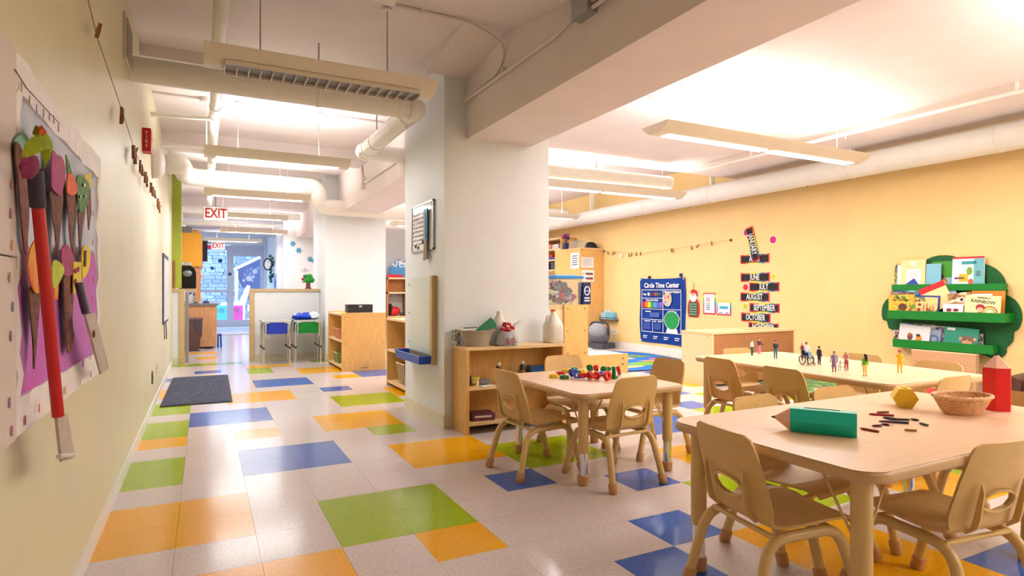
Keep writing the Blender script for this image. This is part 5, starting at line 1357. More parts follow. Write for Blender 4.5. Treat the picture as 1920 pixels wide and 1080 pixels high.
obj('panel', box(B(), -.31, .29, -.29, .335, 0, .02), mat('easel_white', (226, 232, 220), .3, coat=.2), ea, bevel=.002)
obj('oak_post', box(B(), .30, .355, -.36, .345, 0, .04), M_TANTRIM, ea, bevel=.003)
obj('bottom_rail', box(B(), -.28, .30, -.335, -.295, 0, .025), col((140, 130, 96), .6), ea)
for y in (-.22, .03, .28): obj('peg', lathe(B(), [(.006, 0), (.006, .006)], 8, Matrix.Translation((-.29, y, .02))), M_SCREW, ea)
bt = thing('paint_tray', 'blue plastic paint tray under the wall easel', 'tray', (XF, 4.83, .475), rot=RP.to_euler())
w, d, h = .34, .13, .065
M_BLUEP = mat('blue_tray', (26, 78, 196), .35)
bm = B()
o1 = [(-w, .0), (w, .0), (w, d), (-w, d)]
out = [[bm.verts.new((x * f, z0_, 0.01 + y * f2)) for x, y in o1] for f, f2, z0_ in ((.92, .94, 0), (1, 1, h), (.97, .97, h), (.90, .92, .008))]
for A, C in zip(out, out[1:]):
    for k in range(4): bm.faces.new((A[k], A[(k + 1) % 4], C[(k + 1) % 4], C[k]))
bm.faces.new(out[0]); bm.faces.new(out[-1])
obj('tray_body', bm, M_BLUEP, bt, bevel=.003)
obj('tray_rim', tube(B(), [(-w, h, .01), (w, h, .01), (w, h, .01 + d), (-w, h, .01 + d)], .005, 6, closed=True), col((70, 120, 220), .35), bt)
tag(obj('nail_hook', tube(B(), arcpts([(XF, 4.50, 1.12), (XF - .03, 4.50, 1.12), (XF - .03, 4.50, 1.135)], .008), .004, 6), M_SCREW), 'small metal hook on the near pillar above the easel', 'hook')

# ================================================================= cabinets and open shelves
def open_shelf(name, label, x0, x1, y0, y1, h, shelves, open_side='-Y', base=.05, back=True, th=.022, m=M_MAPLE, mtop=M_MAPLE_H):
    r = thing(name, label, 'shelf', ((x0 + x1) / 2, (y0 + y1) / 2, 0))
    W, D = (x1 - x0) / 2, (y1 - y0) / 2
    if open_side == '-Y':
        obj('side_panel', box(B(), -W, -W + th, -D, D, 0, h - th), m, r, bevel=.002)
        obj('side_panel', box(B(), W - th, W, -D, D, 0, h - th), m, r, bevel=.002)
        obj('back_panel', box(B(), -W + th, W - th, D - .012, D, base, h - th), m, r)
        for z in shelves: obj('shelf_board', box(B(), -W + th, W - th, -D + .004, D - .012, z - th, z), mtop, r, bevel=.002)
        obj('plinth', box(B(), -W + th, W - th, D - .06, D - .03, 0, shelves[0] - th), col((70, 56, 44), .7), r)
    else:
        obj('side_panel', box(B(), -W, W, -D, -D + th, 0, h - th * 0), m, r, bevel=.008)
        obj('side_panel', box(B(), -W, W, D - th, D, 0, h - th * 0), m, r, bevel=.008)
        obj('back_panel', box(B(), W - .012, W, -D + th, D - th, base, h - th), m, r)
        for z in shelves: obj('shelf_board', box(B(), -W + .004, W - .012, -D + th, D - th, z - th, z), mtop, r, bevel=.002)
    obj('top_board', box(B(), -W, W, -D, D, h - th, h), mtop, r, bevel=.003) if open_side == '-Y' else obj('top_board', box(B(), -W + .002, W, -D + th, D - th, h - th - .012, h - .012), mtop, r, bevel=.002)
    return r
# shelf against the near pillar
S1 = open_shelf('storage_shelf', 'low maple shelf with paint bottles against the near pillar', 1.700, 2.540, 4.03, 4.30, .638, (.085, .345))
for y in (4.09, 4.16, 4.23):
    for z in (.06, .35, .36): obj('screw_head', lathe(B(), [(.004, 0), (.004, .002)], 8, Matrix.Translation((-.42, y - 4.165, z)) @ Matrix.Rotation(-PI / 2, 4, 'Y')), M_SCREW, S1)
ZT = .6385
def P1(px, z=ZT, y=4.12): p = onY(px, 600, y); return Vector((p.x, y, z))
# washing-up bowl with its papers and green folder
p = P1(895, ZT, 4.145)
tb = thing('wash_basin', 'grey-brown plastic basin on the low shelf', 'basin', p)
M_BASIN = mat('taupe_plastic', (172, 162, 146), .5)
obj('basin_body', lathe(B(), [(.085, 0), (.115, .09), (.128, .115), (.134, .115), (.134, .121), (.122, .121), (.108, .09), (.08, .006)], 28, sx=1.05, sy=.82), M_BASIN, tb, smooth=50)
tag(obj('green_folder', prism(B(), [(-.07, 0), (.085, .025), (.085, .052), (.045, .10), (-.08, .01)], .02, Matrix.Translation((p.x + .055, p.y - .02, p.z + .112)) @ Matrix.Rotation(PI / 2, 4, 'X') ), mat('green_folder_cloth', (44, 128, 88), .6), bevel=.002), 'green folder lying across the grey-brown basin', 'folder')
nb = thing('notebook', 'white papers and pen lying on the basin', 'papers', (p.x - .06, p.y + .02, p.z + .123))
obj('paper_stack', box(B(), -.075, .06, -.05, .05, 0, .010), M_PAPER, nb); obj('pen', tube(B(), [(-.06, -.03, .015), (.06, -.02, .015)], .004, 6), M_BLACK, nb)
# glass / patterned jar behind the basin
jr = thing('patterned_jar', 'grey patterned cup tucked between basin and pillar', 'cup', P1(855, ZT, 4.255))
obj('cup_body', lathe(B(), [(.03, 0), (.034, .12), (.030, .12), (.027, .006)], 18), patchy('jar_print', [(90, 100, 100), (206, 212, 208), (226, 228, 224), (120, 130, 128)], 40), jr)
# milk jugs
M_HDPE = mat('milky_plastic', (238, 236, 226), .35, trans=.25, ior=1.3)
def jug(x, y, z, label, lid, s=1.0, rz=0.0):
    r = thing('plastic_jug', label, 'jug', (x, y, z), rz, 'large plastic jugs')
    bm = B(); prof = [(.068, 0), (.074, .008), (.074, .13), (.070, .15), (.045, .20), (.024, .232), (.022, .252)]
    rings = []
    for rr_, zz in prof:
        n = 24; k = min(1, max(0, (zz - .13) / .10)); ring = []
        for q in range(n):
            t = 2 * PI * q / n; e = 3.2 * (1 - k) + 2 * k
            c_, s_ = math.cos(t), math.sin(t); rad = rr_ / ((abs(c_) ** e + abs(s_) ** e) ** (1 / e))
            ring.append(bm.verts.new((rad * c_ * s, rad * s_ * s, zz * s)))
        rings.append(ring)
    for A, C in zip(rings, rings[1:]):
        for q in range(24): bm.faces.new((A[q], A[(q + 1) % 24], C[(q + 1) % 24], C[q]))
    bm.faces.new(list(reversed(rings[0]))); bm.faces.new(rings[-1])
    obj('jug_body', bm, M_HDPE, r, smooth=60)
    obj('handle', tube(B(), arcpts([(-.022 * s, 0, .225 * s), (-.055 * s, 0, .215 * s), (-.066 * s, 0, .14 * s), (-.06 * s, 0, .11 * s)], .02), .011 * s, 8), M_HDPE, r)
    obj('lid', lathe(B(), [(.021 * s, .246 * s), (.022 * s, .262 * s), (.018 * s, .266 * s)], 16), col(lid, .4), r)
    return r
jug(*P1(1037, ZT, 4.15), 'milky plastic jug with a red lid on the low shelf', (220, 60, 40), 1.0, .1)
jug(*P1(936, ZT, 4.225), 'white plastic jug behind the shopping bag', (236, 232, 224), .97, PI)
# shopping bag with red striped packets
bg = thing('shopping_bag', 'crumpled white shopping bag on the low shelf', 'bag', P1(950, ZT, 4.085))
bm = B(); rb_ = random.Random(2); rings = []
for k, (rr_, zz) in enumerate(((.07, 0), (.092, .012), (.09, .05), (.08, .08), (.066, .10), (.06, .112))):
    rings.append([bm.verts.new((rr_ * math.cos(t) * 1.05 * (1 + rb_.uniform(-.10, .10)), rr_ * math.sin(t) * .8 * (1 + rb_.uniform(-.12, .12)), zz + (rb_.uniform(-.008, .012) if k else 0))) for t in [2 * PI * q / 22 for q in range(22)]])
for A, C in zip(rings, rings[1:]):
    for q in range(22): bm.faces.new((A[q], A[(q + 1) % 22], C[(q + 1) % 22], C[q]))
bm.faces.new(list(reversed(rings[0])))
bmesh.ops.solidify(bm, geom=bm.faces[:], thickness=.002)
obj('bag_body', bm, mat('thin_white_plastic', (228, 228, 232), .25, var=.06, scale=14), bg, smooth=25)
pts = [(.03, 0, .10), (.065, -.01, .155), (.115, -.02, .19), (.09, 0, .165), (.05, .01, .12)]
obj('bag_handle', tube(B(), pts, [.012, .014, .006, .014, .012], 6), MATS['thin_white_plastic'], bg, smooth=30)
for i in range(3): obj('red_print', box(B(), -.045, .05 - .01 * i, -.082 + .004 * i, -.079 + .004 * i, .025 + .014 * i, .031 + .014 * i), col((170, 60, 70), .5), bg)
for k in range(7):
    a = 2 * PI * k / 7; o = thing('striped_packet', 'red and white striped packet poking out of the shopping bag', 'packet', bg.location + Vector((.036 * math.cos(a) * (k > 0), .026 * math.sin(a) * (k > 0), .112 + .014 * (k % 3))), group='striped packets in the shopping bag', rot=(.5 * math.sin(a), .5 * math.cos(a), a))
    obj('packet', box(B(), -.02, .02, -.013, .013, -.02, .034), col((206, 26, 40), .4), o, bevel=.003); obj('white_stripe', box(B(), -.0205, .0205, -.0135, .0135, .002, .012), M_PAPER, o)
# bottles and jars on the middle board
ZM = .3455
def bottle(px, y, label, body, cap, lab, r_=.0275, h=.15):
    r = thing('paint_bottle', label, 'bottle', P1(px, ZM, y), group='paint bottles')
    obj('bottle_body', lathe(B(), [(r_ * .95, 0), (r_, .006), (r_, h * .72), (r_ * .85, h * .82), (r_ * .5, h * .9), (r_ * .48, h * .93)], 20), col(body, .35), r, smooth=50)
    obj('cap', lathe(B(), [(r_ * .55, h * .92), (r_ * .55, h * 1.06), (r_ * .5, h * 1.07)], 16), col(cap, .5), r)
    obj('paper_label', lathe(B(), [(r_ + .0008, h * .18), (r_ + .0008, h * .60)], 20, close=False), lab, r)
lb1 = patchy('bottle_label_a', [(120, 50, 110), (230, 226, 226), (150, 60, 60), (226, 220, 224)], 45, seed=2)
lb2 = patchy('bottle_label_b', [(206, 120, 40), (150, 40, 40), (40, 40, 40), (226, 220, 210)], 40, seed=4)
bottle(935, 4.13, 'brown paint bottle with a white cap', (120, 74, 56), (236, 236, 232), lb1)
bottle(980, 4.17, 'dark grey paint bottle with an orange label', (70, 74, 72), (236, 236, 232), lb2, .026, .145)
cu = thing('yoghurt_tub', 'small printed tub with a yellow rim on the shelf', 'tub', P1(891, ZM, 4.10))
obj('tub_body', lathe(B(), [(.024, 0), (.030, .066), (.028, .066), (.022, .004)], 20), patchy('tub_print', [(240, 236, 220), (200, 190, 170), (240, 220, 60), (90, 80, 60)], 40, seed=3), cu, smooth=50)
obj('yellow_rim', lathe(B(), [(.0305, .058), (.032, .068), (.028, .068)], 20, close=False), col((236, 220, 60), .4), cu)
dk = thing('round_jar', 'dark blue round jar lid leaning behind the printed tub', 'jar lid', P1(884, ZM + .034, 4.17))
obj('lid_disc', lathe(B(), [(.034, -.006), (.034, .006)], 24, Matrix.Rotation(PI / 2 - .2, 4, 'X')), col((32, 50, 84), .4), dk, bevel=.002)
gt = thing('glitter_tube', 'teal and grey tube lying on its side on the shelf', 'tube', P1(908, ZM + .024, 4.12), -.35)
obj('tube_body', tube(B(), [(-.03, 0, 0), (.02, 0, 0)], .023, 16), col((150, 140, 150), .4), gt, smooth=50); obj('teal_cap', tube(B(), [(.02, 0, 0), (.035, 0, 0)], .0235, 16), col((96, 170, 160), .5), gt, smooth=50)
tag(obj('paper_scrap', box(B(), -.05, .05, -.03, .03, 0, .003), M_PAPER, loc=P1(912, ZM + .0005, 4.065), rot=(0, 0, .2)), 'white paper scrap in front of the teal tube', 'paper')
bx_ = thing('blue_pouch', 'glossy blue pouch on the middle shelf board', 'pouch', P1(1003, ZM, 4.18))
obj('pouch', box(B(), -.055, .06, -.04, .04, 0, .115), mat('glossy_blue', (16, 84, 150), .2, var=.25, scale=14), bx_, bevel=.02)
gm = thing('puzzle_box', 'flat purple game box on the bottom board', 'box', P1(902, .0855, 4.14), -.12)
obj('box_base', box(B(), -.085, .085, -.07, .07, 0, .05), patchy('game_box_side', [(96, 44, 80), (120, 60, 90), (150, 90, 70), (80, 50, 70)], 14), gm, bevel=.002)
obj('box_lid', box(B(), -.088, .088, -.073, .073, .018, .053), mat('game_box_lid', (112, 60, 92), .4, var=.15, scale=12), gm, bevel=.002)
obj('lettering_strip', box(B(), -.07, .06, -.0745, -.073, .026, .040), col((236, 226, 220), .5), gm)
# outlet plate hidden behind basin, wooden blocks etc.
# ------------------------------------------------ cabinet backs beyond the pillar
cb_ = thing('maple_cabinet', 'tall maple cabinet with its back to the room past the pillar', 'cabinet', (2.915, 4.95, 0))
obj('carcass', box(B(), -.34, .335, -.18, .2, 0, .88), M_MAPLE_P, cb_, bevel=.002)
obj('end_panel', box(B(), .075, .335, -.205, -.18, .02, .925), M_MAPLE, cb_, bevel=.006, label='maple end panel with round screws')
obj('top_board', box(B(), -.35, .335, -.18, .2, .88, .925), M_TANTRIM, cb_, bevel=.003)
for x in (.11, .30):
    for z in (.47, .68, .89): obj('screw_head', lathe(B(), [(.009, 0), (.007, .004)], 10, Matrix.Translation((x, -.205, z)) @ Matrix.Rotation(PI / 2, 4, 'X')), M_SCREW, cb_)
lb = thing('low_maple_unit', 'low maple unit with a white top beyond the small table', 'cabinet', (3.345, 4.72, 0))
obj('front_panel', box(B(), -.33, .335, -.03, -.008, 0, .445), M_MAPLE, lb, bevel=.003)
obj('body', box(B(), -.08, .33, -.008, .36, 0, .425), M_MAPLE_P, lb)
obj('white_top', box(B(), -.08, .335, -.008, .365, .425, .44), col((236, 234, 230), .3), lb, bevel=.002)
for x in (-.265, .275):
    for z in (.345, .40): obj('screw_head', lathe(B(), [(.010, 0), (.007, .004)], 10, Matrix.Translation((x, -.03, z)) @ Matrix.Rotation(PI / 2, 4, 'X')), col((96, 76, 60), .4), lb)
tag(obj('clear_tape_holder', prism(B(), [(-.04, 0), (.05, 0), (.05, .03), (.0, .06), (-.04, .05)], .04, Matrix.Translation((3.36, 4.90, .4405)) @ Matrix.Rotation(PI / 2, 4, 'X')), glass('clear_acrylic', (235, 240, 240), .05, .35)), 'small clear acrylic block on the low white unit top', 'block')
# clear bin full of craft scraps, navy box
cbx = thing('clear_storage_bin', 'clear plastic bin of craft scraps with a blue lid', 'storage bin', (onY(1053, 540, 4.93).x, 4.93, .9255))
M_CLEAR = glass('clear_plastic', (240, 244, 246), .08, .16)
bm = B(); pr = [(.13, .125, 0), (.145, .14, .25)]
ring = [[bm.verts.new((sx * a, sy * b, z)) for sx, sy in ((-1, -1), (1, -1), (1, 1), (-1, 1))] for a, b, z in pr]
for k in range(4): bm.faces.new((ring[0][k], ring[0][(k + 1) % 4], ring[1][(k + 1) % 4], ring[1][k]))
bm.faces.new(list(reversed(ring[0])))
bmesh.ops.solidify(bm, geom=bm.faces[:], thickness=.003)
obj('bin_body', bm, M_CLEAR, cbx)
obj('blue_lid', box(B(), -.155, .155, -.15, .15, .245, .27), mat('lid_blue', (44, 120, 180), .35), cbx, bevel=.008)
obj('lid_handle', box(B(), -.12, .12, -.09, .09, .27, .285), mat('lid_blue_pale', (150, 186, 210), .35), cbx, bevel=.008)
rc = random.Random(11); cl_ = [(236, 230, 226), (206, 60, 120), (96, 120, 90), (200, 190, 180), (150, 110, 90), (226, 226, 230), (120, 100, 110), (190, 60, 70), (70, 110, 80)]
bmp = {c: B() for c in cl_}
for k in range(60):
    Mx = Matrix.Translation((rc.uniform(-.095, .095), rc.uniform(-.09, .09), rc.uniform(.03, .205))) @ Euler((rc.uniform(0, 3), rc.uniform(0, 3), rc.uniform(0, 3))).to_matrix().to_4x4()
    box(bmp[cl_[k % len(cl_)]], -.03, .03, -.022, .022, -.008, .008, Mx)
for c, bm in bmp.items():
    o = obj('craft_scraps', bm, col(c, .7), cbx); o['kind'] = 'stuff'
nv = thing('navy_carton', 'navy carton with a white round emblem beside the clear bin', 'carton', (onY(1093, 540, 4.80).x + .03, 4.815, .9255))
obj('carton', box(B(), -.042, .042, -.04, .05, 0, .21), mat('navy_card', (24, 34, 92), .4), nv, bevel=.003)
obj('emblem', tube(B(), [(.03 * math.cos(t), -.041, .13 + .04 * math.sin(t)) for t in [2 * PI * k / 20 for k in range(20)]], .005, 6, closed=True), M_PAPER, nv)
obj('emblem_wave', tube(B(), [(-.025, -.041, .12), (-.01, -.041, .135), (.01, -.041, .12), (.025, -.041, .135)], .005, 6), col((150, 190, 226), .5), nv)
for z in (.03, .055): obj('printed_bar', box(B(), -.03, .03, -.0415, -.04, z, z + .012), M_PAPER, nv)

# ================================================================= corridor: mat, sensory tables, shelves
mt = thing('floor_mat', 'dark blue-grey ribbed floor mat in the corridor', 'mat', (-.045, 7.30, 0), -.012)
obj('mat_edge', prism(B(), rrect(.60, 2.06, .02, 3), .006), col((44, 44, 52), .7), mt, bevel=.002)
obj('mat_pile', box(B(), -.275, .275, -1.0, 1.0, .006, .011), mat('mat_pile', (88, 94, 118), .95, c2=(40, 43, 58), scale=55, bump=.8, bscale=120), mt)
M_TUBEM = mat('grey_enamel_tube', (196, 192, 184), .3, metal=.3)
def sensory(x0, x1, c, label):
    y0, y1, h = 9.17, 9.66, .63
    r = thing('sensory_table', label, 'table', ((x0 + x1) / 2, (y0 + y1) / 2, 0)); W, D = (x1 - x0) / 2, (y1 - y0) / 2
    for y in (-D, 0, D):
        for s in (-1, 1):
            lg = obj('leg', tube(B(), arcpts([(s * (W - .02), y, 0), (s * (W - .02), y, h - .05), (s * (W - .07), y, h - .02)], .04), .011, 10), M_TUBEM, r, smooth=60)
            obj('collar', lathe(B(), [(.015, .225), (.015, .25)], 10, Matrix.Translation((s * (W - .02), y, 0))), M_BLACK, lg)
            obj('foot', lathe(B(), [(.014, 0), (.014, .02)], 10, Matrix.Translation((s * (W - .02), y, 0))), col((206, 200, 190), .5), lg)
    obj('table_rim', box(B(), -W, W, -D - .02, D + .02, h - .025, h), mat('grey_table_rim', (186, 188, 188), .35), r, bevel=.01)
    obj('tub', box(B(), -W + .055, W - .055, -D - .015, D, h - .19, h - .026), col(c, .45), r, bevel=.025)
    for s in (-1, 1): obj('frame_bend', tube(B(), arcpts([(s * (W - .045), -D - .025, h - .24), (s * (W - .045), -D - .025, h - .03), (s * (W - .09), -D - .025, h - .03)], .05), .009, 8), M_TUBEM, r)
    return r
sensory(.735, 1.125, (30, 56, 176), 'steel-legged sensory table with a deep blue tub')
sensory(1.165, 1.555, (10, 140, 52), 'steel-legged sensory table with a green tub')
rb2 = random.Random(8)
bb = thing('plastic_bundle', 'crumpled blue and white plastic sheet on the green sensory table', 'bundle', (1.37, 9.40, .631))
for c, (dx, sx, hz_), nm in (((28, 70, 196), (-.06, .15, .10), 'blue_sheet'), ((206, 214, 226), (.10, .08, .11), 'white_sheet')):
    bm = ball(B(), (dx, 0, hz_ * .42), 1, 14, 9, (sx, .15, hz_ * .5))
    for v in bm.verts:
        v.co += Vector((rb2.uniform(-.02, .02), rb2.uniform(-.02, .02), rb2.uniform(-.02, .025)))
        v.co.z = max(v.co.z, 0)
    obj(nm, bm, mat('crumpled_' + nm, c, .25, var=.2, scale=12), bb, smooth=20)
# toy shelf in front of the far pillar, opening towards the corridor
S2 = open_shelf('toy_shelf', 'maple toy shelf with a black box on top in front of the far pillar', 1.60, 2.185, 7.98, 8.93, .765, (.06, .40), '-X')
for x in (-.25, .25):
    for z in (.05, .36, .71): obj('screw_head', lathe(B(), [(.008, 0), (.006, .003)], 8, Matrix.Translation((x, -.475, z)) @ Matrix.Rotation(PI / 2, 4, 'X')), M_SCREW, S2)
obj('maker_plate', box(B(), -.04, .05, -.477, -.475, .035, .042), col((90, 64, 44), .5), S2)
bxk = thing('black_box', 'black textured file box on the toy shelf', 'box', (1.865, 8.16, .7655))
M_BKB = mat('black_textured', (40, 40, 42), .55, var=.3, scale=26)
bm = box(B(), -.165, .165, -.09, .09, 0, .095)
obj('box_body', bm, M_BKB, bxk, bevel=.006)
for s in (-1, 1): obj('top_flange', box(B(), -.165 if s < 0 else .02, -.02 if s < 0 else .165, -.092, .092, .09, .108), M_BKB, bxk, bevel=.003)
obj('notch_latch', box(B(), -.02, .02, -.093, -.08, .07, .098), M_STEEL, bxk)
tag(obj('yellow_sheet', box(B(), -.07, .10, -.18, .05, 0, .004), col((240, 200, 40), .5), loc=(1.735, 8.5, .7535)), 'yellow card lying on the toy shelf top', 'card')
def tub(loc, w, d, h, c, label, name='toy_tub', rim=None, flare=1.15, m=None):
    r = thing(name, label, 'tub', loc)
    bm = B(); A = [[bm.verts.new((sx * w * f, sy * d * f, z)) for sx, sy in ((-1, -1), (1, -1), (1, 1), (-1, 1))] for f, z in ((1, 0), (flare, h))]
    for k in range(4): bm.faces.new((A[0][k], A[0][(k + 1) % 4], A[1][(k + 1) % 4], A[1][k]))
    bm.faces.new(list(reversed(A[0]))); bmesh.ops.solidify(bm, geom=bm.faces[:], thickness=.004)
    obj('tub_wall', bm, m or col(c, .45), r)
    obj('rim', tube(B(), [(sx * w * flare, sy * d * flare, h) for sx, sy in ((-1, -1), (1, -1), (1, 1), (-1, 1))], .008, 6, closed=True), col(rim or c, .45), r)
    return r
tub((1.755, 8.45, .4005), .12, .16, .14, (236, 206, 170), 'clear tub with an orange rim on the toy shelf', rim=(226, 150, 90), m=glass('peach_plastic', (250, 214, 180), .2, .45))
o = thing('orange_toy', 'small orange rounded toy beside the clear tub', 'toy', (1.70, 8.17, .4005))
obj('toy_body', box(B(), -.05, .05, -.07, .05, 0, .07), col((240, 160, 40), .5), o, bevel=.02); obj('toy_knob', ball(B(), (0, -.01, .07), .03, 12, 8), col((236, 190, 60), .5), o)
tub((1.74, 8.55, .0605), .10, .13, .14, (180, 196, 120), 'green speckled tub on the bottom board of the toy shelf')
tub((1.76, 8.20, .0605), .085, .09, .15, (150, 146, 140), 'grey bucket on the bottom board of the toy shelf', 'toy_bucket')
o = thing('blue_plush', 'blue plush bundle heaped over the grey bucket', 'toy', (1.755, 8.22, .225))
bm = B(); ball(bm, (0, 0, .04), .075, 14, 10, (1, 1.2, .7)); ball(bm, (.02, -.05, .085), .04, 12, 8)
obj('plush_body', bm, mat('blue_plush_cloth', (24, 86, 160), .9, var=.2, scale=20), o); obj('teal_patch', ball(B(), (-.04, .03, .08), .05, 10, 8), col((30, 150, 170), .8), o)
o = thing('pink_toy', 'small pink cup at the front of the bottom board', 'toy', (1.69, 8.06, .0605)); obj('cup', lathe(B(), [(.02, 0), (.028, .05), (.024, .05), (.016, .004)], 14), col((220, 110, 130), .5), o)
# shelf beside the near pillar, opening towards the corridor
S3 = open_shelf('open_bookcase', 'maple open shelf standing right behind the near pillar', 1.82, 2.50, 5.86, 6.62, .765, (.06, .41), '-X')
bk2 = tub((1.955, 6.22, .0605), .075, .11, .22, (232, 206, 160), 'cream slatted waste basket on the bottom board', 'slatted_basket', flare=1.3, m=mat('cream_lattice', (234, 210, 166), .5, c2=(176, 144, 100), scale=60, stretch=(1, 1, .05)))
o = thing('toy_plane', 'red and blue toy vehicle on the middle board', 'toy', (1.95, 6.12, .4105))
obj('red_body', box(B(), -.05, .05, -.06, .14, .0, .05), col((200, 36, 36), .45), o, bevel=.02); obj('blue_wheel', lathe(B(), [(.06, 0), (.06, .03)], 18, Matrix.Translation((-.02, -.05, .062)) @ Matrix.Rotation(PI / 2, 4, 'Y')), col((40, 110, 150), .45), o); obj('dark_hub', lathe(B(), [(.03, 0), (.03, .036)], 14, Matrix.Translation((-.024, -.05, .062)) @ Matrix.Rotation(PI / 2, 4, 'Y')), M_BLACK, o)
# lockers at the back
LY = 13.35
xa, xb_ = onY(726, 520, LY).x, onY(775, 520, LY).x
lk = thing('coat_locker', 'wooden coat lockers with hooks at the back of the room', 'locker', ((xa + xb_) / 2, LY + .2, 0))
W = (xb_ - xa) / 2
M_LOCK = mat('locker_wood', (176, 112, 48), .5, var=.1, scale=6)
obj('back_panel', box(B(), -W, W, .2, .22, 0, 1.36), col((206, 200, 196), .6), lk)
for x in (-W, W * .55, W - .03): obj('divider', box(B(), x, x + .03, -.2, .2, 0, 1.36), M_LOCK, lk)
for z in (.45, 1.0, 1.33): obj('shelf_board', box(B(), -W, W, -.2, .2, z, z + .035), M_MAPLE_P, lk, bevel=.002)
obj('shelf_fascia', box(B(), -W + .03, W, .05, .07, 1.035, 1.33), M_LOCK, lk)
for k in range(7): obj('coat_hook', tube(B(), arcpts([(-W + .1 + .1 * k, .2, .94), (-W + .1 + .1 * k, .12, .93), (-W + .1 + .1 * k, .11, .96)], .02), .006, 6), M_STEEL, lk)
o = thing('backpack', 'red and black character-free backpack in the locker', 'bag', (onY(741, 590, LY).x, LY + .12, .486))
o['label'] = 'red and black backpack inside the coat locker'
bm = ball(B(), (0, 0, .11), 1, 14, 10, (.15, .10, .11)); obj('red_bag', bm, col((206, 30, 34), .6), o)
obj('black_flap', ball(B(), (-.09, -.02, .15), 1, 12, 8, (.06, .08, .14)), M_BLACK, o); obj('strap', tube(B(), [(.12, -.05, .05), (.22, -.08, .04), (.26, -.06, .02)], .03, 8), M_BLACK, o)
o = thing('blue_bin', 'blue plastic bin of cloth on top of the lockers', 'storage bin', ((xa + xb_) / 2 + .05, LY + .25, 1.366))
obj('bin_body', box(B(), -W * .75, W * .9, -.14, .14, 0, .24), mat('bin_blue', (70, 150, 206), .4), o, bevel=.02)
bm = ball(B(), (.05, 0, .27), 1, 16, 8, (W * .8, .12, .15))
for v in bm.verts: v.co += Vector((rb2.uniform(-.02, .02), rb2.uniform(-.02, .02), rb2.uniform(-.03, .03)))
obj('cloth_heap', bm, patchy('blue_white_cloth', [(60, 110, 190), (220, 230, 240), (240, 244, 248), (110, 160, 220)], 12), o, smooth=30)
o = thing('red_tray', 'red toy lying beside the blue bin on the lockers', 'toy', (onY(735, 518, LY).x, LY + .05, 1.366)); obj('toy_body', box(B(), -.1, .25, -.045, .045, 0, .07), col((200, 36, 44), .5), o, bevel=.02)

# ================================================================= kitchenette end of the corridor
ld = thing('serving_ledge', 'oak ledge behind the short partition stub', 'ledge', (0, 0, 0))
obj('ledge_board', box(B(), XL + .002, -.10, 10.03, 10.75, 1.05, 1.09), M_TANTRIM, ld, bevel=.003)
obj('ledge_bracket', box(B(), XL + .002, -.30, 10.1, 10.14, .9, 1.05), M_TANTRIM, ld)
tag(obj('steel_post', box(B(), -.245, -.20, 10.03, 10.13, 0, 1.045), M_STEEL, bevel=.003), 'upright steel edge next to the oak post', 'post')
o = thing('towel_dispenser', 'black paper towel dispenser with a round window', 'dispenser', (-.22, 10.4, 1.0905))
prism(bm := B(), [(-.115, 0), (.115, 0), (.115, .24), (.09, .31), (.04, .35), (-.115, .35)], .2, Matrix.Translation((0, .1, 0)) @ Matrix.Rotation(PI / 2, 4, 'X'))
obj('dispenser_body', bm, mat('gloss_black', (26, 20, 24), .2), o, bevel=.006)
obj('round_window', lathe(B(), [(.06, 0), (.055, .012), (.02, .018)], 18, Matrix.Translation((.0, -.1, .23)) @ Matrix.Rotation(PI / 2, 4, 'X'), sx=1.1, sy=.85), col((150, 156, 166), .25, metal=.6), o)
tag(obj('small_carton', box(B(), -.07, .06, -.05, .05, 0, .05), patchy('carton_print', [(226, 222, 216), (170, 160, 150), (240, 238, 232)], 30), loc=(-.23, 10.4, 1.4415), bevel=.002), 'small white printed carton on top of the black dispenser', 'carton')
o = thing('narrow_rack', 'narrow wooden rack standing on the stub partition', 'rack', (-.36, 9.9, 1.0905)); obj('rack_board', box(B(), -.03, -.005, -.06, .06, 0, .40), mat('rack_wood', (170, 110, 80), .6), o)
for k in range(5): obj('dark_knob', ball(B(), (0, -.02, .05 + .07 * k), .016, 8, 6), col((70, 44, 34), .6), o)
uc = thing('wall_cabinet', 'orange-yellow wall cabinet above the kitchenette counter', 'cabinet', (0, 0, 0))
M_ORC = mat('orange_laminate', (226, 160, 40), .4)
obj('carcass', box(B(), XL + .002, -.05, 12.2, 14.4, 1.50, 2.10), M_ORC, uc, bevel=.003)
for k in range(3):
    d_ = obj('door', box(B(), -.05, -.03, 12.22 + .73 * k, 12.92 + .73 * k, 1.51, 2.09), M_ORC, uc, bevel=.003); obj('handle', tube(B(), [(-.02, 12.85 + .73 * k, 1.56), (-.02, 12.85 + .73 * k, 1.66)], .006, 6), M_STEEL, d_)
obj('under_panel', box(B(), -.15, -.05, 12.25, 12.27, .86, 1.50), mat('panel_wood', (196, 140, 92), .5, var=.1), uc)
for x, c, s_, lab in ((-.28, (150, 156, 160), .12, 'grey box on top of the orange wall cabinet'), (-.14, (236, 180, 50), .07, 'yellow toy on top of the orange wall cabinet')):
    o = thing('stored_item', lab, 'box', (x, 12.6, 2.1015)); obj('item_body', box(B(), -s_ * .7, s_ * .7, -.1, .1, 0, s_), col(c, .5), o, bevel=.015); obj('item_lid', box(B(), -s_ * .72, s_ * .72, -.102, .102, s_, s_ + .012), col(tuple(int(v * .8) for v in c), .5), o)
o = thing('dark_bag', 'dark bag with a pink tag hanging beside the wall cabinet', 'bag', (0.0, 12.7, 1.62)); obj('bag_body', box(B(), -.025, .06, -.06, .2, 0, .38), col((40, 30, 50), .7), o, bevel=.02); obj('pink_tag', box(B(), .06, .12, -.05, .1, .24, .30), col((220, 40, 90), .6), o, bevel=.01)
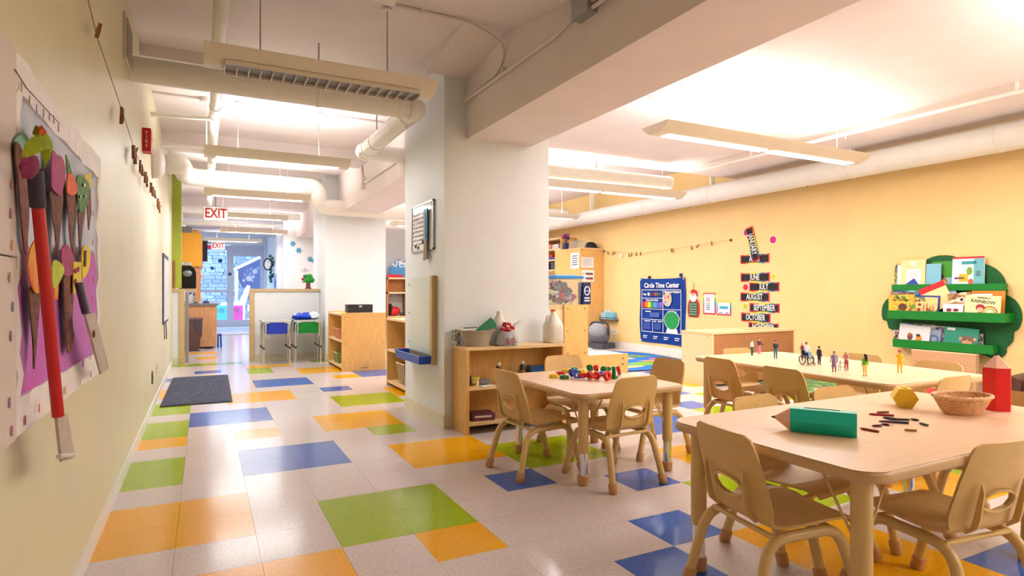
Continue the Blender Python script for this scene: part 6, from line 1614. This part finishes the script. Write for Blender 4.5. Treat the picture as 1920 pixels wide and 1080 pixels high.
kc = thing('kitchen_counter', 'wood-fronted kitchenette counter with a grey worktop', 'counter', (0, 0, 0))
M_KW = mat('counter_wood', (206, 150, 104), .5, var=.14, scale=8, stretch=(6, 6, .8))
obj('end_panel', box(B(), XL + .002, .20, 12.30, 12.33, .04, .79), M_KW, kc)
obj('carcass', box(B(), XL + .002, .19, 12.33, 14.9, .08, .79), M_KW, kc)
obj('toe_kick', box(B(), XL + .002, .14, 12.34, 14.9, 0, .08), col((70, 60, 66), .6), kc)
for k in range(4):
    d_ = obj('door', box(B(), .19, .21, 12.36 + .63 * k, 12.95 + .63 * k, .10, .77), M_KW, kc, bevel=.003); obj('handle', tube(B(), [(.22, 12.9 + .63 * k, .6), (.22, 12.9 + .63 * k, .7)], .006, 6), M_STEEL, d_)
obj('worktop', box(B(), XL + .002, .24, 12.27, 14.92, .79, .83), mat('grey_worktop', (120, 118, 124), .4), kc, bevel=.004)
for px, y, r_, h, c, lab in ((357, 12.45, .05, .20, (226, 230, 232), 'white soap bottle on the kitchenette counter'), (362, 12.6, .04, .16, (90, 170, 160), 'teal soap bottle on the kitchenette counter'), (374, 12.5, .035, .22, (236, 236, 236), 'tall white bottle on the kitchenette counter'), (369, 12.75, .06, .26, (150, 60, 60), 'dark red vase on the kitchenette counter'), (387, 12.6, .05, .05, (70, 80, 140), 'low blue dish on the kitchenette counter')):
    p = onY(px, 570, y); o = thing('counter_bottle', lab, 'bottle', (p.x, y, .8305)); obj('bottle_body', lathe(B(), [(r_, 0), (r_, h * .7), (r_ * .45, h * .85)], 14), col(c, .4), o, smooth=50); obj('cap', lathe(B(), [(r_ * .4, h * .85), (r_ * .4, h)], 10), col((60, 40, 44), .5), o)
fl = thing('flower_bunch', 'pink and dark flowers in the counter vase', 'flowers', (onY(371, 560, 12.75).x, 12.75, 1.092))
for k in range(9):
    a = k * 2.4; q = Vector((.07 * math.cos(a) * (.4 + k / 14), .07 * math.sin(a) * (.4 + k / 14), .08 + .022 * k))
    st = obj('stem', tube(B(), [(0, 0, 0), q], .004, 5), col((50, 80, 50), .7), fl); obj('blossom', ball(B(), q, .03, 8, 6), col([(220, 130, 140), (80, 40, 50), (236, 210, 206)][k % 3], .7), st)
bn = thing('pedal_bin', 'tall brown pedal bin in front of the counter', 'bin', (-.165, 11.97, 0))
M_BRN = mat('brown_plastic', (92, 68, 64), .4)
bm = B(); rings = []
for w, d0, d1, z in ((.10, -.09, .12, 0), (.105, -.10, .12, .02), (.11, -.105, .125, .22), (.135, -.11, .13, .26), (.145, -.115, .135, .55)):
    rings.append([bm.verts.new((x, y, z)) for x, y in ((-.10, d0), (w, d0), (w, d1), (-.10, d1))])
for A, C in zip(rings, rings[1:]):
    for k in range(4): bm.faces.new((A[k], A[(k + 1) % 4], C[(k + 1) % 4], C[k]))
bm.faces.new(list(reversed(rings[0]))); bm.faces.new(rings[-1])
obj('bin_body', bm, M_BRN, bn, bevel=.008)
obj('bin_lid', box(B(), -.108, .155, -.12, .14, .552, .585), mat('brown_plastic_lid', (112, 90, 88), .35), bn, bevel=.012)
obj('pedal', tube(B(), arcpts([(.08, -.10, .03), (.15, -.12, .03), (.16, -.05, .03), (.10, .0, .03)], .02), .008, 6), M_STEEL, bn)
obj('bin_liner', prism(B(), [(.05, .34), (.13, .33), (.14, .54), (.02, .545)], .012, Matrix.Translation((0, -.115, 0)) @ Matrix.Rotation(PI / 2, 4, 'X')), col((80, 70, 82), .3), bn, bevel=.004)
o = thing('blue_stool', 'small blue step stool beside the kitchenette counter', 'stool', (.262, 12.6, 0))
obj('stool_top', box(B(), -.035, .035, -.14, .14, .22, .25), col((40, 70, 170), .45), o, bevel=.008)
for sx in (-1, 1):
    for sy in (-1, 1): obj('leg', tube(B(), [(sx * .022, sy * .12, .22), (sx * .026, sy * .14, 0)], .013, 8), col((40, 70, 170), .45), o)
# tree toy, snowflakes, thermostat, hoop
p = onY(578, 541, 9.9)
tt = thing('tree_toy', 'green toy tree with a brown trunk on the white partition', 'toy', (p.x, 9.91, 1.0905))
bm = B()
for dx, dz, r_ in ((0, .15, .065), (-.045, .14, .045), (.05, .14, .05), (.02, .19, .05), (-.02, .19, .045)): ball(bm, (dx, 0, dz), r_, 14, 10, (1, .75, .9))
obj('crown', bm, mat('toy_green', (26, 150, 44), .4), tt, smooth=80)
obj('trunk', lathe(B(), [(.055, 0), (.035, .03), (.032, .10)], 14, sy=.7), mat('toy_brown', (120, 58, 34), .5), tt, smooth=50)
for dx, dz, c in ((-.085, .155, (160, 40, 36)), (-.075, .115, (190, 150, 120)), (-.06, .20, (40, 90, 110))): obj('tree_animal', ball(B(), (dx, -.02, dz), .022, 10, 8), col(c, .5), tt)
for k, (px, py, sc) in enumerate(((549, 457, 1), (560, 469.5, 1), (581.5, 486, 1), (588, 490, .6))):
    q = onY(px, py, YB - .004)
    o = thing('snowflake', 'blue paper snowflake on the white end wall', 'snowflake', q, rot=ROT_F, group='blue snowflakes')
    if k == 3: o['label'] = 'smallest blue paper snowflake, half behind the far pillar'
    for j in range(3): obj('arm', box(B(), -.065 * sc, .065 * sc, -.013 * sc, .013 * sc, 0, .003, Matrix.Rotation(PI * j / 3, 4, 'Z')), col((40, 140, 180), .5), o)
    obj('centre', prism(B(), disc(.03 * sc, 12), .004), col((60, 160, 196), .5), o)
q = onY(569, 505, YB - .001)
o = thing('thermostat', 'small white thermostat on the white end wall', 'thermostat', q, rot=ROT_F); obj('case', box(B(), -.06, .06, -.025, .025, 0, .02), col((222, 218, 208), .4), o, bevel=.004); obj('dial', lathe(B(), [(.012, 0), (.012, .008)], 10, Matrix.Translation((.03, .01, .02))), col((120, 116, 110), .4), o)
hx = 1.688; q = onX(514, 487, hx)
ho = thing('hoop_garland', 'dark hoop with a green garland hung near the entrance', 'garland', (0, 0, 0))
yy = q.y
obj('hoop', tube(B(), [(hx - .10 + .10 * math.cos(t) - .06, yy, 1.78 + .15 * math.sin(t)) for t in [2 * PI * k / 24 for k in range(24)]], .018, 8, closed=True), col((40, 44, 56), .5), ho)
obj('hoop_face', lathe(B(), [(.085, 0), (.085, .01)], 20, Matrix.Translation((hx - .16, yy + .01, 1.78)) @ Matrix.Rotation(PI / 2, 4, 'X'), sy=1.6), col((226, 228, 234), .6), ho)
bm = B(); rg = random.Random(4)
for k in range(26): ball(bm, (hx - .06 + rg.uniform(-.05, .03), yy + rg.uniform(-.2, .2), 2.0 - .75 * k / 26 + rg.uniform(-.03, .03)), rg.uniform(.025, .05), 6, 5)
w_ = obj('garland_leaves', bm, col((40, 84, 84), .7), ho); w_['kind'] = 'stuff'
o = thing('blue_poster', 'narrow blue poster on the passage side wall', 'poster', (hx, yy - .3, 1.25)); obj('poster_sheet', box(B(), -.004, .0, -.3, .3, -.35, .25), col((150, 180, 226), .6), o); obj('blue_patch', box(B(), -.006, -.004, -.12, .12, -.1, .12), col((40, 60, 150), .6), o)
# outdoor toys behind the glass
def slide_toy(px, y, c, label, nm):
    p = onY(px, 600, y); o = thing(nm, label, 'outdoor toy', (p.x, y, -.02))
    obj('toy_body', box(B(), -.17, .17, -.2, .2, .12, .62), col(c, .45), o, bevel=.06)
    obj('toy_base', box(B(), -.2, .2, -.25, .25, 0, .14), col(tuple(min(255, v + 40) for v in c), .45), o, bevel=.04)
    obj('round_button', lathe(B(), [(.08, 0), (.07, .02)], 16, Matrix.Translation((0, -.2, .48)) @ Matrix.Rotation(PI / 2, 4, 'X')), col(tuple(int(v * .8) for v in c), .4), o)
slide_toy(444, 21.2, (226, 20, 130), 'bright pink plastic ride-on toy in the courtyard', 'ride_on_toy')
slide_toy(415, 21.0, (60, 170, 150), 'teal plastic play box in the courtyard', 'play_box')
o = thing('white_slide', 'white plastic slide panel behind the pink toy', 'outdoor toy', (onY(452, 600, 21.9).x, 21.9, -.02)); obj('slide_panel', prism(B(), [(-.6, 0), (.1, 0), (.12, .6), (.28, 1.25), (.18, 1.28), (-.05, .75), (-.6, .7)], .1, Matrix.Rotation(PI / 2, 4, 'X')), col((236, 236, 240), .4), o, bevel=.01)
o = thing('courtyard_planter', 'stacked planter boxes in the courtyard', 'planter', (onY(476, 600, 21).x, 21, -.02))
for k in range(3): obj('planter_box', box(B(), -.18, .18, -.15, .15, .22 * k, .20 + .22 * k), col((150, 130, 124) if k % 2 else (226, 226, 230), .6), o, bevel=.02)

# ================================================================= classroom end: cubbies, cabinet, rug, seats
yc = 10.45
x0c = onY(1097, 450, yc).x
wcb = thing('wall_cubbies', 'high maple wall cubbies beside the yellow wall', 'cubbies', (0, 0, 0))
XC = min(6.50, x0c); yE = 13.6; zb, zt = onX(1090, 505, XC).z, onX(1097, 440, XC).z
zb, zt = 1.48, 2.16
obj('end_panel', box(B(), XC, XR - .004, yc, yc + .03, zb, zt), M_MAPLE, wcb, bevel=.002)
obj('end_panel', box(B(), XC, XR - .004, yE - .03, yE, zb, zt), M_MAPLE, wcb, bevel=.002)
obj('back_panel', box(B(), XR - .02, XR - .004, yc, yE, zb, zt), M_MAPLE, wcb)
for z in (zb, zb + .21, zb + .43, zt - .03): obj('shelf_board', box(B(), XC, XR - .02, yc + .03, yE - .03, z, z + .028), M_MAPLE_H, wcb, bevel=.002)
for k in range(1, 4): obj('divider', box(B(), XC + .005, XR - .02, yc + k * (yE - yc) / 4, yc + k * (yE - yc) / 4 + .025, zb + .03, zt - .03), M_MAPLE, wcb)
def item(y, z, w, d, h, c, lab, cat='box', b=.01):
    o = thing('stored_item', lab, cat, (XC + .14, y, z)); obj('item_body', box(B(), -d, d, -w, w, 0, h), col(c, .5), o, bevel=b); obj('item_top', box(B(), -d * .9, d * .9, -w * .9, w * .9, h, h + .006), col(tuple(min(255, int(v * 1.15)) for v in c), .5), o)
item(10.8, zb + .0285, .14, .1, .16, (70, 76, 84), 'dark grey box in the lowest wall cubby')
item(11.1, zb + .0285, .10, .1, .13, (30, 28, 34), 'black box next to the dark grey one in the lowest cubby')
item(10.85, zb + .2385, .2, .1, .05, (60, 80, 150), 'flat blue box on the middle cubby board')
item(11.0, zb + .297, .1, .08, .04, (206, 40, 40), 'red packet stacked on the flat blue box')
item(10.75, zb + .4585, .12, .1, .09, (206, 200, 196), 'grey paper stack on the top cubby board')
item(11.05, zb + .4585, .14, .1, .10, (206, 140, 90), 'orange-brown bowl-like box on the top cubby board')
item(11.68, zb + .2385, .2, .1, .12, (200, 196, 190), 'pale box in the second cubby bay')
item(11.8, zb + .4585, .18, .1, .16, (90, 70, 70), 'brown bin in the second bay\'s top cubby')
item(11.8, zb + .0285, .2, .1, .14, (60, 60, 80), 'navy box in the second bay\'s lowest cubby')
# tall cabinet with notices
tc_ = thing('tall_cabinet', 'tall maple cabinet with notices taped on it by the yellow wall', 'cabinet', (0, 0, 0))
ya = 9.50; xs0 = onY(1088, 470, ya).x; zt2 = 1.86
obj('carcass', box(B(), xs0, XR - .01, ya, 10.42, 0, zt2), M_MAPLE, tc_, bevel=.003)
obj('top_board', box(B(), xs0 - .01, XR - .008, ya - .01, 10.42, zt2, zt2 + .02), M_MAPLE_H, tc_, bevel=.002)
def notice(kind, p0, p1, lab, lines):
    if kind == 'F': a, b = onY(*p0, ya - .002), onY(*p1, ya - .002)
    else: a, b = onX(*p0, xs0 - .002), onX(*p1, xs0 - .002)
    c = (a + b) / 2; w = abs((a.x - b.x) if kind == 'F' else (a.y - b.y)) / 2; h = abs(a.z - b.z) / 2
    o = thing('notice_sheet', lab, 'notice', c, rot=ROT_F if kind == 'F' else ROT_R)
    obj('sheet', box(B(), -w, w, -h, h, 0, .002), M_PAPER, o)
    for x_0, x_1, y_0, y_1, cc in lines: obj('printed_line', box(B(), x_0 * w, x_1 * w, y_0 * h, y_1 * h, .002, .003), col(cc, .6), o)
tl = [(-.8, .8 if k % 3 else .3, .75 - .16 * k, .80 - .16 * k, (140, 140, 140)) for k in range(10)]
notice('F', (1090, 482), (1113, 502), 'typed white notice on the tall cabinet front', tl)
notice('F', (1090, 506), (1114, 528), 'white notice with two coloured bars on the tall cabinet', [(-.4, .8, .3, .5, (50, 60, 100)), (-.2, .8, .12, .28, (190, 80, 60)), (-.4, .8, -.5, -.3, (50, 60, 100)), (-.2, .8, -.68, -.52, (190, 80, 60)), (-.85, -.6, .3, .45, (150, 150, 150)), (-.85, -.6, -.5, -.35, (150, 150, 150))])
notice('S', (1070, 475), (1085, 503), 'white notice with bold stripes on the tall cabinet side', [(-.7, .7, .55 - .28 * k, .66 - .28 * k, (50, 54, 70)) for k in range(5)])
o = thing('clear_box', 'clear plastic box on top of the tall cabinet', 'storage box', (xs0 + .12, 9.68, zt2 + .0205)); obj('box_body', box(B(), -.16, .06, -.12, .14, 0, .13), M_CLEAR, o); obj('box_lid', box(B(), -.165, .065, -.125, .145, .13, .14), M_CLEAR, o)
o = thing('paper_flowers', 'dark blue and red paper flowers behind the clear box', 'flowers', (xs0 - .02, 9.98, zt2 + .0205)); obj('pot', lathe(B(), [(.05, 0), (.06, .12)], 12), col((40, 44, 90), .6), o)
for k in range(6): st = obj('stem', tube(B(), [(0, 0, .1), (.06 * math.cos(k), .06 * math.sin(k), .22 + .01 * k)], .005, 5), col((40, 60, 90), .6), o); obj('blossom', ball(B(), (.06 * math.cos(k), .06 * math.sin(k), .22 + .01 * k), .035, 8, 6), col((200, 60, 60) if k % 2 else (50, 60, 150), .6), st)
o = thing('black_helmet', 'black rounded cap on the tall cabinet top', 'cap', (XR - .16, 9.70, zt2 + .0205)); obj('dome', lathe(B(), [(.13, 0), (.125, .05), (.09, .11), (.03, .135)], 18), col((24, 22, 26), .5), o, smooth=60); obj('peak', lathe(B(), [(.13, 0), (.15, .0), (.15, .012)], 18, Matrix.Translation((.02, -.03, 0))), col((24, 22, 26), .5), o)
# grey padded infant seat by the wall
o = thing('infant_seat', 'grey padded infant seat on the floor by the yellow wall', 'infant seat', (6.52, 9.15, 0), .3)
M_GREYF = mat('grey_padding', (110, 112, 120), .9, var=.15, scale=20)
bm = ball(B(), (0.02, 0.02, .24), 1, 18, 12, (.17, .22, .20)); obj('padded_shell', bm, M_GREYF, o, smooth=80)
obj('seat_hollow', ball(B(), (-.09, -.03, .33), 1, 14, 10, (.14, .18, .14)), col((150, 152, 158), .9), o, smooth=80)
obj('base', box(B(), -.19, .19, -.22, .22, 0, .10), col((70, 72, 80), .6), o, bevel=.03); obj('carry_handle', tube(B(), arcpts([(0, -.22, .25), (0, -.2, .48), (0, .2, .48), (0, .22, .25)], .1), .02, 8), col((60, 62, 70), .5), o)
# low cabinet with cork back
lc = thing('low_cabinet', 'low pale maple cabinet with a brown cork back', 'cabinet', (4.93, 4.82, 0), .02)
obj('end_panel', box(B(), 0, .025, 0, .46, 0, .595), M_MAPLE_P, lc, bevel=.003)
obj('end_panel', box(B(), 1.355, 1.38, 0, .46, 0, .595), M_MAPLE_P, lc, bevel=.003)
obj('cork_back', box(B(), .025, 1.355, .004, .02, .03, .575), mat('brown_cork', (176, 118, 74), .85, var=.16, scale=90), lc)
obj('top_board', box(B(), -.005, 1.385, -.005, .465, .578, .60), M_MAPLE_H, lc, bevel=.003)
obj('shelf_board', box(B(), .025, 1.355, .02, .455, .28, .30), M_MAPLE_H, lc); obj('bottom_board', box(B(), .025, 1.355, .02, .455, .03, .055), M_MAPLE_H, lc)
for y in (.06, .40):
    for z in (.05, .30, .55): obj('screw_head', lathe(B(), [(.007, 0), (.005, .003)], 8, Matrix.Translation((0, y, z)) @ Matrix.Rotation(-PI / 2, 4, 'Y')), M_SCREW, lc)
tag(obj('wood_strip', box(B(), 0, .55, -.03, .03, 0, .018), M_MAPLE_P, loc=(5.62, 5.06, .601), rot=(0, 0, .05), bevel=.002), 'loose wooden strip lying on the low cabinet', 'wood strip')
# rug with a map-like print
rg_ = thing('map_rug', 'blue rug printed with land shapes near the wall chart', 'rug', (5.42, 7.45, 0), -.12)
obj('rug_border', prism(B(), rrect(2.35, 2.5, .75, 9), .008), col((22, 26, 60), .9), rg_)
obj('rug_field', prism(B(), rrect(2.25, 2.4, .71, 9), .003, Matrix.Translation((0, 0, .008))), mat('rug_blue', (40, 112, 196), .95, var=.15, scale=3), rg_)
rr5 = random.Random(6)
for k, (x, y, s_, c) in enumerate(((.3, -.6, .30, (120, 176, 60)), (.62, -.35, .22, (226, 150, 130)), (.1, .1, .36, (236, 190, 120)), (-.45, -.35, .3, (200, 120, 160)), (.7, .3, .26, (110, 150, 80)), (-.5, .5, .34, (226, 200, 120)), (.2, .75, .25, (226, 120, 90)), (-.1, -.85, .22, (236, 196, 110)), (-.8, 0, .18, (150, 110, 170)), (.85, -.1, .14, (220, 110, 130)), (-.75, -.8, .16, (230, 230, 226)))):
    n = 14; obj('land_patch', prism(B(), [(x + s_ * (1 + .35 * math.sin(3 * 2 * PI * q / n + k) + rr5.uniform(-.15, .15)) * math.cos(2 * PI * q / n), y + .6 * s_ * (1 + .3 * math.sin(2 * 2 * PI * q / n + k)) * math.sin(2 * PI * q / n)) for q in range(n)], .001, Matrix.Translation((0, 0, .011))), col(c, .95), rg_)
for k in range(5): obj('white_stripe', box(B(), -1.0 + .04 * k, -.85 + .1 * k, -.62 + .11 * k, -.58 + .11 * k, .011, .012), M_PAPER, rg_)
# green patterned mat and red cushion beyond the figure table
p = onZ(1466, 724, 0)
o = thing('green_mat', 'green leafy floor mat beyond the figure table', 'mat', (p.x + .2, p.y - .2, 0), .03); obj('mat_sheet', prism(B(), rrect(1.0, .85, .08, 4), .008), patchy('leaf_print', [(30, 110, 56), (60, 150, 80), (150, 196, 130), (20, 90, 50)], 7), o); obj('mat_edge', tube(B(), [(x, y, .006) for x, y in rrect(1.0, .85, .08, 4)], .008, 6, closed=True), col((24, 90, 50), .8), o)
p = onZ(1728, 731, .05)
o = thing('red_cushion', 'flat red floor cushion under the bookshelf', 'cushion', (p.x - .15, p.y, 0), .2); bm = box(B(), -.22, .22, -.2, .2, 0, .07); obj('cushion_body', bm, mat('red_cloth', (206, 70, 60), .9, var=.1), o, bevel=.03, seg=3); obj('piping', tube(B(), [(x, y, .035) for x, y in rrect(.44, .40, .04, 4)], .006, 6, closed=True), col((230, 210, 196), .9), o)
# beige panel under the bookshelf and the brown leather armchair
o = thing('beige_panel_unit', 'low beige fabric panel standing below the green bookshelf', 'panel', (6.74, 3.44, 0)); obj('panel_face', box(B(), -.03, .03, -.30, .30, 0, .425), mat('beige_fabric', (206, 160, 118), .85, var=.1, scale=60), o, bevel=.004); obj('panel_cap', box(B(), -.032, .032, -.302, .302, .425, .435), M_MAPLE_P, o)
ac = thing('leather_armchair', 'dark brown leather armchair against the yellow wall', 'armchair', (6.28, 2.20, 0))
M_LEA = mat('brown_leather', (74, 40, 34), .32, var=.15, scale=12)
obj('seat_cushion', box(B(), -.32, .18, -.27, .27, .10, .28), M_LEA, ac, bevel=.05, seg=3)
obj('backrest', box(B(), .12, .32, -.36, .36, .06, .50), M_LEA, ac, bevel=.09, seg=4)
for s in (-1, 1): obj('armrest', tube(B(), [(-.34, s * .33, .27), (.2, s * .33, .29)], [.075, .085], 16), M_LEA, ac, smooth=70); obj('arm_panel', box(B(), -.34, .2, s * .33 - .06, s * .33 + .06, .04, .28), M_LEA, ac, bevel=.03)
for sx in (-.3, .26):
    for s in (-1, 1): obj('foot', lathe(B(), [(.02, 0), (.028, .06)], 10, Matrix.Translation((sx, s * .3, 0))), col((40, 26, 22), .5), ac)
